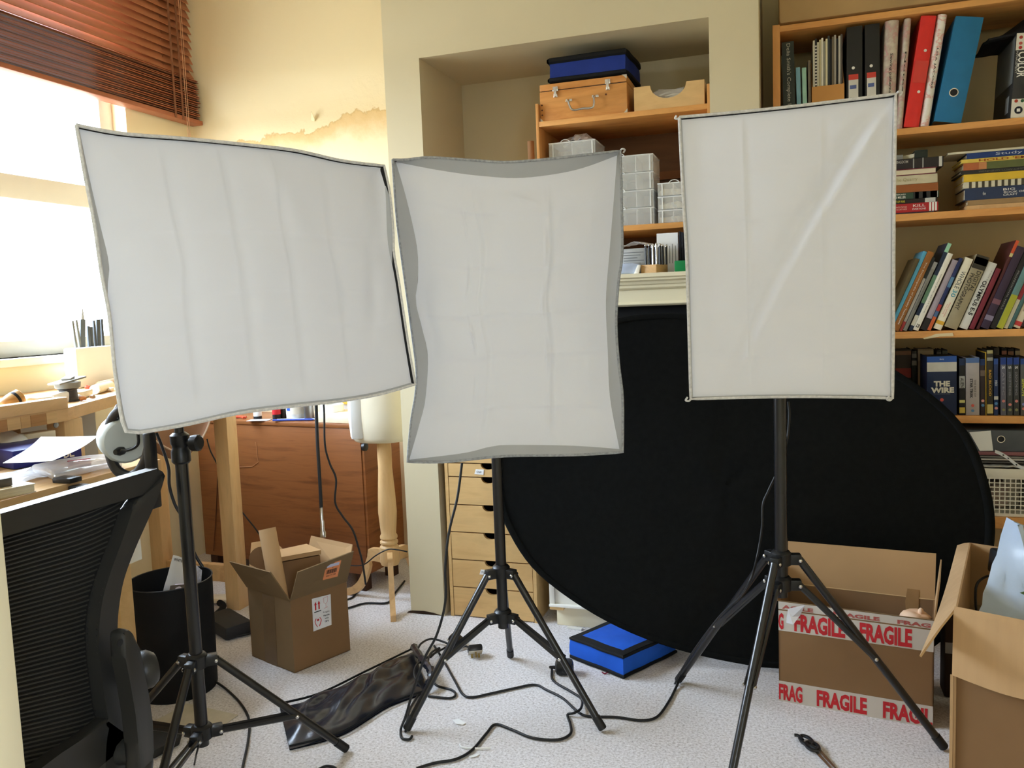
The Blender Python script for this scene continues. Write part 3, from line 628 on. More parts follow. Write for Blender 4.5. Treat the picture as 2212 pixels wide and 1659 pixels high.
# floral ring binders (round spines)
flor = bpy.data.materials.new('floral_print'); flor.use_nodes = True; nt = flor.node_tree; p = nt.nodes['Principled BSDF']; v = coords(nt, (1, 1, 1))
link(nt, ramp(nt, nz(nt, v, 38, 4, 0.6), [(0.36, rgb((206, 196, 180))), (0.5, rgb((188, 172, 160))), (0.58, rgb((196, 150, 146))), (0.66, rgb((206, 196, 182))), (0.74, rgb((150, 170, 120)))]), p.inputs['Base Color']); p.inputs['Roughness'].default_value = 0.5
florw = flor.copy(); florw.name = 'floral_print_white'
for n in florw.node_tree.nodes:
    if n.type == 'VALTORGB':
        for e, c in zip(n.color_ramp.elements, ((240, 236, 228), (236, 230, 222), (226, 168, 160), (240, 236, 228), (170, 190, 140))): e.color = rgb(c)
def ring_binder(label, bl, tl, br, mat, words, col=(50, 46, 44), depth=0.22, h=0.318, round_=True):
    a, up, rt, w, hh = frame_pts(bl, tl, br, BY+0.012); a = a+up*((z1+0.0005-min(a.z, (a+rt*w).z))/up.z); w -= 0.0015
    t = thing('ring_binder', label, 'binder', (a.x+w/2, BY+0.12, z1), G1); arc = []
    for k in range(9):
        g = math.pi*k/8; arc.append(rt*(w/2-math.cos(g)*w/2)+V((0, (0.012 if round_ else 0.003)*(1-math.sin(g)), 0)))
    b = B(); b.rings([[a+p for p in arc]+[a+rt*w+V((0, depth, 0)), a+V((0, depth, 0))], [a+up*h+p for p in arc]+[a+up*h+rt*w+V((0, depth, 0)), a+up*h+V((0, depth, 0))]]); obj('cover', b, mat, t)
    if words: letters(words, a+up*h*0.52+rt*w*0.52+V((0, -0.0004, 0)), -up*h*0.36, rt*w*0.26, paint(col), t, 0.0008, 0.01)
    return t, a, up, rt, w, h
ring_binder('floral ring binder with rounded spine beside the black files', (1903, 270), (1913, 38), (1934, 268), flor, 'Sewing patterns')
ring_binder('floral ring binder between two others, partly behind the red binder', (1936, 273), (1955, 35), (1952, 271), flor, 'Notes')
t, a, up, rt, w, h = ring_binder('bright red ring binder with two rivets, leaning', (1953, 270), (1992, 23), (1987, 268), paint((222, 48, 42), 0.35), None, round_=False)
for s in (0.32, 0.69): disc(a+up*h*s+rt*w*0.62+V((0, -0.0002, 0)), 0.0042, m_chrome, t, 'rivet')
obj('spine_window', B().box(a+up*h*0.40+rt*w*0.1+V((0, -0.0008, 0)), rt*w*0.86, V((0, 0.0008, 0)), up*h*0.2), paint((214, 66, 56), 0.2), t)
ring_binder('white floral binder with a printed name, right of the red binder', (1988, 268), (2027, 28), (2010, 265), florw, 'LISA JACOBS', (60, 58, 60))
t, a, up, rt, w, h = lever_file('wide blue lever arch file leaning to the right', (2017, 263), (2069, 17), (2079, 258), (34, 112, 158), G1, h=0.298, hole=0.285, depth=0.24, ring=0.0125)
# big colour manual and the dark cloth over it
t, a, up, rt, w, h = upright('book', 'thick grey manual with dotted white bands on its spine', 'book', (2183, 250), (2196, 82), (2216, 250), z1, (52, 52, 52), G1, h=0.235, depth=0.225, texts=(('COLOR', 0.63, 0.62, 0.30, (236, 234, 226), 0.02), ('MANAGEMENT', 0.66, 0.14, 0.26, (190, 188, 180), 0, -0.38)))
obj('spine_band', B().box(a+up*h*0.80+V((0, -0.0008, 0)), rt*w, V((0, 0.0008, 0)), up*h*0.2), paint((224, 220, 206)), t)
obj('spine_band', B().box(a+V((0, -0.0008, 0)), rt*w, V((0, 0.0008, 0)), up*h*0.225), paint((224, 220, 206)), t)
for i, (u_, s) in enumerate(((0.3, 0.95), (0.75, 0.95), (0.3, 0.88), (0.75, 0.88), (0.3, 0.83), (0.75, 0.83), (0.3, 0.20), (0.72, 0.20))): disc(a+up*h*s+rt*w*u_+V((0, -0.0009, 0)), 0.0045, paint(((170, 60, 50), (70, 80, 70), (190, 90, 80), (120, 120, 60), (180, 50, 50), (60, 90, 60), (170, 60, 40), (50, 90, 60))[i]), t, 'colour_dot')
b = B(); c = a+up*h*0.09+rt*w*0.5+V((0, -0.001, 0)); b.lathe([(0.0075, 0), (0.0075, 0.001), (0.0105, 0.001), (0.0105, 0)], c, axis=(0, -1, 0), seg=20); obj('emblem', b, paint((50, 50, 60)), t)
obj('emblem_square', B().cbox(c+V((0, -0.0006, 0)), (0.009, 0.001, 0.009), bev=0.0004), paint((230, 228, 220)), t)
obj('cover_panel', B().box(a+up*h*0.42+V((-0.0, 0.006, 0))-rt*0.0008, -rt*0.0004, V((0, 0.21, 0)), up*h*0.55), paint((118, 120, 118)), t)
obj('cover_sticker', B().box(a+up*h*0.09+V((0, 0.03, 0))-rt*0.001, -rt*0.0004, V((0, 0.04, 0)), up*h*0.2), paint((150, 156, 160)), t)
tz = at(2170, 60, Y=BY+0.1).z
b = B(); G = []
for j in range(13):
    row = []
    for i in range(15):
        x = a.x-0.055+0.36*i/14; y = BY+0.03+0.22*j/12; e = min(i, 14-i, 4)/4*min(j, 12-j, 4)/4
        row.append(V((x, y, z1+0.238+0.055*e+0.012*noise.noise(V((x*14, y*14, 2))))))
    G.append(row)
obj('folded_cloth', b.grid(G, 0.006), M('black_cloth', (22, 22, 26), 0.9, bmp=0.3, bs=200), label='crumpled black cloth laid over the thick grey manual', cat='cloth')
# long parcel on top of the bookcase
q = [at(x, y, Y=BY+0.004) for x, y in ((1682, 46), (1675, -40))]
b = B(); b.mm((q[0].x, BY+0.004, SZ[0]+0.006), (BXR-0.1, BY+0.25, SZ[0]+0.20), 0.012); b.jitter(0.004, 9)
obj('parcel', b, M('tan_wrapping', (178, 146, 100), 0.7, var=0.12, vs=5), label='long tan taped parcel lying on top of the bookcase', cat='parcel')

# ---- second shelf: two piles lying flat
G2 = 'books lying in the left pile on the second shelf'; z2 = SZ[2]
X = lambda px, py=440: at(px, py, Y=BY+0.012).x
Zp = lambda px, py: at(px, py, Y=BY+0.012).z
xl = X(1840); wd = (238, 236, 228)
def pile(rows, x0f, group):
    z = SZ[2]
    for r in rows:
        name, lab, x0, x1, th, col, kw = r
        z0 = z+0.0004; z = z0+th; flat(name, lab, 'book', x0, x1, z0, z, col, group, **kw)
    return z
hpx = 1/ (FPX/2.47)      # metres per photo pixel at this depth
ztop = pile([
    ('book', 'thin purple-edged book at the bottom of the left pile', xl, X(2018), 3*hpx, (70, 52, 66), dict(pages=True)),
    ('book', 'red poker book with white words low in the left pile', xl-0.02, X(2027), 19*hpx, (178, 44, 48), dict(texts=(('KILL', 0.80, 0.13, 0.3, (238, 220, 214), 0.01, 0.7), ('EVERYONE', 0.80, 0.14, 0.2, (238, 220, 214), 0.01, 0.32), ('ADVANCED STRATEGIES', 0.60, 0.14, 0.16, (232, 200, 190), 0, 0.62), ('FOR NO-LIMIT POKER', 0.60, 0.14, 0.16, (232, 200, 190), 0, 0.36)), bands=((0.905, 0.925, wd), (0.935, 0.955, wd), (0.965, 0.985, wd)))),
    ('book', 'slim black book with yellow words above the red one', xl, X(2024.5), 9*hpx, (40, 32, 32), dict(texts=(('ART OF WAR', 0.56, 0.14, 0.55, (206, 196, 60), 0.01),), bands=((0.86, 0.98, (196, 196, 190)),))),
    ('book', 'dark green book with black and white end blocks in the left pile', xl+0.01, X(2028), 14*hpx, (52, 76, 60), dict(texts=(('ED MILLER', 0.54, 0.14, 0.36, wd, 0.01, 0.32), ('MATTHEW JANDA', 0.53, 0.16, 0.3, wd, 0.0, 0.72)), bands=((0.70, 0.98, (46, 44, 44)), (0.72, 0.765, (206, 204, 196)), (0.81, 0.855, (206, 204, 196)), (0.90, 0.985, (200, 198, 190))))),
    ('book', 'orange-brown book with a ribbed spine in the left pile', xl, X(2026), 17*hpx, (172, 110, 60), dict(bands=((0.0, 1.0, (150, 88, 44)),))),
    ('book', 'cream mottled book in the left pile', xl+0.02, X(2024.6), 19*hpx, (206, 198, 170), dict(texts=(('The Quarry', 0.6, 0.3, 0.5, (176, 164, 120)),), bands=((0.0, 0.3, (120, 104, 84)),))),
    ('book', 'burgundy hardback with white pages facing out in the left pile', xl, X(2023), 14*hpx, (104, 34, 50), dict(fore=True)),
    ('book', 'thick black book with upright white words, upper left pile', xl+0.01, X(2037), 21*hpx, (44, 40, 42), dict(texts=(('KINGDOM', 0.53, 0.15, 0.3, (186, 182, 176), 0.01, 0.72),), bands=((0.66, 0.675, (150, 150, 146)), (0.765, 0.78, (150, 150, 146)), (0.95, 0.985, (200, 198, 190))))),
], xl, G2)
flat('box', 'small dark green box on top of the left pile', 'box', X(1975), X(2003), ztop+0.0004, ztop+0.023, (38, 46, 40), None, depth=0.09)
flat('notebook', 'grey notebook on top of the left pile', 'notebook', X(1900), X(1950), ztop+0.0004, ztop+0.014, (128, 130, 130), None, depth=0.1)
b = B(); zz = ztop+0.016
b.slab([V((X(1952), BY+0.03, ztop+0.002)), V((X(1974), BY+0.014, ztop+0.003)), V((X(1973), BY+0.014, ztop+0.014)), V((X(1950), BY+0.03, ztop+0.012))], (0, 0.0012, 0))
obj('card', b, paint((196, 192, 168)), label='cream card leaning on the small dark green box', cat='card')
G3 = 'books lying in the right pile on the second shelf'
xr = XR-0.10
yb = BY+0.012
b = B(); b.mm((X(2088), yb, z2+0.0005), (xr, yb+0.16, z2+9*hpx)); bx = obj('wooden_tray', b, m_beech_h, label='low pale wooden tray under the right pile', cat='tray')
ztop2 = z2
def stack2(rows, z):
    for name, lab, x0, th, col, kw in rows:
        z0 = z+0.0004; z = z0+th; flat(name, lab, 'book', x0, xr-random.uniform(0, .06), z0, z, col, G3, **kw)
    return z
stack2([
    ('book', 'pale brown book just above the wooden tray', X(2090), 11*hpx, (150, 120, 80), {}),
    ('book', 'thick navy book with small white words, lower right pile', X(2084), 25*hpx, (44, 56, 82), dict(texts=(('the', 0.075, 0.012, 0.3, wd, 0, 0.5), ('BIG', 0.17, 0.045, 0.18, wd, 0.01, 0.72), ('BOOK OF', 0.19, 0.08, 0.16, wd, 0, 0.48), ('CRAFT', 0.175, 0.055, 0.16, wd, 0, 0.26)))),
    ('notebook', 'cream comb-bound notebook below the yellow one', X(2081), 13*hpx, (206, 198, 170), dict(bands=tuple((0.02+0.024*k, 0.03+0.024*k, (70, 64, 50)) for k in range(38)))),
    ('book', 'bright yellow book in the right pile', X(2081), 16*hpx, (216, 178, 52), {}),
    ('book', 'thin black book on the yellow one', X(2074), 8*hpx, (44, 42, 38), dict(texts=(('WINNING LOW-LIMIT', 0.16, 0.18, 0.4, (110, 108, 96)),))),
    ('book', 'olive and brown striped book in the right pile', X(2080), 15*hpx, (148, 96, 60), dict(bands=((0.0, 0.06, (176, 100, 60)), (0.06, 0.09, (196, 132, 84)), (0.09, 0.32, (96, 102, 58)), (0.32, 0.345, (190, 150, 100))))),
    ('book', 'slim yellow book with brown capitals in the right pile', X(2075), 8*hpx, (214, 184, 80), dict(texts=(("HOLD 'EM POKER", 0.24, 0.34, 0.62, (150, 70, 30), 0.02),))),
    ('book', 'blue book near the top of the right pile', X(2087), 12*hpx, (30, 56, 110), dict(texts=(('Study', 0.16, 0.1, 0.6, (200, 206, 216)),), bands=((0.28, 0.5, (36, 96, 170)),))),
    ('folder', 'cream card folder overhanging the top of the right pile', X(2046), 4.5*hpx, (204, 196, 168), {}),
], z2+9*hpx)

# ---- third shelf: slanting row
z3 = SZ[3]; G4 = 'slanting books on the third shelf'
zm = lambda x, y: (1912+x/7.373, 510+y/7.373)
wt = (228, 224, 212)
rows = [
 ('olive mottled book half hidden behind the softbox edge', (-40, 1510), (345, 350), (65, 1515), (92, 80, 52), 0.17, (), ()),
 ('thin light-blue book in the slanting row', (40, 1500), (552, 235), (100, 1515), (92, 168, 198), 0.17, (), ()),
 ('brown book with white title, beside the thin light-blue one', (105, 1512), (660, 232), (220, 1515), (150, 96, 44), 0.17, (('The Encyclopedia of', 0.66, 0.3, 0.42, wt), ('Jewelry Techniques', 0.26, 0.34, 0.36, wt, 0.01)), ()),
 ('thin grey book with a red foot in the slanting row', (222, 1512), (800, 335), (272, 1515), (186, 182, 176), 0.16, (), ((0, 0.13, (160, 54, 54)), (0.72, 1.0, (40, 42, 40)))),
 ('slim mid-grey book in the slanting row', (280, 1512), (805, 405), (345, 1515), (130, 128, 118), 0.16, (('WIRE JEWELRY', 0.5, 0.4, 0.4, (80, 78, 72)),), ((0.9, 1.0, (150, 148, 138)),)),
 ('tall book banded in mint, navy, green and white', (365, 1508), (1062, 105), (445, 1515), (40, 52, 72), 0.17, (), ((0.9, 1.0, (156, 206, 170)), (0.32, 0.64, (98, 132, 104)), (0.06, 0.18, (206, 202, 184)))),
 ('slim white book with grey title, right of the banded one', (440, 1500), (1098, 262), (528, 1515), (232, 228, 212), 0.17, (('MAKING JEWELLERY AT HOME', 0.48, 0.3, 0.5, (120, 116, 110)), ('72', 0.06, 0.6, 0.05, (50, 50, 50), 0.02)), ()),
 ('lavender-grey book with a black foot', (560, 1500), (1130, 366), (660, 1505), (168, 156, 164), 0.17, (), ((0, 0.17, (34, 30, 34)),)),
 ('navy book with red and orange blocks at its foot', (680, 1470), (1258, 342), (735, 1485), (42, 52, 92), 0.17, (), ((0.0, 0.19, (206, 100, 54)), (0.19, 0.27, (76, 104, 142)), (0.27, 0.36, (170, 52, 46)), (0.60, 0.74, (90, 130, 160)))),
 ('cream cookbook with a teal number on its spine', (778, 1440), (1318, 332), (898, 1490), (236, 230, 206), 0.18, (('WHOLE', 0.70, 0.56, 0.24, (70, 84, 84), 0.0, 0.05), ('30', 0.51, 0.56, 0.10, (76, 160, 176), 0.01, 0.05), ('Melissa and Dallas', 0.28, 0.16, 0.2, (206, 96, 88), 0, 0.12), ('Hartwig', 0.28, 0.16, 0.14, (206, 96, 88), 0, -0.15)), ((0.07, 0.12, (220, 170, 60)),)),
 ('tan photography book with a dark picture at its head', (955, 1415), (1475, 285), (1150, 1482), (158, 146, 116), 0.19, (('DIGITAL', 0.66, 0.34, 0.28, (50, 46, 38), 0.01, 0.2), ('PHOTOGRAPHY', 0.50, 0.34, 0.50, (50, 46, 38), 0.01, -0.2)), ((0.82, 1.0, (58, 52, 42)), (0.88, 0.97, (112, 98, 74)))),
 ('pale grey camera guide with a bold black title', (1175, 1455), (1650, 402), (1312, 1490), (212, 212, 204), 0.17, (('OLYMPUS E-5', 0.47, 0.5, 0.52, (34, 34, 34), 0.025, 0.05), ('A field guide', 0.78, 0.2, 0.22, (140, 140, 136), 0, 0.2)), ()),
 ('burgundy paperback with a worn spine', (1335, 1480), (1775, 505), (1415, 1490), (118, 42, 54), 0.16, (), ()),
 ('tall dark book with an orange-red head and a yellow spot', (1450, 1470), (2010, 65), (1520, 1480), (84, 40, 40), 0.18, (), ((0.86, 1.0, (206, 84, 46)), (0.82, 0.86, (206, 190, 130)))),
 ('purple-black patterned book in the slanting row', (1510, 1470), (2085, 150), (1650, 1480), (58, 44, 62), 0.18, (), ((0.3, 0.36, (120, 80, 90)), (0.1, 0.16, (130, 120, 140)))),
 ('black book with a broken white title', (1660, 1470), (2140, 230), (1765, 1475), (40, 40, 42), 0.18, (('PROFESSIONAL NAILS', 0.5, 0.3, 0.5, (150, 146, 140)),), ()),
 ('teal and lime-green book in the slanting row', (1775, 1450), (2150, 385), (1885, 1470), (100, 134, 130), 0.18, (), ((0.0, 0.5, (166, 166, 50)),)),
 ('thin cream book next to the lime-green one', (1892, 1455), (2190, 430), (1955, 1470), (216, 210, 186), 0.17, (), ((0.45, 1.0, (150, 50, 56)),)),
 ('slim dark teal book near the frame edge', (1968, 1455), (2300, 330), (2030, 1465), (70, 100, 96), 0.17, (), ()),
 ('cream book with a red emblem near the frame edge', (2040, 1440), (2330, 300), (2155, 1455), (220, 208, 180), 0.17, (('RECIPES', 0.3, 0.35, 0.14, (120, 60, 60), 0.01),), ((0.03, 0.09, (190, 60, 60)),)),
 ('dark brown book beyond the cream one with the red emblem', (2165, 1440), (2420, 280), (2290, 1455), (58, 44, 38), 0.17, (), ()),
]
prevx = -9
TILT = 0.455
for i, (lab, bl, tl, br, col, dp, tx, bd) in enumerate(rows):
    xb = lambda q: q[0]-TILT*(1512-q[1])                   # where a spine edge meets the shelf
    b0 = xb(bl); nxt = xb(rows[i+1][1]) if i+1 < len(rows) else 9999
    bl = (b0, 1512); tl = (b0+TILT*(1512-tl[1]), tl[1]); br = (min(xb(br)+0, nxt-3), 1512)
    upright('book', lab, 'book', zm(*bl), zm(*tl), zm(*br), z3, col, G4, depth=dp, texts=tx, bands=bd, yf=BY+0.012+0.003*(i % 2), gap=0.0006)

# ---- fourth shelf: film cases
z4 = SZ[4]; G5 = 'film cases in the front row of the fourth shelf'
z4m = lambda x, y: (1912+x/7.373, 720+y/7.373)
bl_ = (44, 86, 160)
def case(lab, x0, x1, y, col, tx=(), bands=(), badges=(), yf=None, group=G5, nm='film_case', h=None, dp=0.135):
    t, a, up, rt, w, h = upright(nm, lab, 'case', z4m(x0, 1312), z4m(x0-4, y), z4m(x1, 1312), z4, col, group, yf=yf, depth=dp, pages=False, bands=bands, texts=tx, h=h)
    obj('case_edge', B().box(a+rt*0.003+V((0, 0.004, 0))+up*0.003, rt*(w-0.006), V((0, dp-0.008, 0)), up*(h-0.006)), m_black, t)
    for s, c in badges: disc(a+rt*w*0.5+up*h*s+V((0, -0.0005, 0)), min(0.0042, w*0.4), paint(c), t, 'rating_badge')
    return t, a, up, rt, w, h
yr = BY+0.165
for lab, x0, x1, y, col, bd in (('dark box with a red label panel, back row behind the backdrop', 170, 425, 255, (58, 44, 36), ((0.52, 0.68, (140, 44, 36)), (0.9, 0.97, (120, 84, 60)))),
        ('thin black case with pale marks, back row', 430, 515, 280, (32, 32, 32), ((0.75, 0.83, (150, 150, 146)), (0.88, 0.95, (130, 130, 126)))),
        ('wide beige case in the back row behind the navy box set', 525, 782, 250, (150, 136, 110), ((0.8, 0.97, (170, 156, 128)),)),
        ('black case with a grey head in the back row', 825, 905, 270, (34, 34, 34), ((0.88, 0.97, (96, 98, 92)),)),
        ('second black case with a grey head in the back row', 915, 1005, 265, (30, 30, 30), ((0.9, 0.98, (104, 108, 100)),)),
        ('grey case in the back row above the blue one', 1735, 1830, 235, (70, 70, 72), ()),
        ('black case with a pink disc in the back row', 1860, 1950, 240, (34, 32, 32), ((0.9, 0.96, (160, 110, 100)),)),
        ('black case with a tan disc in the back row', 1960, 2060, 250, (34, 32, 32), ((0.9, 0.96, (150, 116, 96)),)),
        ('black case with a yellow-grey square in the back row', 2075, 2160, 250, (36, 34, 32), ((0.9, 0.97, (150, 140, 110)),))):
    case(lab, x0, x1, y, col, bands=bd, yf=yr, group='film cases in the back row of the fourth shelf', dp=0.10)
t, a, up, rt, w, h = case('wide navy box set with white block letters and white band', 670, 1150, 372, (28, 42, 76), (), ((0.9, 1.0, bl_), (0.74, 0.9, (206, 204, 196))))
letters('THE', a+rt*w*0.5+up*h*0.535+V((0, -0.0006, 0)), rt*w*0.55, up*h*0.095, paint(wt), t, 0.0006, 0.05)
letters('WIRE', a+rt*w*0.52+up*h*0.425+V((0, -0.0006, 0)), rt*w*0.78, up*h*0.095, paint(wt), t, 0.0006, 0.05)
letters('blu-ray', a+rt*w*0.5+up*h*0.95+V((0, -0.0006, 0)), rt*w*0.14, up*h*0.03, paint((220, 226, 240)), t, 0.0006)
letters('THE COMPLETE SERIES', a+rt*w*0.5+up*h*0.362+V((0, -0.0006, 0)), rt*w*0.56, up*h*0.012, paint((150, 156, 170)), t, 0.0006)
disc(a+rt*w*0.5+up*h*0.26+V((0, -0.0005, 0)), 0.005, paint((214, 90, 80)), t, 'rating_badge')
case('black case with a white panel and yellow triangle at its foot', 1183, 1284, 402, (30, 30, 32), (('ALIENS', 0.56, 0.6, 0.2, (60, 60, 60), 0.02),), ((0.88, 1.0, (26, 44, 76)), (0.48, 0.69, (170, 172, 172)), (0.04, 0.14, (196, 170, 70)), (0.22, 0.27, (196, 190, 120))))
case('wide silver case with black upright capitals', 1288, 1512, 392, (174, 168, 168), (('STAR TREK', 0.47, 0.22, 0.34, (40, 38, 40), 0.03, -0.1), ('THE BEST OF', 0.47, 0.16, 0.3, (110, 104, 104), 0.01, 0.18)), ((0.91, 1.0, (84, 112, 160)),), ((0.17, (206, 96, 84)), (0.08, (84, 128, 170))))
case('dark maroon case with pink and blue badges', 1518, 1604, 412, (48, 38, 40), (), ((0.89, 1.0, (28, 50, 92)), (0.70, 0.80, (110, 96, 84))), ((0.26, (214, 150, 146)), (0.18, (84, 130, 176))))
case('thin yellow-edged case pushed in beside the tall one', 1604, 1624, 300, (196, 160, 50), (), (), ())
case('tall black case with yellow letters and a yellow foot', 1626, 1730, 272, (52, 48, 40), (('BAD BLOOD', 0.50, 0.4, 0.40, (206, 160, 60), 0.02),), ((0.95, 1.0, (170, 160, 110)), (0.03, 0.17, (196, 180, 110)), (0.84, 0.89, (150, 150, 140))))
case('blue case with a pale logo and two badges', 1736, 1812, 404, (34, 52, 92), (('HBO', 0.57, 0.6, 0.1, (190, 194, 204), 0.02),), ((0.9, 1.0, (40, 74, 140)), (0.28, 0.34, (196, 196, 190))), ((0.21, (90, 140, 190)), (0.13, (206, 140, 134))))
for i, (x0, x1, wd_, c, bdg) in enumerate(((1842, 1940, 'ASTEC', (98, 98, 112), (0.25, (206, 130, 126))), (1945, 2042, 'LORD OF THE RINGS', (70, 72, 72), (0.19, (206, 130, 126))), (2047, 2148, 'LORD OF THE RINGS', (62, 64, 64), (0.25, (206, 130, 126))))):
    case('dark case with a blue head and pink badge, %s of three alike' % ('leftmost', 'middle', 'rightmost')[i], x0, x1, 388, c, ((wd_, 0.55, 0.4, 0.4, (150, 150, 160)), ('S', 0.83, 0.5, 0.05, (206, 206, 206), 0.02)), ((0.88, 1.0, (34, 62, 130)),), (bdg, (0.1, (130, 130, 90))))
case('colourful case with yellow letters at the frame edge', 2160, 2260, 404, (88, 90, 88), (('SIMON', 0.5, 0.6, 0.3, (206, 206, 80), 0.02),), ((0.9, 1.0, (40, 70, 130)),), ((0.2, (120, 130, 190)), (0.12, (206, 120, 110))))
case('dark case beyond the colourful one', 2265, 2360, 404, (44, 44, 48), (), ((0.9, 1.0, (40, 70, 130)),))

# ---- fifth shelf: file, folder, papers and the white basket
z5 = SZ[5]; yf = BY+0.012
zz = lambda x, y: (1952+x/6.38, 900+y/6.38)
p0, p1 = at(*zz(880, 480), Y=yf), at(*zz(1200, 190), Y=yf)
bx0 = at(*zz(820, 1100), Y=yf+0.0).x; bx1 = at(*zz(1660, 1100), Y=yf).x+0.02
bzt = at(*zz(1400, 720), Y=yf).z
t = thing('storage_basket', 'white plastic basket with square holes on the fifth shelf', 'basket', ((bx0+bx1)/2, yf+0.1, z5)); b = B()
nxg, nzg = 13, 8
for i in range(nxg+1):
    x = bx0+(bx1-bx0)*i/nxg; b.mm((x-0.0014, yf, z5+0.008), (x+0.0014, yf+0.003, bzt-0.03))
for j in range(nzg+1):
    z = z5+0.010+(bzt-0.04-z5)*j/nzg; b.mm((bx0, yf-0.0005, z-0.0014), (bx1, yf+0.0025, z+0.0014))
obj('lattice_front', b, m_white, t)
b = B(); b.mm((bx0, yf-0.001, bzt-0.032), (bx1, yf+0.003, bzt-0.004)); b.mm((bx0-0.004, yf-0.005, bzt-0.006), (bx1+0.004, yf+0.215, bzt)); 
b2 = B(); b2.mm((bx0, yf, bzt-0.03), (bx1, yf+0.003, bzt), 0.001); b2.mm((bx0, yf+0.207, bzt-0.03), (bx1, yf+0.21, bzt), 0.001); b2.mm((bx0, yf, bzt-0.03), (bx0+0.003, yf+0.21, bzt), 0.001); b2.mm((bx1-0.003, yf, bzt-0.03), (bx1, yf+0.21, bzt), 0.001)
obj('rim', b2, m_white, t); b.bm.free()
z5 += 0.0008; b = B(); b.mm((bx0, yf, z5+0.0005), (bx1, yf+0.21, z5+0.009), 0.001); b.mm((bx0, yf+0.207, z5), (bx1, yf+0.21, bzt-0.03)); b.mm((bx0, yf, z5), (bx0+0.003, yf+0.21, bzt-0.03)); b.mm((bx1-0.003, yf, z5), (bx1, yf+0.21, bzt-0.03)); obj('tray', b, m_white, t)
for i, (xx, hh, c, lab) in enumerate(((0.25, 0.10, (206, 204, 196), 'crumpled white plastic wrapper inside the white basket'), (0.6, 0.075, (180, 160, 150), 'pinkish folded packet inside the white basket'), (0.8, 0.095, (196, 190, 176), 'cream folded packet inside the white basket'))):
    x = bx0+(bx1-bx0)*xx; b = B(); b.cbox((x, yf+0.075+0.02*i, z5+0.016+hh/2), (0.05, 0.09, hh), bev=0.01); bmesh.ops.subdivide_edges(b.bm, edges=b.bm.edges[:], cuts=2, use_grid_fill=True); b.jitter(0.006, 40, i)
    obj('packet', b, paint(c), label=lab, cat='packet', smooth=False)
zb = bzt+0.002
fx = at(*zz(1205, 300), Y=yf).x; ft = at(*zz(1205, 188), Y=yf).z; fb = at(*zz(1205, 478), Y=yf).z
sheet = flat('folder', 'dusky pink card folder lying under the grey file', 'folder', fx-0.06, fx+0.33, fb-0.012, fb-0.001, (140, 92, 96), None, depth=0.22)
b = B(); G = []
for j in range(9):
    G.append([V((bx0+0.01+(bx1-bx0)*i/12, yf-0.0+0.2*j/8, zb+0.003+0.22*(fb-0.016-zb)*(0.5+0.5*noise.noise(V((i*.7, j*.9, 1)))))) for i in range(13)])
obj('paper_heap', b.grid(G, 0.004), M('grey_white_paper', (186, 186, 182), 0.8, var=0.2, vs=30), label='loose grey-white papers heaped over the basket top', cat='papers')
for k in range(3):
    b = B(); z0 = zb+0.012+k*(fb-0.014-zb-0.012)/3.0
    b.cbox((fx+0.05-0.03*k, yf+0.10, z0+0.004), (0.26, 0.18, 0.005), Euler((0, 0.02*(k-1), 0.05*(k-1)))); obj('booklet', b, paint(((92, 88, 86), (196, 194, 190), (150, 150, 150))[k]), label=('dark grey', 'white', 'mid-grey')[k]+' booklet in the heap between the basket and the pink folder', cat='booklet')
t = thing('lever_arch_file', 'grey lever arch file lying flat with its finger ring facing out', 'file', (fx+0.1, yf+0.12, fb))
obj('cover', B().mm((fx-0.085, yf, fb), (fx+0.235, yf+0.24, ft), 0.002), paint((84, 88, 94)), t)
q = [at(*zz(*p_), Y=yf-0.0006) for p_ in ((905, 215), (1200, 192), (1234, 470), (1050, 488))]
obj('spine_label', B().slab([V((p.x, yf-0.001, min(max(p.z, fb+0.001), ft-0.001))) for p in q], (0, 0.001, 0)), m_paper, t)
c = at(*zz(1342, 310), Y=yf); b = B(); b.lathe([(0.0088, 0), (0.0088, 0.0016), (0.0108, 0.0016), (0.0108, 0)], c, axis=(0, -1, 0), seg=28); obj('finger_ring', b, m_chrome, t); disc(c, 0.0088, m_ink, t, 'finger_hole', h=0.0005)
# white punched strip curling out of the basket
P_ = [at(*zz(x, y), Y=yf-0.012-0.01*k) for k, (x, y) in enumerate(((1262, 478), (1330, 505), (1420, 555), (1510, 625), (1600, 690), (1700, 730)))]
cv = curve(P_, 4); b = B(); b.grid([[p+V((0, -0.001, 0.005)) for p in cv], [p+V((0, 0.002, -0.005)) for p in cv]], 0.0012)
t = obj('punched_strip', b, m_white, label='white plastic strip with punched holes curling out of the basket', cat='strip')
for k in (6, 9, 14):
    b = B(); b.lathe([(0, 0), (0.0026, 0), (0.0026, 0.0006), (0, 0.0006)], cv[k]+V((0, -0.0016, 0)), axis=(0, -1, 0.4), seg=12); obj('punched_hole', b, m_ink, t)
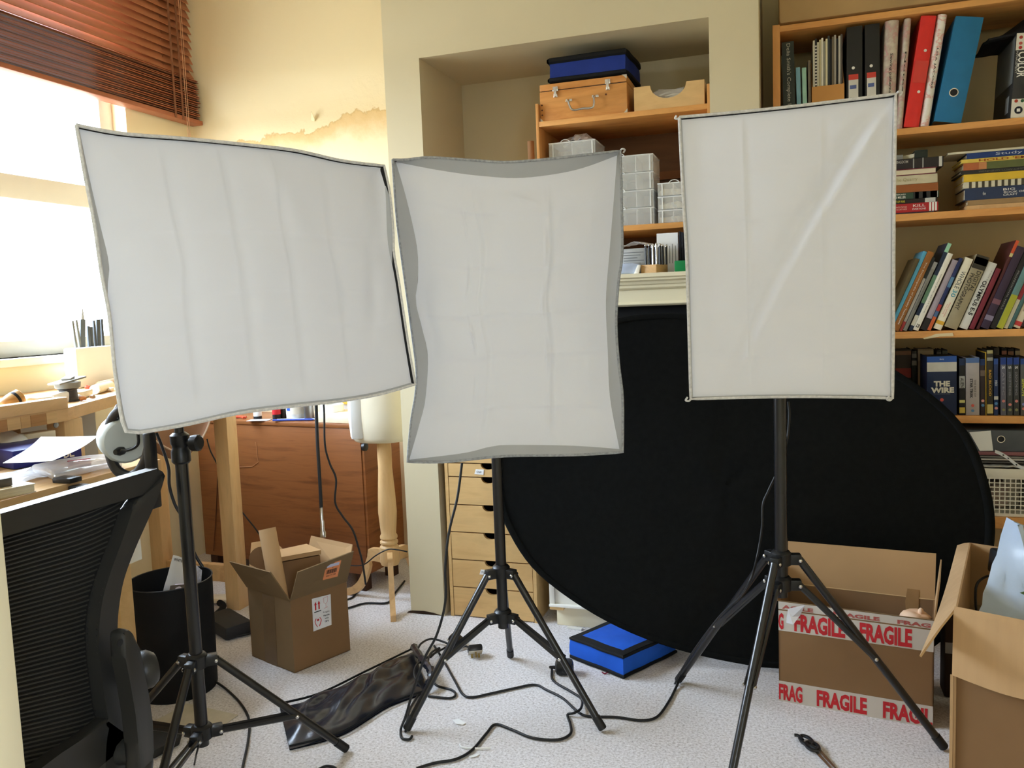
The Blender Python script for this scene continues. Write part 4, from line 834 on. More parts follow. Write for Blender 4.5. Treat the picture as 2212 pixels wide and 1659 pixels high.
# ------------------------------------------------------------------ niche: shelf unit and its contents
SU = CY+0.05
ux0 = at(1157, 250, Y=SU).x; ux1 = NX1-0.003; UB = NB-0.01
us1 = (at(1166, 263, Y=SU).z+at(1525, 223, Y=SU).z)/2; us2 = (at(1346, 487, Y=SU).z+at(1477, 479, Y=SU).z)/2
MT = (at(1340, 592, Y=CY-0.05).z+at(1482, 586, Y=CY-0.05).z)/2; MB_ = at(1400, 661, Y=CY-0.02).z
utop = at(1160, 224, Y=SU).z
t = thing('shelf_unit', 'brown wooden shelf unit standing on the mantel shelf inside the niche', 'shelf', ((ux0+ux1)/2, SU+0.12, MT))
for x0_, x1_ in ((ux0, ux0+0.0095), (ux1-0.0095, ux1)): obj('side_panel', B().mm((x0_, SU, MT+0.0005), (x1_, UB, utop), 0.001), m_pine_v, t)
obj('shelf', B().mm((ux0+0.0095, SU+0.001, us1-0.017), (ux1-0.0095, UB-0.006, us1), 0.001), m_pine, t)
obj('shelf', B().mm((ux0+0.0095, SU+0.001, us2-0.018), (ux1-0.0095, UB-0.006, us2), 0.001), m_pine, t)
obj('back_panel', B().mm((ux0+0.02, UB-0.006, MT+0.001), (ux1-0.02, UB, us1-0.017)), m_darkpine, t)
bz = at(1450, 378, Y=UB-0.02).z
obj('batten', B().mm((ux0+0.02, UB-0.022, bz-0.014), (ux1-0.02, UB-0.006, bz+0.014)), M('batten_wood', (140, 92, 54), 0.6), t)
# fire surround
MF = CY-0.05
mx0 = at(1166, 620, Y=CY).x; mx1 = NX1-0.002
t = thing('fire_surround', 'cream painted fire surround with a moulded mantel shelf', 'fireplace', ((mx0+mx1)/2, CY, 0))
prof = [(0.0, 0), (-0.05, 0), (-0.05, -0.012), (-0.043, -0.016), (-0.043, -0.021), (-0.034, -0.026), (-0.030, -0.034), (-0.024, -0.036), (-0.024, -0.044), (-0.018, -0.049), (0.0, -0.049)]
b = B(); b.rings([[V((x, CY+p, MT+q)) for p, q in prof] for x in (mx0, mx1)]); b.mm((mx0, CY, MT-0.049), (mx1, UB, MT)); obj('mantel_shelf', b, m_creamgloss, t, ang=25)
obj('frieze', B().mm((mx0, CY-0.012, MB_+0.014), (mx1, CY+0.04, MT-0.049)), m_creamgloss, t)
b = B(); b.rings([[V((x, CY-0.012-0.010*math.sin(math.pi*k/6), MB_+0.014-0.014*k/6)) for k in range(7)]+[V((x, CY+0.03, MB_)), V((x, CY+0.03, MB_+0.014))] for x in (mx0, mx1)]); obj('bead_moulding', b, m_creamgloss, t, ang=25)
obj('dark_opening_panel', B().mm((mx0+0.09, CY+0.03, 0.05), (mx1-0.02, CY+0.05, MB_)), m_blackmatt, t)  # black panel put in for the dark inside of the fireplace opening
wz = at(1200, 1302, Y=CY).z; wx1 = at(1360, 1200, Y=CY).x
obj('white_jamb', B().mm((mx0, CY-0.012, wz), (mx0+0.018, CY+0.03, MB_), 0.001), m_white, t)
obj('white_panel', B().mm((mx0+0.018, CY-0.004, wz), (wx1+0.2, CY+0.028, 0.55), 0.001), m_white, t)
obj('white_ledge', B().mm((mx0, CY-0.02, wz-0.008), (wx1+0.2, CY+0.03, wz), 0.001), m_white, t)
obj('plinth_panel', B().mm((mx0+0.018, CY+0.012, 0.0), (wx1+0.2, CY+0.03, wz-0.008), 0.001), m_creamgloss, t)
obj('wooden_bracket', B().mm((mx0+0.002, CY-0.018, wz-0.018), (mx0+0.05, CY+0.01, wz-0.008)), m_birch, t)
# drawers
DY = CY+0.008
dx0 = at(964, 1100, Y=DY).x; dx1 = at(1161, 1320, Y=DY).x; dt = 0.80
t = thing('drawer_unit', 'tall birch drawer unit with half-moon finger notches in the chimney recess', 'drawers', ((dx0+dx1)/2, DY+0.17, 0))
b = B(); b.mm((dx0, DY, 0.0), (dx0+0.012, DY+0.33, dt)); b.mm((dx1-0.012, DY, 0), (dx1, DY+0.33, dt)); b.mm((dx0+0.012, DY+0.32, 0), (dx1-0.012, DY+0.33, dt)); b.mm((dx0, DY, dt), (dx1, DY+0.33, dt+0.012)); obj('carcass', b, m_birch, t)
def notched(x0, x1, z0, z1, y, th, r, cx=None):
    cx = (x0+x1)/2 if cx is None else cx
    pts = [(x0, z0), (x1, z0), (x1, z1), (cx+r, z1)]+[(cx+r*math.cos(a), z1-r*0.78*math.sin(a)) for a in [math.pi*k/12 for k in range(1, 12)]]+[(cx-r, z1), (x0, z1)]
    return B().slab([V((x, y, z)) for x, z in pts], (0, th, 0))
zs = [at(1062, yy, Y=DY).z for yy in (1333, 1272, 1212, 1152, 1092, 1031)]; zs[0] = 0.004
hs = [(zs[i], zs[i+1]-0.004) for i in range(5)]; z = zs[5]
while z < dt-0.05: hs.append((z, z+0.045)); z += 0.049
for i, (a, c) in enumerate(hs):
    o = obj('drawer', notched(dx0+0.014, dx1-0.014, a, c, DY+0.001, 0.012, 0.026), m_birch, t, ang=20)
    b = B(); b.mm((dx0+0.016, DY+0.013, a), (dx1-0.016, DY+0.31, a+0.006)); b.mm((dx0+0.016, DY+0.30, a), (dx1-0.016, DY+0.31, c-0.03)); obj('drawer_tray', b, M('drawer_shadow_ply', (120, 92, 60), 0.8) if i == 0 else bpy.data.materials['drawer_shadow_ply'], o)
    if i in (1, 5):
        p = at(1046, 1236, Y=DY) if i == 1 else at(1035, 1019, Y=DY)
        obj('paper_tag', B().slab([p+V((-0.018, 0, -0.009)), p+V((0.016, 0, -0.010)), p+V((0.018, 0, 0.008)), p+V((-0.012, 0, 0.009))], (0, -0.0006, 0)), m_paper, o)
        letters('MAG' if i == 1 else 'Chain', p+V((0, -0.001, 0)), V((0.018, 0, 0.001)), V((0, 0, 0.008)), m_ink, o, 0.0005)
# brown tube standing on the drawers
p = at(1147, 325, Y=CY+0.12); b = B(); b.lathe([(0.0115, 0), (0.0115, p.z+0.03-dt-0.0125), (0.0095, p.z+0.03-dt-0.0125), (0.0095, 0.1)], (p.x, p.y, dt+0.0125), seg=20)
obj('cardboard_tube', b, M('brown_tube', (150, 108, 70), 0.7), label='brown cardboard tube standing left of the niche shelf unit', cat='tube')
# wooden artist's case
KY = SU+0.015
a0 = at(1164, 258.5, Y=KY); a1 = at(1355, 236, Y=KY); k0, k1 = max(a0.x, ux0+0.0118), a1.x; kt = (at(1168, 185, Y=KY).z+at(1353, 159, Y=KY).z)/2; kb = us1+0.0006
kl = (at(1168, 200, Y=KY).z+at(1353, 175, Y=KY).z)/2; KD = 0.24
m_case = WOOD('varnished_case_wood', (214, 150, 82), (188, 122, 58), sc=(1.5, 6, 10), scale=2.4, rough=0.35)
t = thing('wooden_case', 'varnished wooden case with chrome handle and two latches on the niche shelf', 'case', ((k0+k1)/2, KY+KD/2, kb))
obj('body', B().mm((k0, KY, kb), (k1, KY+KD, kl-0.0012), 0.0015), m_case, t)
obj('lid', B().mm((k0, KY, kl+0.0012), (k1, KY+KD, kt), 0.003), m_case, t)
obj('lid_gap', B().mm((k0+0.003, KY+0.003, kl-0.002), (k1-0.003, KY+KD-0.003, kl+0.002)), m_ink, t)
for px, py in ((1200, 198), (1313, 182)):
    c = at(px, py, Y=KY); b = B(); b.cbox((c.x, KY-0.002, c.z+0.008), (0.018, 0.004, 0.016), bev=0.002); b.cbox((c.x, KY-0.005, c.z-0.002), (0.009, 0.006, 0.032), bev=0.002); b.cbox((c.x, KY-0.002, c.z-0.014), (0.013, 0.004, 0.01), bev=0.001)
    obj('latch', b, m_chrome, t); 
h0, h1 = at(1229, 217, Y=KY), at(1286, 208, Y=KY); hb0, hb1 = at(1236, 237, Y=KY-0.02), at(1281, 231, Y=KY-0.02)
b = B(); b.tube(curve([h0+V((0, -0.003, 0)), h0+V((0.001, -0.016, -0.006)), hb0, hb0.lerp(hb1, 0.5)+V((0, -0.003, -0.001)), hb1, h1+V((-0.001, -0.016, -0.006)), h1+V((0, -0.003, 0))], 5), 0.0036, 8)
for h in (h0, h1): b.cbox((h.x, KY-0.0015, h.z), (0.022, 0.003, 0.008), bev=0.001)
obj('handle', b, m_chrome, t)
for x, z, sx_, sz_ in ((k0, kb, 1, 1), (k1, kb, -1, 1), (k1, kt, -1, -1)):
    b = B(); b.slab([V((x-sx_*0.001, KY-0.001, z-sz_*0.0004)), V((x+sx_*0.016, KY-0.001, z-sz_*0.0004)), V((x+sx_*0.010, KY-0.001, z+sz_*0.003)), V((x+sx_*0.003, KY-0.001, z+sz_*0.010)), V((x-sx_*0.001, KY-0.001, z+sz_*0.014))], (0, 0.0014, 0)); obj('metal_corner', b, m_chrome, t)
for k in range(3): disc(V((k0+0.007, KY-0.0002, kb+0.022+0.016*k)), 0.0028, paint((92, 50, 30)), t, 'dowel_end')
disc(at(1309, 204, Y=KY-0.0002), 0.0032, paint((92, 50, 30)), t, 'dowel_end')
# blue zip bag on the case
def zip_bag(name, label, quad, zb, hgt, mat, top_mat, top_inset, seam, er=(0.0045, 0.006)):
    """soft rectangular bag: quad = four floor-plan corners (counter-clockwise from front left)"""
    c = sum(quad, V())/4; t = thing(name, label, 'bag', (c.x, c.y, zb))
    def ringz(z, k): return [V((q.x, q.y, z)).lerp(V((c.x, c.y, z)), k) for q in quad]
    def dense(r, n=10): return [r[i].lerp(r[(i+1) % 4], k/n) for i in range(4) for k in range(n)]
    def soft(z, k, bow): return [p+(p-V((c.x, c.y, p.z))).normalized()*bow*noise.noise(p*14) for p in dense(ringz(z, k))]
    b = B(); b.rings([soft(zb+0.006, 0.0, 0.004), soft(zb+hgt*0.3, -0.015, 0.008), soft(zb+hgt*0.65, -0.01, 0.008), soft(zb+hgt-0.004, 0.0, 0.004)], cap=False); obj('body', b, mat, t, ang=60)
    R = [soft(zb+hgt-0.004, 0.0, 0.004), soft(zb+hgt+0.002, 0.02, 0.004), soft(zb+hgt+0.004, top_inset, 0.003)]
    b = B(); b.rings(R, cap=False); b2 = soft(zb+0.006, 0.0, 0.004); b.bm.faces.new([b.bm.verts.new(p) for p in b2]); obj('trim_panel', b, seam, t, ang=60)
    R = [soft(zb+hgt+0.004, top_inset, 0.003)]+[[p+V((0, 0, 0.004*noise.noise(p*20+V((k, 0, 0))))) for p in soft(zb+hgt+0.006, top_inset+(1-top_inset)*k, 0)] for k in (0.3, 0.6, 0.9)]
    b = B(); vs = b.rings(R, cap=False); b.bm.faces.new(vs[-1]); obj('top_panel', b, top_mat, t, ang=60)
    for z, r in ((zb+hgt-0.003, er[0]), (zb+0.007, er[1])):
        rr = soft(z, -0.004, 0.004); b = B(); b.tube(rr+rr[:1], r, 6, cap=False); obj('edge_binding', b, seam, t)
    return t
q0, q1 = at(1188, 168, Y=KY+0.02), at(1354, 150, Y=KY+0.02); bt = at(1370, 118, Y=KY+0.06).z
zip_bag('zip_bag', 'dark blue and black zip bag lying on the wooden case in the niche', [V((q0.x, KY+0.012, 0)), V((q1.x-0.004, KY+0.012, 0)), V((q1.x+0.006, KY+0.215, 0)), V((q0.x+0.01, KY+0.215, 0))], kt+0.006, 0.072, m_navy, m_navy, 0.30, m_blackmatt, (0.010, 0.008))
# notched birch tray
TY = SU+0.02; a0, a1 = at(1370, 232, Y=TY), at(1522, 215, Y=TY); tt = (at(1367, 190, Y=TY).z+at(1525, 170, Y=TY).z)/2; tb = us1+0.0006; a1.x = min(a1.x, ux1-0.0105)
t = thing('notched_tray', 'birch drawer tray with a half-moon notch on the niche shelf', 'tray', ((a0.x+a1.x)/2, TY+0.1, tb))
cx = at(1443, 185, Y=TY).x; r = (at(1482, 180, Y=TY).x-at(1404, 188, Y=TY).x)/2
obj('front', notched(a0.x, a1.x, tb, tt, TY, 0.012, r, cx), m_birch, t, ang=20)
b = B(); b.mm((a0.x, TY+0.012, tb), (a0.x+0.01, TY+0.2, tt-0.002)); b.mm((a1.x-0.01, TY+0.012, tb), (a1.x, TY+0.2, tt-0.002)); b.mm((a0.x, TY+0.19, tb), (a1.x, TY+0.2, tt-0.002)); b.mm((a0.x+0.01, TY+0.012, tb), (a1.x-0.01, TY+0.19, tb+0.006)); obj('sides', b, m_birch, t)
b = B(); b.cbox((cx, TY+0.09, tb+0.045), (0.12, 0.1, 0.06), bev=0.02); bmesh.ops.subdivide_edges(b.bm, edges=b.bm.edges[:], cuts=2, use_grid_fill=True); b.jitter(0.008, 30); b.bm.transform(Matrix.Translation((0, 0, 0)))
obj('plastic_bag', b, m_bagclear, label='crumpled clear bag lying in the notched birch tray', cat='bag', smooth=False)
# clear organiser boxes
def organiser(name, label, x0, x1, y0_, y1_, z0, h, group=None, n=2, clasp=True, fill=None, mat=m_clear):
    t = thing(name, label, 'box', ((x0+x1)/2, (y0_+y1_)/2, z0), group); w = 0.0014
    b = B(); b.mm((x0, y0_, z0), (x1, y0_+w, z0+h)); b.mm((x0, y1_-w, z0), (x1, y1_, z0+h)); b.mm((x0, y0_, z0), (x0+w, y1_, z0+h)); b.mm((x1-w, y0_, z0), (x1, y1_, z0+h)); b.mm((x0, y0_, z0), (x1, y1_, z0+w)); obj('tub', b, mat, t, smooth=False)
    b = B(); b.mm((x0-0.001, y0_-0.001, z0+h-0.004), (x1+0.001, y1_+0.001, z0+h), 0.001); obj('lid', b, m_clear_e, t)
    b = B()
    for k in range(1, n): b.mm((x0+(x1-x0)*k/n-0.0012, y0_+0.002, z0+0.002), (x0+(x1-x0)*k/n+0.0012, y1_-0.002, z0+h-0.005))
    for xx in (x0+0.014, x1-0.010): b.mm((xx-0.002, y0_-0.0015, z0+0.002), (xx+0.002, y0_+0.0005, z0+h-0.003))
    obj('ribs', b, m_clear_e, t, smooth=False)
    if clasp:
        c = V((x0+(x1-x0)*0.36, y0_-0.002, z0+h-0.004)); b = B(); b.tube([c+V((0.016*math.cos(a), 0, 0.011*math.sin(a))) for a in [math.pi*k/10 for k in range(11)]], 0.0014, 6); obj('clasp', b, m_clear_e, t)
    if fill:
        b = B(); zf = z0+h*0.45; G = [[V((x0+0.004+(x1-x0-0.008)*i/9, y0_+0.004+(y1_-y0_-0.008)*j/6, zf+h*0.25*noise.noise(V((i*.9, j*.9, z0*50))))) for i in range(10)] for j in range(7)]
        rim = B(); vs = [[b.bm.verts.new(p) for p in row] for row in G]
        for j in range(6):
            for i in range(9): b.bm.faces.new((vs[j][i], vs[j][i+1], vs[j+1][i+1], vs[j+1][i]))
        lo = [b.bm.verts.new(V((p.co.x, p.co.y, z0+0.003))) for p in vs[0]]
        for i in range(9): b.bm.faces.new((lo[i], lo[i+1], vs[0][i+1], vs[0][i]))
        rim.bm.free(); obj('contents', b, fill, t, kind='stuff')
    return t
OY = SU+0.02
x0 = at(1302, 470, Y=OY).x; x1 = at(1413, 470, Y=OY).x; ztop = at(1380, 333, Y=OY).z; h = (ztop-us2)/4
m_bits = M('cream_bits', (196, 186, 160), 0.8, var=0.3, vs=70, bmp=0.4, bs=120)
for k, wrd in enumerate(('bottom', 'second from the bottom', 'third from the bottom', 'top')):
    organiser('organiser_box', 'clear plastic organiser box, %s of the tall stack on the niche shelf' % wrd, x0, x1, OY, OY+0.14, us2+0.0006+h*k, h-0.0012, 'clear organiser boxes in the tall stack', 3)
x0 = at(1422, 470, Y=OY).x; x1 = ux1-0.024; ztop = at(1440, 394, Y=OY).z; h = (ztop-us2)/3
for k, wrd in enumerate(('bottom', 'middle', 'top')):
    organiser('organiser_box', 'clear box with cream bits, %s of the short stack beside the tall one' % wrd, x0, x1, OY, OY+0.13, us2+0.0006+h*k, h-0.0012, 'clear boxes in the short stack', 3, k == 2, m_bits)
x0 = at(1186, 330, Y=OY+0.01).x; x1 = at(1286, 330, Y=OY+0.01).x; ztop = at(1230, 305, Y=OY+0.01).z; h = (ztop-us2)/3
for k, wrd in enumerate(('bottom', 'middle', 'top')):
    organiser('organiser_box', 'clear organiser box, %s of the stack at the left end of the niche shelf' % wrd, x0, x1, OY+0.01, OY+0.16, us2+0.0006+h*k, h-0.0012, 'clear boxes at the left end of the shelf', 2, k == 2)
b = B(); xc = (x0+x1)/2
G = [[V((x0+0.03+0.12*i/10, OY+0.03+0.1*j/6, ztop+0.004+0.028*max(0, math.sin(math.pi*i/10)*math.sin(math.pi*j/6))+0.012*noise.noise(V((i*1.1, j*1.2, 5))))) for i in range(11)] for j in range(7)]
for r_ in G:
    for p in r_: p.z = max(p.z, ztop+0.002)
obj('polythene_bag', b.grid(G, 0.0008), m_bagclear, label='crumpled clear polythene bag on the leftmost clear box stack', cat='bag', smooth=False)
# things on the mantel shelf
IY = CY-0.02
def it(px, py, y=IY): return at(px, py, Y=y)
a, c = it(1330, 569), it(1395, 534); b = B(); b.mm((a.x, IY+0.03, MT+0.0006), (c.x, IY+0.05, c.z), 0.001)
t = obj('instruction_box', b, paint((176, 178, 176)), label='grey-white box with small print behind the blue-white bag on the mantel', cat='box')
for k in range(5): obj('print_line', B().mm((a.x+0.02, IY+0.0294, c.z-0.014-0.0085*k), (c.x-0.012-0.01*(k % 3), IY+0.0302, c.z-0.0115-0.0085*k)), paint((120, 122, 122)), t)
b = B(); G = [[V((it(1325, 525).x+0.125*i/10, IY+0.02+0.06*j/5, c.z+0.004+0.020*abs(noise.noise(V((i*.9, j*.8, 3))))+0.008*math.sin(i/10*3.1))) for i in range(11)] for j in range(6)]
obj('blister_tray', b.grid(G, 0.001), m_bagclear, label='crumpled clear blister tray on the grey-white box', cat='tray', smooth=False)
a, c = it(1335, 590), it(1383, 570); b = B(); b.cbox(((a.x+c.x)/2, IY+0.012, MT+0.018), (c.x-a.x, 0.028, 0.034), bev=0.008); bmesh.ops.subdivide_edges(b.bm, edges=b.bm.edges[:], cuts=2, use_grid_fill=True); b.jitter(0.004, 40)
for v_ in b.bm.verts: v_.co.z = max(v_.co.z, MT+0.0006)
obj('parts_bag', b, paint((176, 186, 204), 0.3), label='small blue-white plastic bag at the left end of the visible mantel', cat='bag')
b = B(); p = it(1374, 578); b.slab([V((p.x-0.006, IY-0.008, MT+0.0006)), V((p.x+0.010, IY-0.008, MT+0.0006)), V((p.x+0.016, IY-0.008, MT+0.026)), V((p.x+0.006, IY-0.008, MT+0.027)), V((p.x-0.002, IY-0.008, MT+0.010))], (0, 0.012, 0), 0.001); obj('plastic_hook', b, m_white, label='small white plastic hook beside the punch block', cat='hook')
a, c = it(1384, 590), it(1450, 569)
t = thing('punch_block', 'small wooden block holding black and silver punches on the mantel', 'tool holder', ((a.x+c.x)/2, IY+0.02, MT+0.0006))
bw = (c.x-a.x)*0.86; cz = c.z
obj('block', B().box(V((a.x, IY+0.004, MT+0.0006)), V((bw*0.62, -0.012, 0)), V((0.028, 0.055, 0)), V((0, 0, cz-MT-0.001)), 0.002), m_beech_h, t)
for i in range(5):
    for j in range(2):
        x = a.x+0.016+bw*0.56*i/4+0.016*j; y = IY+0.008-0.0105*i/4+0.024*j; zt_ = it(1420, 530).z-0.004*j+0.003*math.sin(i*3)
        b = B(); b.tube([(x, y, cz-0.002), (x, y, zt_)], 0.0032, 8); o = obj('punch', b, m_chrome if (i in (2, 3) and j == 0) else m_black, t)
        b = B(); b.lathe([(0.0032, 0), (0.0042, 0.001), (0.0042, 0.004), (0.002, 0.007)], (x, y, zt_), seg=10); obj('punch_head', b, m_chrome, o)
a, c = it(1420, 590, IY+0.07), it(1464, 502, IY+0.07); b = B(); b.mm((a.x, IY+0.07, MT+0.0006), (c.x, IY+0.074, c.z)); t = obj('instruction_card', b, m_paper, label='white card of small print standing behind the punch block', cat='card')
for k in range(7): obj('print_line', B().mm((a.x+0.012+0.009*k, IY+0.0692, MT+0.03), (a.x+0.0145+0.009*k, IY+0.0702, c.z-0.035-0.006*(k % 2))), paint((150, 150, 148)), t)
for k in range(5):
    p = it(1466+5.4*k, 500, IY+0.05); b = B(); b.mm((p.x, IY+0.05, MT+0.0006), (p.x+0.0062, IY+0.17, p.z-0.002*(k % 2)), 0.0008); t = obj('disc_case', b, M('dark_case_%d' % k, (30+6*k, 32+6*k, 42+8*k), 0.3), label=('black disc case right against the white card on the mantel', 'black disc case, second right of the white card', 'dark disc case, third right of the white card', 'dark disc case, fourth right of the white card', 'slate disc case, furthest right of the white card')[k], cat='case', group='dark disc cases on the mantel')
a, c = it(1457, 588), it(1500, 561); b = B(); b.mm((a.x, IY, MT+0.0006), (c.x, IY+0.045, c.z), 0.003); t = obj('green_box', b, paint((28, 122, 66), 0.35), label='small bright green box on the mantel beside the right softbox', cat='box')
# ------------------------------------------------------------------ jeweller's bench under the window
FX = -1.95
zb0 = at(140, 910, X=FX).z; zb1 = at(140, 886, X=FX).z; zl1 = at(140, 858, X=FX).z
ye = at(146, 885, X=FX).y                        # where the front edge turns into the cut-out
BYF = 2.60
t = thing('jewellers_bench', 'beech workbench with a curved cut-out and raised front lip under the window', 'workbench', (-2.25, 2.1, 0))
A2, A3 = at(216, 865, Z=zb1), at(256, 855, Z=zb1)
arc = [(FX-0.006, ye+0.004), (A2.x, A2.y), (A3.x, A3.y), (A3.x-0.01, ye+0.46), (-2.04, ye+0.60), (-1.955, ye+0.66)]
poly = [(-2.58, 1.45), (FX, 1.45), (FX, ye)]+[(p.x, p.y) for p in curve([V((x, y, 0)) for x, y in arc], 4)]+[(FX, BYF), (-2.58, BYF)]
obj('worktop', B().slab([V((x, y, zb0)) for x, y in poly], (0, 0, zb1-zb0+0.004)), m_beech_h, t)
nb = 9; yy = 1.46
for k in range(nb):
    wv = (0.02, 0.045, 0.03, 0.05, 0.025, 0.04, 0.03, 0.05, 0.035)[k]
    obj('edge_block', B().mm((FX-0.001, yy, zb0+0.001), (FX+0.0015, yy+wv, zb1)), WOOD('edge_block_%d' % k, ((206, 164, 110), (176, 128, 78), (214, 176, 122))[k % 3], ((184, 140, 88), (150, 104, 60), (196, 156, 104))[k % 3]), t); yy += wv+0.0008
obj('front_lip', B().mm((FX-0.035, 1.45, zb1+0.004), (FX+0.004, ye, zl1), 0.002), m_beech_h, t)
obj('apron_rail', B().mm((FX-0.19, 1.5, zb0-0.05), (FX-0.16, ye-0.02, zb0)), WOOD('rail_wood', (150, 110, 68), (126, 88, 50)), t)
def leg(x, y, w, zt=None): obj('leg', B().mm((x-w/2, y-w/2, 0), (x+w/2, y+w/2, zt or zb0), 0.002), m_beech, t)
f = at(507, 1316, Z=0); leg(f.x, f.y+0.02, 0.058); LX, LY = f.x, f.y+0.02
p = at(138, 930, X=FX-0.05); leg(FX-0.05, p.y+0.005, 0.066)
p = at(338, 1150, Y=LY-0.02); leg(p.x-0.0, LY, 0.056); BLX = p.x
leg(-2.53, 1.87, 0.058)
obj('stretcher', B().mm((BLX+0.028, LY-0.014, 0.10), (LX-0.029, LY+0.014, 0.165), 0.002), m_beech_h, t)
obj('bolt', B().lathe([(0, 0), (0.008, 0), (0.008, 0.003), (0, 0.004)], at(120, 918, X=FX-0.014), axis=(1, 0, 0), seg=14), m_steel, t)
# leather skin below the cut-out
m_leather = M('brown_leather', (150, 112, 84), 0.75, var=0.12, vs=8, bmp=0.3, bs=60)
top = [V((x, y, zb0-0.006)) for x, y in [(p.x, p.y) for p in curve([V((x, y, 0)) for x, y in arc], 6)][11:]]; y_s = top[0].y; front = []
for k in range(7):
    s = k/6; front.append(V((FX-0.01-0.10*(1-s)**3, y_s+(ye+0.66-y_s)*s, zb0-0.01-0.17*math.sin(math.pi*s)**0.8)))
G = []
T_, F_ = resample(top, 21), resample(curve(front, 4), 21)
for j in range(11):
    s = j/10; G.append([a.lerp(c, s)-V((0, 0, 0.10*math.sin(math.pi*s)*math.sin(math.pi*i/20))) for i, (a, c) in enumerate(zip(T_, F_))])
b = B(); b.grid(G, 0.003); sk = obj('leather_skin', b, m_leather, t, ang=80)
obj('back_board', B().mm((-2.50, 1.95, 0.30), (-2.49, 2.46, zb0-0.004)), M('pale_grey_board', (196, 196, 188), 0.6), t)
b = B(); b.tube(F_, 0.003, 6); obj('skin_edge', b, M('pale_hide_edge', (196, 170, 146), 0.8), sk)
# ---- things on the bench
ZB = zb1+0.0045
def on(px, py, z=ZB): return at(px, py, Z=z)
def rest(px, X_): return at(px, 870, X=X_).y
p = at(22, 832, X=-2.02); m_mal = WOOD('mallet_wood', (196, 152, 96), (166, 118, 66))
t = thing('mallet', 'wooden mallet head with a dark band at the left end of the bench', 'mallet', (p.x, p.y, ZB)); d = V((0.15, 0.95, 0.45)).normalized(); c = V((p.x, p.y-0.03, ZB+0.022))
b = B(); b.lathe([(0.016, 0), (0.018, 0.003), (0.022, 0.03), (0.021, 0.056), (0.018, 0.058)], c, axis=d, seg=18); obj('head', b, m_mal, t)
b = B(); b.lathe([(0.0222, 0.036), (0.0226, 0.040), (0.0222, 0.044)], c, axis=d, seg=18); obj('band', b, m_ink, t)
b = B(); b.tube([c+d*0.03, c+d*0.03+V((-0.16, -0.06, -0.012))], 0.008, 8); obj('handle', b, m_mal, t)
xx = -2.12; p = at(147, 845, X=xx); yc = p.y
t = thing('dapping_stand', 'stack of dull metal plates on a dark round stand on the bench', 'metalwork', (xx, yc, ZB)); s = at(147, 808, X=xx).z-ZB
b = B(); b.lathe([(0.036, 0), (0.036, 0.006), (0.027, 0.012), (0.026, s*0.42), (0.03, s*0.46), (0.0, s*0.47)], (xx, yc, ZB), seg=20); obj('stand', b, M('dark_bronze', (72, 66, 62), 0.5), t)
b = B(); b.lathe([(0.030, s*0.47), (0.036, s*0.5), (0.038, s*0.70), (0.0, s*0.71)], (xx, yc, ZB), seg=20); obj('collar', b, M('pewter', (136, 132, 122), 0.5), t)
b = B(); b.cbox((xx, yc, ZB+s*0.76), (0.05, 0.105, 0.006), Euler((0.14, 0, 0)), bev=0.002); b.cbox((xx, yc+0.004, ZB+s*0.84), (0.03, 0.03, 0.008), Euler((0.2, 0, 0.4)), bev=0.002); obj('plate', b, bpy.data.materials['pewter'], t)
def lump(name, lab, px, py, X_, sz, mat, group=None, cat='packet', rot=0.0, jit=0.006):
    p = at(px, py, X=X_); b = B(); b.cbox((p.x, p.y, ZB+sz[2]/2), sz, Euler((0, 0, rot)), bev=min(sz)*0.25); bmesh.ops.subdivide_edges(b.bm, edges=b.bm.edges[:], cuts=2, use_grid_fill=True); b.jitter(jit, 32, px*0.1)
    for v_ in b.bm.verts: v_.co.z = max(v_.co.z, ZB+0.0004)
    return obj(name, b, mat, label=lab, cat=cat, group=group, smooth=True, ang=60)
m_cr = paint((226, 212, 184)); m_wh = paint((236, 234, 228))
lump('paper_bag', 'crumpled cream paper bag behind the bench lip', 75, 848, -2.06, (0.05, 0.09, 0.034), m_cr)
lump('paper_packet', 'long flat cream paper packet below the metal plates', 165, 848, -2.17, (0.05, 0.10, 0.024), m_cr, rot=0.2)
lump('cloth_pad', 'white cloth pad behind the bench lip', 108, 838, -2.12, (0.06, 0.09, 0.03), m_wh, cat='cloth')
lump('paint_box', 'small white box at the left end of the bench', 18, 850, -2.03, (0.03, 0.045, 0.028), m_wh, cat='box', jit=0.001)
lump('ink_bar', 'small dark blue bar beside the mallet', 50, 826, -2.14, (0.014, 0.04, 0.012), paint((52, 54, 96)), cat='bar', jit=0.001)
p0, p1 = at(207, 851, X=-2.20), at(238, 842, X=-2.27); r = 0.0165
t = thing('plastic_tube', 'short cream plastic tube lying near the bench cut-out', 'tube', (p0.x, p0.y, ZB)); r0 = r; b = B(); b.tube([V((p0.x, p0.y, ZB+r)), V((p1.x, p1.y, ZB+r))], r, 18); obj('tube_body', b, m_cr, t)
d = V((p0.x-p1.x, p0.y-p1.y, 0)).normalized(); b = B(); b.tube([V((p0.x, p0.y, ZB+r)), V((p0.x, p0.y, ZB+r))+d*0.012], r*0.97, 18); obj('tube_cap', b, m_wh, t)
p0, p1 = at(215, 838, X=-2.35), at(262, 822, X=-2.44); b = B(); b.tube([V((p0.x, p0.y, ZB+0.014)), V((p1.x, p1.y, ZB+0.014))], 0.0135, 14); obj('paper_roll', b, paint((200, 170, 140)), label='pinkish paper roll lying behind the cream tube', cat='roll')
cols = [('purple', (96, 76, 128)), ('white', (226, 220, 214)), ('amber', (196, 128, 74)), ('rust-red', (176, 82, 60)), ('slate', (104, 106, 124)), ('tan', (186, 150, 118)), ('cream', (232, 216, 190)), ('brown', (120, 84, 70))]
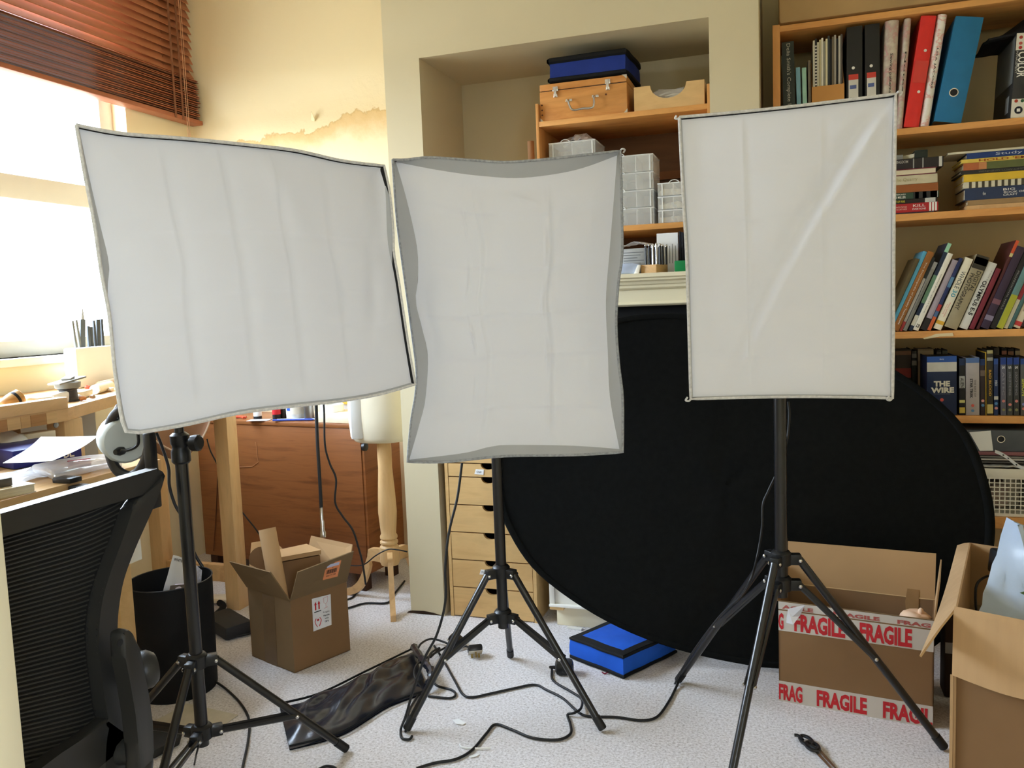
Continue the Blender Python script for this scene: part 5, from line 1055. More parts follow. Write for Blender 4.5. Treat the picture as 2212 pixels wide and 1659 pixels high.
for k, (nm_, c) in enumerate(cols):
    px, py = ((152, 869), (176, 866), (186, 870), (196, 846), (168, 862), (206, 866), (246, 850), (194, 860))[k]
    p = at(px, py, Z=ZB+0.006); x = min(p.x, FX-0.05); 
    if 0: pass
    px_ = at(px, py-4, Z=ZB); b = B(); b.ball(V((px_.x-0.012, px_.y, ZB+0.008)), 0.010, (1.1, 1, 0.7), 8); b.jitter(0.004, 90, k)
    for v_ in b.bm.verts: v_.co.z = max(v_.co.z, ZB+0.0004)
    obj('pebble', b, paint(c, 0.3), label='small %s pebble or bead in the scatter by the bench cut-out' % nm_, cat='stone', group='pebbles on the workbench')
# tool block by the window
TX = -2.50; y0t = at(155, 740, X=TX).y; y1t = at(228, 740, X=TX).y; zt0 = at(190, 752, X=TX).z
b = B(); b.mm((TX-0.03, y0t-0.015, ZB), (TX+0.03, y1t+0.02, zt0+0.004), 0.006); obj('tool_block', b, m_white, label='white tool block by the window holding dark files', cat='tool holder')
for k, (px, top_, lean, w, c) in enumerate(((156, 693, -8, 5, (120, 122, 116)), (164, 691, -9, 5, (130, 132, 126)), (178, 690, 0, 12, (92, 100, 104)), (190, 704, -3, 6, (84, 90, 94)), (196, 706, -3, 6, (70, 74, 76)), (202, 692, -5, 5, (64, 66, 68)), (211, 690, -3, 9, (70, 74, 76)), (219, 689, -4, 5, (62, 64, 66)))):
    a = at(px-lean, 748, X=TX); c_ = at(px, top_, X=TX); ww = w*0.0009
    tt_ = thing('hand_file', 'dark hand file in the white block, %s' % ('leftmost and leaning', 'second from the left', 'widest, under the knife blade', 'just right of the widest', 'shortest in the middle', 'third from the right', 'broad one near the right end', 'rightmost')[k], 'tool', (a.x, a.y, zt0+0.004), 'files in the white tool block')
    b = B(); b.box(V((TX-0.004, a.y-ww, zt0+0.0045)), V((0.008, 0, 0)), V((0, 2*ww, 0)), V((0, c_.y-a.y, c_.z-zt0-0.0045)), 0.001); obj('handle', b, paint(c), tt_)
    if k == 2:
        e = at(178, 667, X=TX); b = B(); b.slab([V((TX-0.001, c_.y-0.006, c_.z)), V((TX-0.001, c_.y+0.009, c_.z)), V((TX-0.001, e.y+0.002, e.z+0.002)), V((TX-0.001, e.y-0.002, e.z))], (0.002, 0, 0)); obj('blade', b, m_steel, tt_)
# ------------------------------------------------------------------ desk with clutter
DZ = 0.74; DX = at(160, 1041, Z=DZ).x; DYE = 1.715
t = thing('desk', 'pale wooden desk in front of the workbench, edge behind the office chair', 'desk', (-2.0, 1.3, 0))
obj('desktop', B().mm((-2.56, 0.62, DZ-0.028), (DX, DYE, DZ), 0.002), m_beech_h, t)
p = at(262, 1300, X=DX-0.03)
for x, y in ((DX-0.035, p.y), (-2.5, p.y), (DX-0.035, 0.68), (-2.5, 0.68)): obj('leg', B().mm((x-0.022, y-0.022, 0), (x+0.022, y+0.022, DZ-0.028), 0.001), M('painted_birch', (210, 178, 122), 0.6) if False else m_birch, t)
a = at(300, 1207, X=DX-0.008); c = at(296, 1110, X=DX-0.008)
obj('white_side_panel', B().mm((DX-0.004, a.y-0.30, a.z), (DX+0.002, a.y, DZ-0.029)), m_white, t)
def dz(px, py, D): return at(px, py, D=D)
# blue box and curled paper
p = [at(x, y, Z=DZ+0.012) for x, y in ((12, 1000), (160, 998))]
q = at(105, 998, Z=DZ+0.004); bb = V((q.x-0.06, q.y, 0)); zbx = DZ+0.046
b = B(); b.cbox((bb.x-0.02, bb.y+0.02, DZ+0.0245), (0.19, 0.17, 0.046), Euler((0, 0, -0.30)), bev=0.003); t = obj('blue_box', b, paint((36, 44, 120), 0.4), label='navy blue box on the desk under a curled white sheet', cat='box')
s_ = Euler((0, 0, -0.30)).to_matrix(); fc = V((bb.x-0.02, bb.y+0.02, DZ+0.0245)); ex = s_ @ V((0.095, 0, 0)); ey = s_ @ V((0, 0.17, 0))
letters('BL', fc+ex+ey*0.30+V((0, 0, -0.004)), ey*0.16, V((0, 0, 0.022)), m_inkw, t, 0.0006, 0.02)
zp = DZ+0.0490; c4 = [at(x, y, Z=zp+o) for (x, y), o in (((6, 1000), 0.0), ((113, 999), 0.0), ((213, 956), 0.012), ((89, 954), 0.004))]
G = [[(c4[0].lerp(c4[1], i/10)).lerp(c4[3].lerp(c4[2], i/10), j/10)+V((0, 0, 0.012*max(0, j/10-0.4)**2*3+0.004*(i/10)**2)) for i in range(11)] for j in range(11)]
obj('paper_sheet', B().grid(G, 0.0006), m_paper, label='curled white sheet of paper on the navy blue box', cat='paper', ang=80)
# crumpled white bag
p = at(20, 948, D=2.25); G = []
b = B(); b.ball(V((p.x, p.y, DZ+0.034)), 0.05, (1.0, 0.9, 0.72), 20); bmesh.ops.subdivide_edges(b.bm, edges=b.bm.edges[:], cuts=1, use_grid_fill=True); b.jitter(0.010, 26, 3); b.jitter(0.005, 70, 1)
for v_ in b.bm.verts: v_.co.z = min(max(v_.co.z, DZ+0.0006), zb0-0.001)
obj('carrier_bag', b, M('white_polythene', (240, 242, 242), 0.35, var=0.03), label='crumpled white carrier bag at the back left of the desk', cat='bag', ang=60)
p = at(80, 950, D=2.30); b = B(); b.cbox((p.x+0.0, p.y-0.0, DZ+0.031), (0.05, 0.08, 0.060), Euler((0, 0, -0.2)), bev=0.002); obj('cream_box', b, m_cr, label='plain cream box behind the navy box on the desk', cat='box')
# clear packet with a red reel, notebooks, loose clear film
c = at(172, 1008, Z=DZ+0.012); b = B(); b.cbox((c.x, c.y, DZ+0.014), (0.11, 0.17, 0.026), Euler((0, 0, -0.35)), bev=0.010); bmesh.ops.subdivide_edges(b.bm, edges=b.bm.edges[:], cuts=2, use_grid_fill=True); b.jitter(0.007, 26, 2)
for v_ in b.bm.verts: v_.co.z = max(v_.co.z, DZ+0.0006)
obj('clear_packet', b, m_bagclear, label='puffy clear plastic packet holding a small red reel on the desk', cat='packet', ang=60)
b = B(); b.tube([c+V((-0.014, -0.02, 0.008)), c+V((0.014, 0.02, 0.008))], 0.010, 12); obj('red_reel', b, paint((176, 70, 78)), label='small red reel inside the clear packet', cat='reel')
c = at(60, 1022, Z=DZ+0.006); G = [[V((c.x-0.08+0.16*i/8, c.y-0.09+0.18*j/8, DZ+0.002+0.016*abs(noise.noise(V((i*.8, j*.8, 9)))))) for i in range(9)] for j in range(9)]
obj('clear_film', B().grid(G, 0.0006), m_bagclear, label='loose clear film spread on the desk beside the notebooks', cat='film', smooth=False)
c = at(10, 1060, Z=DZ+0.01); R_ = Euler((0, 0, -0.25)); Rm = R_.to_matrix()
t = thing('notebook', 'white-paged notebook with black cover near the desk edge', 'notebook', (c.x, c.y, DZ+0.0005))
k = V((c.x-0.035, c.y-0.03, DZ)); b = B(); b.cbox(k+V((0, 0, 0.0017)), (0.12, 0.17, 0.002), R_); b.cbox(k+V((0, 0, 0.0183)), (0.12, 0.17, 0.002), R_); obj('cover', b, m_cr, t)
b = B(); b.cbox(k+V((0, 0, 0.010)), (0.116, 0.166, 0.0145), R_); obj('pages', b, m_pages_h, t)
b = B(); b.cbox(k+V((-0.012, -0.012, 0.0285)), (0.09, 0.13, 0.017), R_, bev=0.001); obj('grey_notebook', b, paint((96, 90, 84)), label='small grey notebook lying on the white-paged one', cat='notebook')
# yoke lamp
LYP = 1.44
ring = [(262, 884), (244, 903), (234, 935), (235, 970), (246, 1005), (264, 1024), (286, 1029), (304, 1014), (318, 985), (323, 950), (320, 925)]
pts = curve([at(x, y, Y=LYP) for x, y in ring], 5)
c = at(284, 955, Y=LYP)
t = thing('yoke_lamp', 'black curved yoke lamp with a pale round body clamped to the desk edge', 'lamp', (c.x, LYP, DZ-0.05))
b = B(); b.tube(pts, 0.0085, 10, flat=1.5); obj('yoke', b, m_black, t)
b = B(); b.lathe([(0.0, 0.0), (0.046, 0.0), (0.052, 0.008), (0.052, 0.05), (0.04, 0.07), (0.0, 0.075)], c+V((-0.024, 0.012, 0)), axis=(-0.9, 0.6, 0.1), seg=28); obj('lamp_body', b, M('pale_grey_enamel', (186, 190, 184), 0.4), t)
b = B(); pa, pb = at(327, 935, Y=LYP-0.005), at(324, 1030, Y=LYP-0.005); b.cbox((pa+pb)/2, (0.020, 0.022, (pa-pb).length), bev=0.004); b.mm((DX+0.003, LYP-0.022, DZ-0.05), (pb.x+0.012, LYP+0.012, DZ-0.005), 0.003); b.mm((DX-0.04, LYP-0.022, DZ+0.0005), (DX+0.012, LYP+0.012, DZ+0.012), 0.002); obj('post', b, m_black, t)
b = B(); b.tube(curve([at(x, y, Y=LYP-0.012) for x, y in ((298, 936), (299, 955), (293, 965), (277, 972), (262, 973))], 4), 0.0035, 8); obj('tilt_handle', b, m_black, t)
for x, y in ((232, 967), (258, 975)):
    q = at(x, y, Y=LYP-0.004); b = B(); b.lathe([(0.009, -0.01), (0.010, 0), (0.006, 0.012), (0, 0.012)], q, axis=(0, -1, 0), seg=12); obj('clamp_knob', b, m_black, t)
q = at(258, 888, Y=LYP+0.004); b = B(); b.cbox(q, (0.02, 0.02, 0.03), Euler((0, 0.6, 0)), bev=0.004); obj('metal_joint', b, m_steel, t)
# ------------------------------------------------------------------ sideboard in the alcove
fr, fl = V((-1.566, 2.815, 0)), V((-2.42, 2.93, 0)); ux_ = (fr-fl); Ls = ux_.length; ux_.normalize(); nv = V((-ux_.y, ux_.x, 0)); dp = 0.25; CT = 0.667
t = thing('sideboard', 'brown wood-veneered cabinet standing in the alcove behind the workbench', 'cabinet', (fl+fr)/2+nv*dp/2)
obj('carcass', B().box(fl+V((0, 0, 0.07)), ux_*Ls, nv*dp, V((0, 0, CT-0.018-0.07)), 0.002), m_teak, t)
obj('top', B().box(fl-ux_*0.004-nv*0.004+V((0, 0, CT-0.018)), ux_*(Ls+0.008), nv*(dp+0.004), V((0, 0, 0.018)), 0.003), m_teak, t)
for s, k in ((0.02, 0.01), (Ls-0.06, 0.01), (0.02, dp-0.05), (Ls-0.06, dp-0.05)): obj('foot', B().box(fl+ux_*s+nv*k, ux_*0.04, nv*0.04, V((0, 0, 0.07))), M('dark_foot', (70, 42, 26), 0.6) if s == 0.02 and k == 0.01 else bpy.data.materials['dark_foot'], t)
e = fr+ux_*0.0015
o = obj('door', B().box(e+nv*0.004+V((0, 0, 0.09)), ux_*0.010, nv*(dp*0.5), V((0, 0, CT-0.13))), m_teak, t)
obj('door', B().box(e+nv*(dp*0.5+0.007)+V((0, 0, 0.09)), ux_*0.010, nv*(dp*0.46), V((0, 0, CT-0.13))), m_teak, t)
q = at(785, 965, pl=(e+ux_*0.012, ux_)); b = B(); b.lathe([(0.0, 0), (0.016, 0), (0.016, 0.012), (0, 0.014)], q, axis=ux_, seg=16); obj('knob', b, m_black, o)
q0 = [at(x, y, pl=(fl-nv*0.0006, nv)) for x, y in ((553, 955), (556, 985), (558, 998), (545, 1008), (515, 1009))]
b = B(); b.tube(q0, 0.0012, 5); obj('scratch', b, M('pale_scratch', (188, 132, 90), 0.6), t)
def cab(px, py, z=CT): return at(px, py, Z=z+0.0006)
CTn = CT+0.0006
m_tubw = paint((236, 236, 230), 0.35)
def jar(name, lab, px, r, h, mat, cat='jar', parts=(), X_=None, k=0.05):
    p = at(px, 905, pl=(fl+nv*k, nv)); t = thing(name, lab, cat, (p.x, p.y, CTn)); b = B(); b.lathe([(r*0.96, 0), (r, 0.003), (r, h*0.9), (r*0.9, h), (0, h)], (p.x, p.y, CTn), seg=22); obj('body', b, mat, t)
    for z0, z1_, rr, m in parts:
        b = B(); b.lathe([(rr, z0), (rr, z1_)], (p.x, p.y, CTn), seg=22); obj('label_band', b, m, t)
    return t, p
t, p = jar('tub', 'white tub with a blue label on the cabinet top', 642, 0.042, 0.125, m_tubw, parts=((0.025, 0.10, 0.0424, paint((226, 222, 206))),), k=0.07)
a = math.atan2(-p.y, -p.x)
for k_ in range(3): pass
b = B(); R = []
for z in (0.04, 0.10): R.append([V((p.x+0.0428*math.cos(g), p.y+0.0428*math.sin(g), CTn+z)) for g in [-2.15+0.07*i for i in range(8)]])
b.rings(R, cap=False, closed=False); obj('blue_label', b, paint((40, 84, 172)), t)
jar('bottle', 'black bottle with a red stripe left of the white tub', 598, 0.017, 0.10, m_black, 'bottle', ((0.02, 0.06, 0.0173, m_red),), k=0.06)
jar('bottle', 'plain black bottle between the red-striped one and the tub', 613, 0.015, 0.10, m_black, 'bottle', k=0.09)
jar('spray_can', 'silver can with a dark lid behind the lamp pole on the cabinet', 668, 0.020, 0.12, m_steel, 'can', ((0.09, 0.12, 0.0205, m_ink),), k=0.06)
jar('ink_jar', 'small clear jar with a black lid on a pale card', 557, 0.017, 0.035, m_clear_e, 'jar', ((0.0, 0.012, 0.0173, m_ink),), k=0.045)
p = cab(560, 908); b = B(); b.cbox((p.x, p.y, CTn+0.001), (0.09, 0.05, 0.0015), Euler((0, 0, 0.2))); obj('pale_card', b, paint((198, 208, 220)), label='pale blue-grey card under the small clear jar', cat='card')
p = cab(516, 905); b = B(); b.tube(curve([V((p.x-0.03, p.y, CTn+0.006)), V((p.x, p.y+0.01, CTn+0.008)), V((p.x+0.03, p.y-0.006, CTn+0.006))], 4), 0.005, 8); b.tube(curve([V((p.x-0.03, p.y+0.022, CTn+0.006)), V((p.x, p.y+0.012, CTn+0.008)), V((p.x+0.028, p.y+0.012, CTn+0.006))], 4), 0.005, 8); obj('pliers', b, paint((206, 84, 54)), label='orange-red handled pliers at the left of the cabinet top', cat='pliers')
p0, p1 = cab(588, 911), cab(672, 909)
for k, (cc, lab) in enumerate((((54, 76, 168), 'blue pen lying at the front of the cabinet top'), ((206, 212, 226), 'pale blue pen behind the blue one on the cabinet'), ((40, 42, 60), 'dark pencil behind the pens on the cabinet top'))):
    b = B(); o_ = nv*(0.013*k+0.004); b.tube([p0+o_+V((0.01*k, 0, 0.005)), p1+o_+V((0, 0, 0.005)), p1+o_+ux_*0.012+V((0, 0, 0.005))], [0.0042, 0.0042, 0.001], 8); obj('pen', b, paint(cc), label=lab, cat='pen')
p0 = at(680, 914, pl=(fl+nv*0.004, nv)); p1 = at(757, 914, pl=(fl+nv*0.004, nv)); zbx = at(720, 893, pl=(fl+nv*0.004, nv)).z
b = B(); b.box(V((p0.x, p0.y, CTn)), V((p1.x-p0.x, p1.y-p0.y, 0)), nv*0.12, V((0, 0, max(0.02, zbx-CTn))), 0.002); obj('cream_carton', b, m_cr, label='flat cream carton on the cabinet under a tape roll', cat='carton'); zc = max(0.02, zbx-CTn)+CTn+0.0006
p = at(718, 888, pl=(fl+nv*0.06, nv)); b = B(); b.lathe([(0.03, 0), (0.046, 0), (0.046, 0.028), (0.03, 0.028), (0.03, 0)], (p.x, p.y, zc), seg=28); obj('tape_roll', b, m_tubw, label='white roll of tape lying on the cream carton', cat='tape')
p = at(728, 872, pl=(fl+nv*0.19, nv)); b = B(); b.box(V((p.x-0.06, p.y-0.006, CTn)), V((0.13, 0, 0)), V((0, 0.03, 0)), V((0, 0.015, 0.17)), 0.003); t = obj('paper_packet', b, paint((230, 228, 224)), label='white and yellow packet standing behind the tape roll', cat='packet')
b = B(); b.box(V((p.x+0.03, p.y-0.0075, CTn+0.05)), V((0.038, 0, 0)), V((0, 0.001, 0)), V((0, 0.010, 0.115))); obj('yellow_panel', b, paint((226, 176, 60)), t)
# ------------------------------------------------------------------ dress form
mc = V((-1.445, 2.765, 0)); zt0 = at(839, 953, Y=2.75).z
t = thing('dress_form', 'cream padded dress form on a turned beech tripod beside the chimney breast', 'dress form', (mc.x, mc.y, 0))
b = B(); b.lathe([(0.0, zt0), (0.105, zt0+0.002), (0.122, zt0+0.02), (0.127, zt0+0.09), (0.127, zt0+0.18), (0.122, zt0+0.26), (0.100, zt0+0.34), (0.11, zt0+0.44), (0.12, zt0+0.52), (0.10, zt0+0.58), (0.045, zt0+0.62), (0.04, zt0+0.66), (0.0, zt0+0.665)], mc, seg=36, sy=0.8)
obj('torso', b, M('cream_jersey', (232, 222, 196), 0.8, var=0.03, bmp=0.1, bs=300), t, ang=60)
b = B(); p = at(767, 900, Y=2.66); b.cbox((p.x, p.y+0.01, zt0+0.10), (0.045, 0.03, 0.16), Euler((0, 0, 0.5)), bev=0.008); obj('paper_fold', b, m_paper, t)
z = lambda py: at(838, py, Y=2.75).z
prof = [(0.026, zt0), (0.027, zt0-0.03), (0.026, z(1010)), (0.032, z(1065)), (0.035, z(1105)), (0.031, z(1135)), (0.028, z(1152)), (0.033, z(1157)), (0.033, z(1161)), (0.028, z(1164)), (0.034, z(1168)), (0.034, z(1172)), (0.028, z(1175)), (0.036, z(1180)), (0.037, z(1212)), (0.033, z(1218)), (0.0, z(1219))]
b = B(); b.lathe(prof, V((-1.432, 2.75, 0)), seg=24); obj('turned_post', b, m_beech, t)
pc = V((-1.432, 2.75, 0)); hz = z(1196)
for (x, y), w in (((748, 1283), 0.016), ((850, 1343), 0.016), ((938, 1262), 0.016)):
    f = at(x, y, Z=0) if x < 900 else V((-1.365, 2.99, 0)); d = V((f.x-pc.x, f.y-pc.y, 0)); L_ = d.length; d.normalize(); s_ = V((-d.y, d.x, 0)); ww = 0.010
    if L_ > 0.36: L_ = 0.34
    prof2 = [(0.03, hz+0.016), (0.09, hz+0.012), (L_*0.45, hz-0.018), (L_*0.65, 0.075), (L_*0.85, 0.034), (L_, 0.022)]
    low = [(L_+0.004, 0.0), (L_*0.85, 0.004), (L_*0.62, 0.034), (L_*0.42, hz-0.065), (0.09, hz-0.034), (0.03, hz-0.036)]
    up_ = curve([V((a, 0, c)) for a, c in prof2], 5); dn = curve([V((a, 0, c)) for a, c in low], 5)
    obj('leg', B().slab([pc+d*q.x-s_*ww+V((0, 0, max(0, q.z))) for q in up_+dn], s_*2*ww, 0.002), m_beech_h, t)
# ------------------------------------------------------------------ hanging flexible shaft, cables in the alcove
HP = at(690, 1000, D=2.98); 
t = thing('flexible_shaft', 'black flexible drive shaft with a steel handpiece hanging before the cabinet', 'tool', at(697, 1160, D=2.98))
b = B(); b.tube(curve([at(x, y, D=2.98) for x, y in ((680, 800), (683, 880), (686, 960), (691, 1040), (694, 1097))], 5), 0.0062, 10); obj('sheath', b, m_rubber, t)
b = B(); hp = [at(x, y, D=2.98) for x, y in ((694, 1095), (695, 1122), (696, 1126), (697, 1145), (698, 1150), (698, 1160))]; b.tube(hp, [0.006, 0.006, 0.0078, 0.0078, 0.011, 0.011], 12); obj('handpiece', b, m_chrome, t)
obj('shaft_motor', B().lathe([(0.03, 0), (0.032, 0.01), (0.032, 0.10), (0.0, 0.11)], at(679, 805, D=2.98), seg=18), m_black, t)
def cable(lab, pts, r=0.0035, mat=None, group=None, name='cable'):
    b = B(); b.tube(curve(pts, 7), r, 7); return obj(name, b, mat or m_rubber, label=lab, cat='cable', group=group, smooth=True, ang=80)
D3 = 3.0
cable('black cable hanging in a loose S before the cabinet', [at(x, y, D=d_) for x, y, d_ in ((695, 840, 3.0), (700, 885, 3.0), (702, 960, 3.0), (712, 1000, 3.0), (726, 1035, 3.0), (724, 1085, 3.0), (740, 1115, 3.0), (762, 1145, 3.0), (775, 1185, 3.0), (783, 1215, 3.0))]+[at(790, 1262, D=3.05)], 0.0038)
cable('thin black lead crossing behind the bench leg to the box', [at(x, y, D=3.18) for x, y in ((447, 948), (455, 975), (470, 1005))]+[at(x, y, D=3.18) for x, y in ((500, 1075), (530, 1115), (556, 1148), (575, 1180))], 0.0028)
cable('thin reddish lead hanging down the cabinet side', [at(x, y, pl=(fl-nv*0.0025, nv)) for x, y in ((473, 925), (470, 1020), (468, 1080), (464, 1150), (461, 1190))], 0.0018, M('red_brown_lead', (96, 52, 30), 0.6))
cable('thin black lead looping over the dress form leg', [at(x, y, D=d_) for x, y, d_ in ((757, 1222, 3.1), (785, 1220, 3.03), (812, 1200, 2.99), (838, 1187, 2.98), (860, 1188, 2.97), (880, 1192, 2.97))], 0.0024)
cable('black cable on the carpet behind the cardboard box', [at(x, y, Z=0.005) for x, y in ((720, 1322), (757, 1312), (790, 1303), (836, 1302))]+[at(x, y, Z=0.005) for x, y in ((850, 1285), (874, 1255))], 0.0038)
cable('short black cable end by the cabinet foot', [at(x, y, Z=0.004) for x, y in ((740, 1298), (762, 1290), (774, 1275))], 0.0036)
# ------------------------------------------------------------------ office chair
CX = -1.12
t = thing('office_chair', 'black mesh-backed office chair at the left, seen from behind', 'chair', (CX-0.22, 1.0, 0))
cp = lambda x, y, o=0.0: at(x, y, X=CX+o)
rail = [cp(x, y) for x, y in ((330, 1022), (318, 1012), (300, 1016), (200, 1044), (100, 1072), (0, 1100), (-60, 1117))]
def bulge(p): return p
rl = curve(rail, 4); dn = [cp(x, y) for x, y in ((322, 1045), (300, 1062), (200, 1092), (100, 1122), (0, 1152), (-60, 1170))]
dl = resample(curve(dn, 4), len(rl))
obj('top_rail', B().slab(rl+dl[::-1], (0.026, 0, 0), 0.006), M('chair_plastic', (44, 43, 41), 0.42, var=0.06, spec=0.4), t)
m_ch = bpy.data.materials['chair_plastic']
o1 = curve([cp(x, y) for x, y in ((330, 1020), (318, 1060), (296, 1110), (262, 1185), (238, 1250), (227, 1310), (224, 1360), (228, 1410), (240, 1480), (252, 1540), (258, 1600), (262, 1680))], 4)
i1 = curve([cp(x, y) for x, y in ((290, 1062), (262, 1090), (240, 1150), (210, 1230), (192, 1290), (184, 1350), (184, 1400), (190, 1460), (200, 1530), (206, 1560), (200, 1600), (196, 1680))], 4)
obj('side_frame', B().slab(o1+i1[::-1], (0.03, 0, 0), 0.006), m_ch, t)
bt = [cp(x, y) for x, y in ((206, 1545), (150, 1590), (100, 1622), (55, 1655), (20, 1685))]; bu = [cp(x, y) for x, y in ((270, 1590), (200, 1640), (150, 1680), (100, 1720), (50, 1760))]
obj('lower_rail', B().slab(bt+bu[::-1], (0.03, 0, 0), 0.006), m_ch, t)
mp = i1[:-4]
poly = [cp(-60, 1150), cp(0, 1140), cp(100, 1110), cp(200, 1085)]+[p for p in mp]+bt[1:]+[cp(-60, 1760)]
obj('mesh_panel', B().slab(poly, (0.002, 0, 0)), M('black_mesh', (24, 24, 24), 0.7, var=0.2, vs=120), t, smooth=False)
b = B()
for k in range(56):
    y_l = 1158+k*9.6; pr = None
    # each cord runs parallel to the top rail, from the picture edge side to the side frame
    for s in range(0, 120):
        x = 300-s*2.2; y = y_l-x*0.30*(1-0.25*k/56)-26*max(0, (x-150)/150)**2
        q = min(((p.y-cp(x, y).y)**2+(p.z-cp(x, y).z)**2, i) for i, p in enumerate(i1))
        if cp(x, y).y < i1[q[1]].y: pr = (x, y); break
    if pr is None: continue
    L_ = [cp(x, y_l-x*0.30*(1-0.25*k/56)-26*max(0, (x-150)/150)**2, 0.004) for x in [-50+(pr[0]+50)*i/8 for i in range(9)]]
    b.tube(L_, 0.0016, 5)
obj('mesh_cords', b, M('mesh_cord', (52, 51, 48), 0.5, spec=0.4), t, kind='stuff')
ax_ = CX+0.055
ar = [at(x, y, X=ax_) for x, y in ((231, 1368), (240, 1358), (252, 1355), (262, 1366), (272, 1400), (282, 1450), (292, 1500), (300, 1560), (302, 1620), (296, 1690), (268, 1690), (268, 1600), (262, 1540), (252, 1480), (240, 1420))]
obj('back_bracket', B().slab(ar, (0.03, 0, 0), 0.008), m_ch, t)
q = at(296, 1452, X=ax_-0.01); b = B(); b.lathe([(0.030, 0), (0.033, 0.006), (0.033, 0.02), (0.026, 0.03), (0, 0.031)], q, axis=(0.5, 0.86, 0), seg=20); obj('tension_knob', b, m_ch, t)
disc(at(259, 1388, X=ax_+0.0305), 0.006, m_ink, t, 'bolt_hole', axis=(1, 0, 0))
b = B(); b.cbox((CX-0.27, 1.0, 0.46), (0.46, 0.46, 0.07), bev=0.03); obj('seat', b, m_blackmatt, t)
b = B(); b.tube([(CX-0.27, 1.0, 0.12), (CX-0.27, 1.0, 0.43)], 0.028, 14); obj('gas_post', b, m_black, t)
b = B(); b.tube(curve([V((CX-0.20, 1.0, 0.42)), V((CX-0.05, 1.05, 0.36)), V((CX+0.05, 1.08, 0.36)), V((ax_+0.015, at(280, 1690, X=ax_).y, at(280, 1690, X=ax_).z))], 5), 0.022, 10); obj('back_arm', b, m_ch, t)
for k in range(5):
    g = 2*math.pi*k/5+0.4; e = V((CX-0.27+0.27*math.cos(g), 1.0+0.27*math.sin(g), 0.075)); b = B(); b.tube([(CX-0.27, 1.0, 0.12), e], [0.026, 0.016], 8); o = obj('base_arm', b, m_black, t)
    b = B(); b.lathe([(0.0, -0.02), (0.028, -0.02), (0.03, -0.01), (0.03, 0.01), (0.028, 0.02), (0, 0.02)], V((e.x, e.y, 0.0305)), axis=(math.cos(g+1), math.sin(g+1), 0), seg=16); obj('castor', b, m_black, o)
# ------------------------------------------------------------------ waste bin with papers
bc = at(370, 1528, Z=0); bc = V((bc.x-0.068, bc.y+0.11, 0)); br_ = 0.118; bh = at(367, 1250, pl=(bc, V((fwd.x, fwd.y, 0)))).z
t = thing('waste_bin', 'round black waste bin with papers beside the left light stand', 'bin', (bc.x, bc.y, 0))
b = B(); b.lathe([(0.0, 0.0), (br_*0.93, 0.0), (br_*0.95, 0.006), (br_, bh), (br_-0.0022, bh), (br_*0.95-0.004, 0.008), (0, 0.008)], bc, seg=48); obj('body', b, m_blackmatt, t)
b = B(); b.tube([bc+V((br_*math.cos(a), br_*math.sin(a), bh)) for a in [2*math.pi*k/40 for k in range(41)]], 0.002, 6, cap=False); obj('rim', b, m_black, t)
def sheet(name, lab, px, D, thick=0.0006, mat=None, n=6, warp=0.004, cat='paper'):
    c = [at(x, y, D=d) for (x, y), d in zip(px, D)]
    G = [[(c[0].lerp(c[1], i/n)).lerp(c[3].lerp(c[2], i/n), j/n)+(c[1]-c[0]).cross(c[3]-c[0]).normalized()*warp*noise.noise(V((i*.6, j*.6, px[0][0]*.1))) for i in range(n+1)] for j in range(n+1)]
    return obj(name, B().grid(G, thick), mat or m_paper, label=lab, cat=cat, ang=60), c
d0 = (bc-CO).dot(fwd)
o, c = sheet('envelope', 'white printed envelope standing up in the waste bin', ((374, 1199), (408, 1207), (392, 1330), (338, 1330)), (d0, d0, d0, d0), warp=0.006)
up_ = (c[0]-c[3]).normalized(); rt_ = (c[1]-c[0]).normalized()
letters('WHITE', c[0].lerp(c[1], 0.42)-up_*0.010-fwd*0.004, rt_*0.026, up_*0.008, m_ink, o, 0.001, 0.02)
o, c = sheet('leaflet', 'leaflet with blue-grey print at the right inside the waste bin', ((418, 1215), (436, 1232), (433, 1330), (406, 1330)), (d0+0.02,)*4, mat=M('leaflet_print', (196, 200, 214), 0.6, var=0.4, vs=60))
p = at(393, 1268, D=d0-0.03); b = B(); b.ball(p+V((0, 0, -0.03)), 0.038, (0.8, 1, 1.2), 10); b.jitter(0.018, 28, 4); obj('crumpled_tissue', b, paint((216, 210, 226)), label='crumpled pale tissue in front of the envelope in the bin', cat='paper', smooth=False)
sheet('cardboard_scrap', 'brown-grey cardboard scrap low inside the waste bin', ((368, 1265), (400, 1262), (404, 1360), (352, 1360)), (d0-0.045,)*4, mat=paint((128, 116, 104)), cat='cardboard')
# ------------------------------------------------------------------ small cardboard box with tube and flat box
CA, CB_, CC = at(545, 1418, Z=0), at(637, 1455, Z=0), at(757, 1405, Z=0); CD = CA+CC-CB_; bx_h = 0.233; wl = 0.0035
t = thing('cardboard_box', 'open brown cardboard box with fragile label, left of the middle stand', 'box', (sum((CA, CB_, CC, CD), V())/4))
H_ = V((0, 0, bx_h)); cen = (CA+CC)/2
def wallp(a, c, z1, nm, mat, par, th=wl):
    inn = V((cen.x-(a.x+c.x)/2, cen.y-(a.y+c.y)/2, 0)); e = (c-a).normalized(); n_ = V((-e.y, e.x, 0)); n_ = n_ if n_.dot(inn) > 0 else -n_
    return obj(nm, B().box(V((a.x, a.y, 0.001)), V((c.x-a.x, c.y-a.y, 0)), n_*th, V((0, 0, z1-0.001))), mat, par), e, -n_
wL, eL, nL = wallp(CA, CB_, bx_h, 'side', m_card_grey, t); wR, eR, nR = wallp(CB_, CC, bx_h, 'side', m_card, t); wallp(CC, CD, bx_h, 'side', m_card, t); wallp(CD, CA, bx_h, 'side', m_card, t)
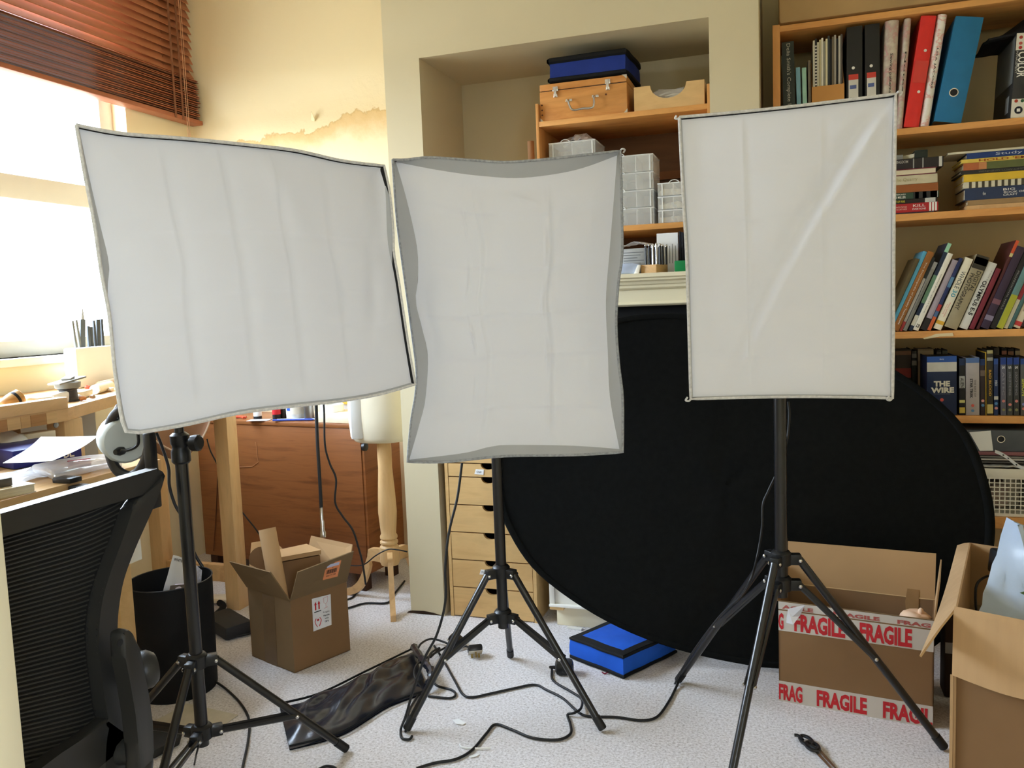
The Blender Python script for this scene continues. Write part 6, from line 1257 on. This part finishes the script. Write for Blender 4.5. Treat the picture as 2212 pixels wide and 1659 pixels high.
obj('bottom', B().slab([CA+V((0, 0, 0.001)), CB_+V((0, 0, 0.001)), CC+V((0, 0, 0.001)), CD+V((0, 0, 0.001))], (0, 0, 0.003)), m_card, t)
def flap(a, c, p1, p2, nm='flap', mat=None, th=0.0035, par=None):     # hinge a-c, free edge p2-p1
    n_ = (c-a).cross(p1-a).normalized(); return obj(nm, B().slab([a, c, p1, p2], n_*th), mat or m_card_in, par or t)
A1, B1, C1_, D1 = CA+H_, CB_+H_, CC+H_, CD+H_
fl_ = flap(A1, B1, at(585, 1235, D=2.515), at(497, 1212, D=2.63), mat=m_card_grey)
p2, p1 = at(642, 1235, D=2.46), at(763, 1190, D=2.62); ff = flap(B1, C1_, p1, p2, mat=m_card_grey)
flap(C1_, D1, at(672, 1157, D=2.86), at(761, 1176, D=2.76)); flap(D1, A1, at(543, 1172, D=2.86), at(590, 1165, D=2.92))
# fragile label on the right face
pl = (CB_+nR*0.0006, nR); q = [at(x, y, pl=pl) for x, y in ((673.5, 1293.7), (714, 1283.5), (716, 1349.5), (677, 1364))]
lab = obj('warning_label', B().slab(q, nR*0.0006), paint((228, 228, 230)), t)
rv, uv = (q[1]-q[0]), (q[0]-q[3]); L0 = lambda u, v: q[3]+(q[2]-q[3])*u+uv*v+nR*0.0008
for u in (0.17, 0.36):
    b = B(); b.slab([L0(u-0.035, 0.62), L0(u+0.035, 0.62), L0(u+0.035, 0.78), L0(u+0.07, 0.78), L0(u, 0.88), L0(u-0.07, 0.78), L0(u-0.035, 0.78)], nR*0.0005); obj('red_arrow', b, m_red, lab)
obj('arrow_bar', B().slab([L0(0.08, 0.55), L0(0.46, 0.55), L0(0.46, 0.575), L0(0.08, 0.575)], nR*0.0005), m_ink, lab)
for sg in (-1, 1):
    b = B(); b.tube(curve([L0(0.27+sg*0.05, 0.10), L0(0.27+sg*0.12, 0.18), L0(0.27+sg*0.17, 0.28), L0(0.27+sg*0.10, 0.36)], 4), 0.0022, 6, flat=0.4); obj('hand_mark', b, m_red, lab)
b = B(); b.lathe([(0.0022, 0), (0.0022, 0.0006), (0.0036, 0.0006), (0.0036, 0)], L0(0.27, 0.30), axis=nR, seg=14); obj('heart_mark', b, m_red, lab)
b = B(); b.tube([L0(0.62, 0.90), L0(0.64, 0.75), L0(0.74, 0.72), L0(0.84, 0.77), L0(0.86, 0.92), L0(0.62, 0.90)], 0.0006, 5); b.tube([L0(0.74, 0.72), L0(0.74, 0.60)], 0.0006, 5); b.tube([L0(0.64, 0.585), L0(0.84, 0.60)], 0.0006, 5); obj('glass_mark', b, paint((206, 140, 146)), lab)
for k, wv in enumerate(('Fragile', 'Handle', 'with', 'care')): letters(wv, L0(0.74, 0.46-0.095*k), rv.normalized()*rv.length*(0.34, 0.33, 0.2, 0.2)[k], V((0, 0, 0.0058)), m_ink, lab, 0.0006, 0.01)
# orange barcode label on the flap
fn = (C1_-B1).cross(p1-B1).normalized(); fn = fn if fn.dot(CO-B1) > 0 else -fn
pl = (B1+fn*0.0045, fn); q = [at(x, y, pl=pl) for x, y in ((705, 1219), (737, 1210), (729, 1245), (697, 1253))]
lab = obj('orange_label', B().slab(q, fn*0.0006), paint((232, 146, 96)), t); L1 = lambda u, v: q[3].lerp(q[2], u).lerp(q[0].lerp(q[1], u), v)+fn*0.0008
obj('label_strip', B().slab([L1(0.08, 0.76), L1(0.9, 0.76), L1(0.9, 0.94), L1(0.08, 0.94)], fn*0.0004), paint((196, 200, 226)), lab)
for k in range(14): obj('bar_mark', B().slab([L1(0.14+0.05*k, 0.34), L1(0.14+0.05*k+(0.03 if k % 3 else 0.016), 0.34), L1(0.14+0.05*k+(0.03 if k % 3 else 0.016), 0.6), L1(0.14+0.05*k, 0.6)], fn*0.0004), m_ink, lab)
letters('5028 771 346', L1(0.48, 0.22), (q[1]-q[0])*0.66, (q[0]-q[3])*0.1, m_ink, lab, 0.0005); letters('P', L1(0.5, 0.68), (q[1]-q[0])*0.08, (q[0]-q[3])*0.08, m_ink, lab, 0.0005)
# tape strip and smudge on the left face
pl = (CA+nL*0.0005, nL); q = [at(x, y, pl=pl) for x, y in ((566, 1282), (592, 1290), (600, 1445), (574, 1434))]
obj('tape_strip', B().slab(q, nL*0.0004), M('brown_tape_strip', (112, 90, 64), 0.4, var=0.15), t)
# tube
tp, tb_ = at(577, 1142, D=2.647), at(600, 1268, D=2.627); ax = (tp-tb_).normalized(); tb_ = tb_-ax*0.10
b = B(); L_ = (tp-tb_).length; r = 0.027; b.lathe([(r, 0), (r, L_), (r-0.003, L_), (r-0.003, L_-0.12)], tb_, axis=ax, seg=28); obj('postal_tube', b, M('postal_tube_card', (196, 162, 120), 0.8, var=0.04), label='brown postal tube standing in the small cardboard box', cat='tube')
q = [at(x, y, D=d) for (x, y), d in zip(((605, 1206), (602, 1194), (662, 1173), (693, 1181)), (2.672, 2.79, 2.80, 2.69))]
zq = sum(p.z for p in q)/4
for p in q: p.z = zq+(p.z-zq)*0.5
t2 = thing('flat_box', 'plain brown flat-packed box tilted inside the small cardboard box', 'box', sum(q, V())/4-V((0, 0, 0.17)))
obj('lid', B().slab(q, (0, 0, -0.014)), m_card_in, t2)
q2 = [p.lerp(sum(q, V())/4, 0.05)-V((0, 0, 0.018)) for p in q]; obj('body', B().slab(q2, (0.004, -0.008, -0.13)), m_card, t2)
b = B(); p = at(566, 1210, D=2.76); b.lathe([(0.045, -0.001), (0.045, 0.002), (0, 0.002)], p, axis=(0.2, -1, 0.1), seg=24); obj('round_card', b, m_card, label='rounded cardboard piece standing behind the postal tube', cat='cardboard')
# ------------------------------------------------------------------ fragile box on the right
FA, FB = at(1683, 1513, Z=0), at(2015, 1573, Z=0); e = (FB-FA).normalized(); nF = V((e.y, -e.x, 0)); dp = 0.160; fh = 0.28
FC, FD = FB-nF*dp, FA-nF*dp; cen = (FA+FC)/2
t = thing('cardboard_box', 'open cardboard box with red FRAGILE tape in front of the backdrop', 'box', cen)
wallp(FA, FB, fh, 'side', m_card, t); wallp(FB, FC, fh, 'side', m_card, t); wallp(FC, FD, fh, 'side', m_card, t); wallp(FD, FA, fh, 'side', m_card, t)
obj('bottom', B().slab([p+V((0, 0, 0.001)) for p in (FA, FB, FC, FD)], (0, 0, 0.003)), m_card, t)
Hf = V((0, 0, fh)); up = V((0, 0, 1))
# back flap stands up, with a torn cut
bt0, bt1 = at(1717, 1170, pl=(FD, nF)), at(2016, 1195, pl=(FC, nF)); obj('flap', B().slab([FD+Hf, FC+Hf, V((FC.x, FC.y, bt1.z))+e*0.002, V((FD.x, FD.y, bt0.z))-e*0.0], nF*0.0035), m_card_in, t)
obj('flap_crease', B().slab([FD+Hf+nF*0.0036+V((0, 0, -0.001)), FC+Hf+nF*0.0036+V((0, 0, -0.001)), FC+Hf+nF*0.0036+V((0, 0, 0.0012)), FD+Hf+nF*0.0036+V((0, 0, 0.0012))], nF*0.0008), paint((210, 178, 132)), t)
pq = [at(x, y, pl=(FD+nF*0.0042, nF)) for x, y in ((1960, 1271), (1985, 1274), (1984, 1330), (1958, 1330), (1955, 1300))]
obj('torn_patch', B().slab(pq, nF*0.0006), paint((150, 116, 76)), t)
pr = at(2028, 1205, D=2.16); obj('flap', B().slab([FB+Hf, FC+Hf, FC+Hf+V((0.012, 0.0, 0.11)), FB+Hf+V((0.010, 0.0, 0.10))], (0.0035, 0, 0)), m_card_in, t)
obj('flap', B().slab([FA+Hf, FD+Hf, FD+Hf+V((-0.03, 0.0, 0.07)), FA+Hf+V((-0.012, 0.02, 0.035))], (-0.0035, 0, 0)), m_card, t)
# tapes with lettering
def tape(z0, z1_, words, taper=0.0):
    n0 = FA+nF*0.0006; Lw = (FB-FA).length
    tp_ = obj('fragile_tape', B().box(V((FA.x, FA.y, z0))+nF*0.0003, FB-FA, nF*0.0005, V((0, 0, z1_-z0))), M('tape_white_%d' % int(z0*1000), (196, 188, 178), 0.3, var=0.06, spec=0.5), t)
    for wv, a_, c_, h0, h1_, mm_ in words:
        u0, u1 = a_*Lw, c_*Lw; letters(wv, V((FA.x, FA.y, z0+(z1_-z0)*(h0+h1_)/2))+e*(u0+u1)/2+nF*0.0008, e*(u1-u0), V((0, 0, (z1_-z0)*(h1_-h0))), mm_, tp_, 0.0006, 0.045)
    return tp_
fx = lambda px: ((at(px, 1400, pl=(FA, nF))-FA).dot(e))/(FB-FA).length
zf = lambda px, py: at(px, py, pl=(FA, nF)).z
m_redt = paint((190, 38, 46), 0.4); m_redp = paint((168, 84, 78), 0.4)
tape(zf(1850, 1385), zf(1850, 1340), (('G', 0.0, fx(1693), 0.06, 0.88, m_redt), ('FRAGILE', fx(1716), fx(1826), 0.06, 0.94, m_redt), ('FRAGILE', fx(1857), fx(1970), 0.06, 0.94, m_redt)))
tape(zf(1850, 1337), fh-0.001, (('AGILE', fx(1690), fx(1757), 0.1, 0.62, m_redp), ('FRAGILE', fx(1800), fx(1900), 0.1, 0.62, m_redp), ('FRAG', fx(1938), fx(2010), 0.1, 0.62, m_redp)))
tape(zf(1850, 1547), zf(1850, 1498), (('FRAG', 0.0, fx(1733), 0.14, 0.88, m_redt), ('FRAGILE', fx(1764), fx(1873), 0.14, 0.88, m_redt), ('FRAGIL', fx(1908), 0.997, 0.14, 0.88, m_redt)))
pq = [at(x, y, pl=(FA+nF*0.003, nF)) for x, y in ((1702, 1315), (1740, 1305), (1728, 1330), (1714, 1348), (1698, 1345))]
b = B(); b.slab([p+nF*0.006*((i % 2)) for i, p in enumerate(pq)], nF*0.0006); obj('loose_tape', b, m_bagclear, t, smooth=False)
obj('lip_edge', B().box(V((FA.x, FA.y, fh))+nF*0.0008, FB-FA, -nF*0.0045, V((0, 0, 0.0008))), m_card_grey, t)  # thin card strip along the front lip
p = at(1978, 1332, D=2.17); b = B(); b.ball(p, 0.028, (1.3, 0.9, 0.6), 10); b.jitter(0.010, 40, 2); b.ball(p+V((0.012, 0, 0.014)), 0.012, (0.6, 0.7, 0.9), 8); obj('packing_foam', b, paint((232, 196, 164)), label='peach foam scrap showing above the FRAGILE box front', cat='foam', smooth=True, ang=70)
obj('box_filling', B().slab([FA+V((0, 0, 0.2))+e*0.012-nF*0.012, FB+V((0, 0, 0.2))-e*0.012-nF*0.012, FC+V((0, 0, 0.2))-e*0.012+nF*0.012, FD+V((0, 0, 0.2))+e*0.012+nF*0.012], (0, 0, 0.012)), m_card_grey, label='brown card layer lying inside the FRAGILE box', cat='cardboard')
# ------------------------------------------------------------------ big box at the right edge
q = at(2057, 1659, D=1.75); RA = V((q.x, q.y, 0)); hz = at(2068, 1312, pl=(RA, V((fwd.x, fwd.y, 0)))).z
q1 = at(2212, 1342, Z=hz); q2 = at(2094, 1172, Z=hz); RA = V((at(2064, 1312, Z=hz).x, RA.y, 0)); e = V((q1.x-RA.x, q1.y-RA.y, 0)).normalized(); l = V((q2.x-RA.x, q2.y-RA.y, 0))
RB = RA+e*0.36; RD = RA+l; RC = RB+l; cen = (RA+RC)/2; nF = V((e.y, -e.x, 0)); Hr = V((0, 0, hz))
t = thing('cardboard_box', 'large open cardboard box with a folded-down flap at the right edge', 'box', cen)
m_cardL = M('pale_cardboard_flap', (192, 158, 118), 0.85, var=0.05, vs=4, sc=(14, 14, 1), spec=0.1)
wallp(RA, RB, hz, 'side', m_card, t); wallp(RB, RC, hz, 'side', m_card, t); wallp(RC, RD, hz, 'side', m_card_in, t); wallp(RD, RA, hz, 'side', m_card_in, t)
obj('bottom', B().slab([p+V((0, 0, 0.001)) for p in (RA, RB, RC, RD)], (0, 0, 0.003)), m_card, t)
fz0 = at(2060, 1456, pl=(RA+nF*0.012, nF)).z; fz1 = at(2212, 1484, pl=(RA+nF*0.012, nF)).z
fb = curve([RA+nF*0.016+V((0, 0, fz0)), RA+e*0.09+nF*0.017+V((0, 0, fz0-0.012)), RA+e*0.18+nF*0.016+V((0, 0, fz0-0.012)), RB+nF*0.015+V((0, 0, fz0-0.014))], 4)
ft = resample([RA+nF*0.004+Hr+V((0, 0, 0.003)), RB+nF*0.004+Hr+V((0, 0, 0.003))], len(fb))
obj('flap', B().grid([[p+V((0, 0, 0)) for p in ft], [a.lerp(c, 0.08)+nF*0.006 for a, c in zip(ft, fb)], fb], 0.004), m_cardL, t, ang=30)
G = [at(x, y, D=d) for (x, y), d in zip(((2055, 1255), (1986, 1417)), (1.98, 1.66))]
flp = obj('flap', B().grid([resample(curve([RA+Hr, RA.lerp(RD, 0.5)+Hr, RD+Hr], 3), 9), resample(curve([(RA+Hr).lerp(G[1], 0.5)+V((0.004, 0, 0.01)), (RA.lerp(RD, 0.5)+Hr).lerp(G[0], 0.4)+V((0, 0, 0.004)), RD+Hr+V((-0.012, 0, -0.002))], 3), 9), resample(curve([G[1], G[0].lerp(G[1], 0.35)+V((0.0, 0, 0.006)), RD+Hr+V((-0.03, -0.01, -0.006))], 3), 9)], 0.004), m_cardL, t, ang=40)
for k in (0, 1): obj('corner_edge', B().box(RA+nF*(0.001+0.0055*k)-e*(0.002+0.004*k)+V((0, 0, 0.0)), e*0.006, nF*0.003, V((0, 0, (fz0-0.004)))), (m_cardL, m_card_in)[k], t)
# contents of the big box
pb = [at(x, y, D=d) for (x, y), d in zip(((2183, 1122), (2212, 1135), (2240, 1345), (2112, 1330)), (1.95, 1.88, 1.80, 1.86))]
G = [[(pb[0].lerp(pb[1], i/8)).lerp(pb[3].lerp(pb[2], i/8), j/10)+V((0.006, -0.01, 0.0))*noise.noise(V((i*.8, j*.7, 1)))*0.8 for i in range(9)] for j in range(11)]
t2 = obj('padded_bag', B().grid(G, 0.010), M('pale_blue_polythene', (188, 204, 224), 0.3, var=0.08, vs=10, bmp=0.25, bs=30), label='pale blue-white plastic bag with a green leaf standing in the big box', cat='bag', ang=70)
lc = pb[1].lerp(pb[2], 0.72); nn = (CO-lc).normalized(); sd = V((0, 0, 1)).cross(nn).normalized(); uu = nn.cross(sd)
b = B(); b.slab([lc+nn*0.022-sd*0.001+sd*a*0.03+uu*c for a, c in ((-0.8, 0), (-0.3, 0.008), (0.4, 0.010), (1.2, 0.004), (0.5, -0.006), (-0.3, -0.006))], nn*0.0008); obj('green_leaf', b, paint((84, 110, 60)), t2)
p = at(2168, 1215, D=2.03); b = B(); b.cbox(p, (0.05, 0.05, 0.06), Euler((0, 0.1, 0.3)), bev=0.006); t2 = thing('power_adaptor', 'black power adaptor with lead inside the big box', 'adaptor', (p.x, p.y, p.z-0.03)); obj('body', b, m_black, t2)
b = B(); b.tube(curve([p+V((-0.01, 0, -0.03)), at(2125, 1248, D=2.02), at(2108, 1270, D=2.0), at(2112, 1330, D=1.99), at(2140, 1360, D=1.98)], 5), 0.003, 6); obj('lead', b, m_rubber, t2)
b = B(); b.box(RA+V((0, 0, hz*0.62))+e*0.012+l*0.03, e*0.33, l*0.94, V((0, 0, 0.012))); obj('box_filling', b, m_card_grey, label='brown card layer low inside the big box', cat='cardboard')
# ------------------------------------------------------------------ blue bag on the carpet
bq = [at(1347, 1467, Z=0), at(1460, 1412, Z=0), None, at(1234, 1422, Z=0)]; bq[2] = bq[1]+bq[3]-bq[0]
zip_bag('zip_bag', 'bright blue zip bag with black edging lying on the carpet by the backdrop', [bq[3], bq[0], bq[1], bq[2]], 0.0, 0.068, m_blue, m_blue, 0.22, m_blackmatt)
p = at(1262, 1427, Z=0.02); b = B(); b.cbox(p+V((0.004, -0.012, 0)), (0.014, 0.004, 0.005), Euler((0, 0, -0.45)), bev=0.001); obj('zip_pull', b, m_steel, label='small steel zip pull on the blue bag front', cat='zip pull') if False else b.bm.free()
sc_ = at(1260, 1360, Z=0.0); b = B(); b.box(at(1226, 1358, Z=0.001), V((0.05, -0.006, 0)), V((0.002, 0.012, 0)), V((0, 0, 0.006))); obj('white_batten', b, m_white, label='short white batten lying behind the blue bag', cat='batten')
# ------------------------------------------------------------------ black tripod bag on the carpet
bl = [at(x, y, Z=0.0) for x, y in ((604, 1515), (640, 1616), (925, 1478), (893, 1402))]
t = thing('tripod_bag', 'long glossy black carry bag lying on the carpet', 'bag', sum(bl, V())/4)
top_e = [at(x, y, Z=0.012) for x, y in ((604, 1522), (690, 1500), (790, 1452), (893, 1402))]; bot_e = [at(x, y, Z=0.012) for x, y in ((625, 1612), (740, 1580), (840, 1520), (925, 1490))]
Te, Be = resample(curve(top_e, 6), 61), resample(curve(bot_e, 6), 61); G = []
for j in range(25):
    v = j/24; row = []
    for i in range(61):
        u = i/60; p = Te[i].lerp(Be[i], v); prof_ = math.sin(math.pi*v)**0.55*min(1, 6*min(u, 1-u)+0.15)
        h = 0.004+prof_*(0.030+0.016*noise.noise(V((u*4, v*2.0, 2)))+0.010*noise.noise(V((u*9+v*4, v*7, 6)))+0.006*math.sin(u*26+v*9+3*noise.noise(V((u*3, v*3, 0)))))
        row.append(V((p.x, p.y, max(0.003, h))))
    G.append(row)
b = B(); vs = [[b.bm.verts.new(p) for p in r_] for r_ in G]
for j in range(24):
    for i in range(60): b.bm.faces.new((vs[j][i], vs[j][i+1], vs[j+1][i+1], vs[j+1][i]))
fl2 = [b.bm.verts.new(V((p.x, p.y, 0.001))) for p in [r_[k] for r_ in (G[0],) for k in range(61)]+[G[24][k] for k in range(60, -1, -1)]]
b.bm.faces.new(fl2)
obj('body', b, m_nylon, t, ang=80)
b = B(); b.tube([p+V((0, 0, 0.003)) for p in Te], 0.0035, 6); b.tube([p+V((0, 0, 0.0)) for p in Be], 0.003, 6); obj('seam', b, m_blackmatt, t)
b = B(); mo = curve([Te[-1]+V((0, 0, 0.01)), at(912, 1425, Z=0.035), at(932, 1452, Z=0.04), Be[-1]+V((0, 0, 0.01))], 6); b.tube(mo, [0.008+0.006*math.sin(i*1.3)**2 for i in range(len(mo))], 8); obj('gathered_mouth', b, m_nylon, t)
# ------------------------------------------------------------------ pedal, tray, floor bits
c = at(495, 1358, Z=0.02); b = B(); b.cbox(c+V((-0.02, 0.02, 0.008)), (0.17, 0.10, 0.05), Euler((0, 0.05, -0.45)), bev=0.012)
for v_ in b.bm.verts: v_.co.z = max(v_.co.z, 0.001)
t = obj('foot_pedal', b, M('charcoal_plastic', (48, 48, 50), 0.6), label='charcoal foot pedal on the carpet behind the bin', cat='pedal')
cable('black pedal cable leading to the cardboard box', [at(x, y, Z=0.008) for x, y in ((500, 1376), (530, 1371), (548, 1366))], 0.004)
b = B(); c = at(470, 1300, Z=0.01); b.cbox(c+V((0, 0.02, 0.006)), (0.10, 0.07, 0.012), Euler((0, 0, 0.3)), bev=0.002); obj('card_tray', b, m_cr, label='small cream tray of scraps behind the waste bin', cat='tray')
b = B(); b.tube(curve([at(x, y, Z=0.02) for x, y in ((464, 1330), (478, 1318), (482, 1308), (474, 1302))], 5), 0.012, 8); obj('strap_loop', b, m_blackmatt, label='black strap loop on the carpet behind the bin', cat='strap')
q = [at(x, y, Z=0.0012) for x, y in ((326, 1562), (405, 1520), (515, 1545), (438, 1600))]; obj('paper_sheet', B().slab(q, (0, 0, 0.001)), paint((206, 200, 184)), label='white card sheet on the carpet under the left light stand', cat='paper')
q = [at(x, y, Z=0.0015) for x, y in ((312, 1596), (340, 1573), (396, 1582), (388, 1610), (332, 1641), (312, 1628))]; obj('control_box', B().slab(q, (0, 0, 0.022), 0.004), M('charcoal_rubber', (44, 44, 42), 0.7), label='black rubbery control box on the carpet by the left stand', cat='control box')
for k, (pp, lab) in enumerate(((((978, 1556), (990, 1553), (1006, 1562), (1000, 1566), (985, 1564)), 'small white paper scrap beside the middle stand foot'), (((1030, 1634), (1036, 1628), (1013, 1634), (1016, 1637)), 'tiny white scrap near the long white sliver'))):
    obj('paper_scrap', B().slab([at(x, y, Z=0.002) for x, y in pp], (0, 0, 0.001)), m_paper, label=lab, cat='paper')
b = B(); b.tube(curve([at(x, y, Z=0.004) for x, y in ((993, 1608), (998, 1614), (1020, 1617), (1060, 1616))], 4), 0.0016, 6, flat=1.8); obj('plastic_sliver', b, m_paper, label='thin white plastic sliver lying on the carpet', cat='sliver')
b = B(); b.tube(curve([at(x, y, Z=0.004) for x, y in ((1301, 1452), (1306, 1455), (1314, 1452))], 3), 0.0022, 6); obj('red_thread', b, paint((110, 24, 40)), label='dark red scrap on the carpet before the blue bag', cat='thread')
# ------------------------------------------------------------------ scissors
Zs = 0.006; piv = at(1768, 1625, Z=Zs); tip = at(1806, 1668, Z=Zs); d = (tip-piv); d.z = 0; d.normalize(); s_ = V((-d.y, d.x, 0))
t = thing('scissors', 'black-handled scissors lying on the carpet near the picture bottom', 'scissors', (piv.x, piv.y, 0.0015))
for sg in (-1, 1):
    b = B(); w = 0.010; b.slab([piv-d*0.01+s_*sg*0.002, piv-d*0.01+s_*sg*(w), piv+d*0.03+s_*sg*w*0.9, piv+d*0.125+s_*sg*0.006, piv+d*0.125+s_*sg*0.005, piv+d*0.03+s_*sg*0.001], (0, 0, 0.002)); obj('blade', b, m_chrome, t)
for rg in (((1755, 1612), 0.0135, 0.020), ((1742, 1600), 0.013, 0.024)):
    c = at(*rg[0], Z=0.010); lp = [c+d*math.cos(a)*rg[2]+s_*math.sin(a)*rg[1] for a in [2*math.pi*k/18 for k in range(19)]]
    b = B(); b.tube(lp, 0.0045, 8, cap=False); b.tube([c+d*rg[2], piv+V((0, 0, 0.003))], 0.005, 8); obj('handle', b, m_black, t)
b = B(); b.tube(curve([at(x, y, Z=0.012) for x, y in ((1734, 1598), (1724, 1589), (1716, 1588))], 4), 0.004, 8); obj('finger_rest', b, m_black, t)
b = B(); b.lathe([(0.004, 0), (0.004, 0.003), (0, 0.004)], piv+V((0, 0, 0.001)), seg=10); obj('pivot_screw', b, m_steel, t)
# ------------------------------------------------------------------ plugs and lamp cables
def plug(lab, px, py, rot, pins=True):
    c = at(px, py, Z=0.025); R = Euler((0.9, 0.0, rot)); Rm_ = R.to_matrix(); t = thing('mains_plug', lab, 'plug', (c.x, c.y, 0.001), 'plugs on the carpet')
    b = B(); b.cbox(c, (0.046, 0.022, 0.042), R, bev=0.007); obj('plug_body', b, m_black, t)
    b = B(); b.cbox(c+Rm_ @ V((0, -0.0115, 0)), (0.044, 0.002, 0.040), R, bev=0.0008); obj('plug_face', b, paint((196, 188, 172)), t)
    for x, z in ((0, 0.011), (-0.011, -0.009), (0.011, -0.009)):
        b = B(); b.cbox(c+Rm_ @ V((x, -0.020, z)), (0.004 if x == 0 else 0.006, 0.018, 0.007 if x == 0 else 0.004), R); obj('pin', b, M('brass', (186, 160, 100), 0.3, 0.9) if 'brass' not in bpy.data.materials else bpy.data.materials['brass'], t)
    return c
pA = plug('black mains plug with pale face and pins upward near the back leg', 1026, 1402, 0.5)
pB = plug('black mains plug behind the left leg of the middle stand', 985, 1380, -1.6)
c = at(1219, 1440, Z=0.022); t = thing('mains_adaptor', 'black rounded mains adaptor behind the right leg of the middle stand', 'adaptor', (c.x, c.y, 0.001)); b = B(); b.cbox(c, (0.055, 0.045, 0.042), Euler((0, 0, 0.3)), bev=0.012); obj('body', b, m_black, t)
b = B(); b.tube([c+V((-0.02, -0.01, 0.0)), c+V((-0.042, -0.014, 0.0))], [0.006, 0.004], 8); obj('strain_relief', b, m_rubber, t)
F0 = lambda x, y, z=0.0045: at(x, y, Z=z)
cable('lamp cable running from the middle softbox down to its left foot', [at(998, 1000, D=2.12), at(988, 1075, D=2.12), at(970, 1150, D=2.12), at(962, 1225, D=2.12), at(962, 1300, D=2.12), at(944, 1370, D=2.13), at(918, 1420, D=2.14), at(893, 1490, D=2.14), at(877, 1545, D=2.14)]+[F0(866, 1575), F0(868, 1594), F0(884, 1597), F0(890, 1590)], 0.0034)
cable('looped cable coil beside the left foot of the middle stand', [F0(876, 1580), F0(884, 1535), F0(905, 1500), F0(912, 1490), F0(896, 1462, 0.03), F0(898, 1440, 0.04), F0(915, 1425, 0.03), F0(960, 1400, 0.01), F0(985, 1388, 0.02)], 0.0034)
cable('cable loop crossing the open end of the black carry bag', [F0(900, 1408, 0.03), F0(910, 1390, 0.03), F0(932, 1380, 0.02), F0(962, 1388, 0.012), F0(985, 1400, 0.01), F0(1005, 1396, 0.01), pA+V((-0.02, 0.01, -0.004))], 0.0034)
cable('cable wound from the bag mouth around a wide loop on the carpet', [F0(930, 1420, 0.02), F0(950, 1400, 0.02), F0(930, 1412, 0.03), F0(925, 1440, 0.03), F0(940, 1478), F0(975, 1490), F0(984, 1500), F0(972, 1508), F0(925, 1504)], 0.0034)
cable('long cable snaking from the middle stand to the right stand', [F0(938, 1395), F0(960, 1430), F0(985, 1475), F0(1000, 1500), F0(1020, 1506), F0(1060, 1498), F0(1110, 1487), F0(1155, 1479), F0(1180, 1490), F0(1215, 1508), F0(1245, 1535), F0(1270, 1547), F0(1330, 1549), F0(1385, 1556), F0(1420, 1548), F0(1445, 1515), F0(1458, 1490), F0(1466, 1472, 0.012)], 0.0036)
cable('lamp cable from the black adaptor winding to the picture bottom', [c+V((-0.04, -0.014, 0.0)), F0(1192, 1445), F0(1195, 1470), F0(1235, 1495), F0(1256, 1510, 0.006), F0(1255, 1530, 0.013), F0(1240, 1540, 0.012), F0(1226, 1544), F0(1232, 1565), F0(1232, 1585), F0(1205, 1598), F0(1150, 1594), F0(1105, 1576), F0(1070, 1565), F0(1050, 1585), F0(1020, 1620), F0(985, 1640), F0(940, 1648), F0(900, 1660)], 0.0036)
cable('short cable arc at the lower picture edge', [F0(688, 1662), F0(705, 1655), F0(722, 1658), F0(730, 1668)], 0.0036)
d1 = (c1-CO).dot(fwd)
cable('lamp cable hanging in a bow left of the nearest stand pole', [at(x, y, D=d1-0.03) for x, y in ((338, 935), (350, 965), (364, 1010), (366, 1050), (378, 1090), (395, 1120), (408, 1160), (420, 1195), (438, 1225))], 0.0036)
cable('cable curving from the bin down across the carpet', [F0(462, 1470, 0.012), F0(490, 1490), F0(520, 1520), F0(538, 1555), F0(536, 1600), F0(528, 1640), F0(522, 1668)], 0.0036)
cable('thin cable dropping from the nearest stand hub', [at(429, 1612, D=d1-0.06), at(424, 1630, D=d1-0.07), F0(420, 1650), F0(416, 1670)], 0.0022)
d3 = (c3-CO).dot(fwd)
cable('lamp cable hanging from the right softbox along the stand pole', [at(x, y, D=d3-0.02) for x, y in ((1703, 868), (1705, 900), (1700, 950), (1685, 1005), (1660, 1060), (1648, 1090), (1646, 1140), (1636, 1200))]+[at(x, y, D=d) for x, y, d in ((1622, 1250, 1.97), (1598, 1290, 2.02), (1556, 1330, 2.10), (1506, 1395, 2.23), (1472, 1448, 2.32))]+[F0(1458, 1477, 0.004)], 0.003)

# dark crate standing in for a dark thing plus shade between the boxes
t = thing('dark_filler', 'dark brown crate with a pale strip, for a dark thing and shade between the boxes', 'filler', (0.53, 2.44, 0))
obj('filler_body', B().mm((0.395, 2.405, 0.001), (0.68, 2.475, 0.24), 0.004), M('dark_brown_board', (62, 46, 34), 0.8, var=0.2, vs=12), t)
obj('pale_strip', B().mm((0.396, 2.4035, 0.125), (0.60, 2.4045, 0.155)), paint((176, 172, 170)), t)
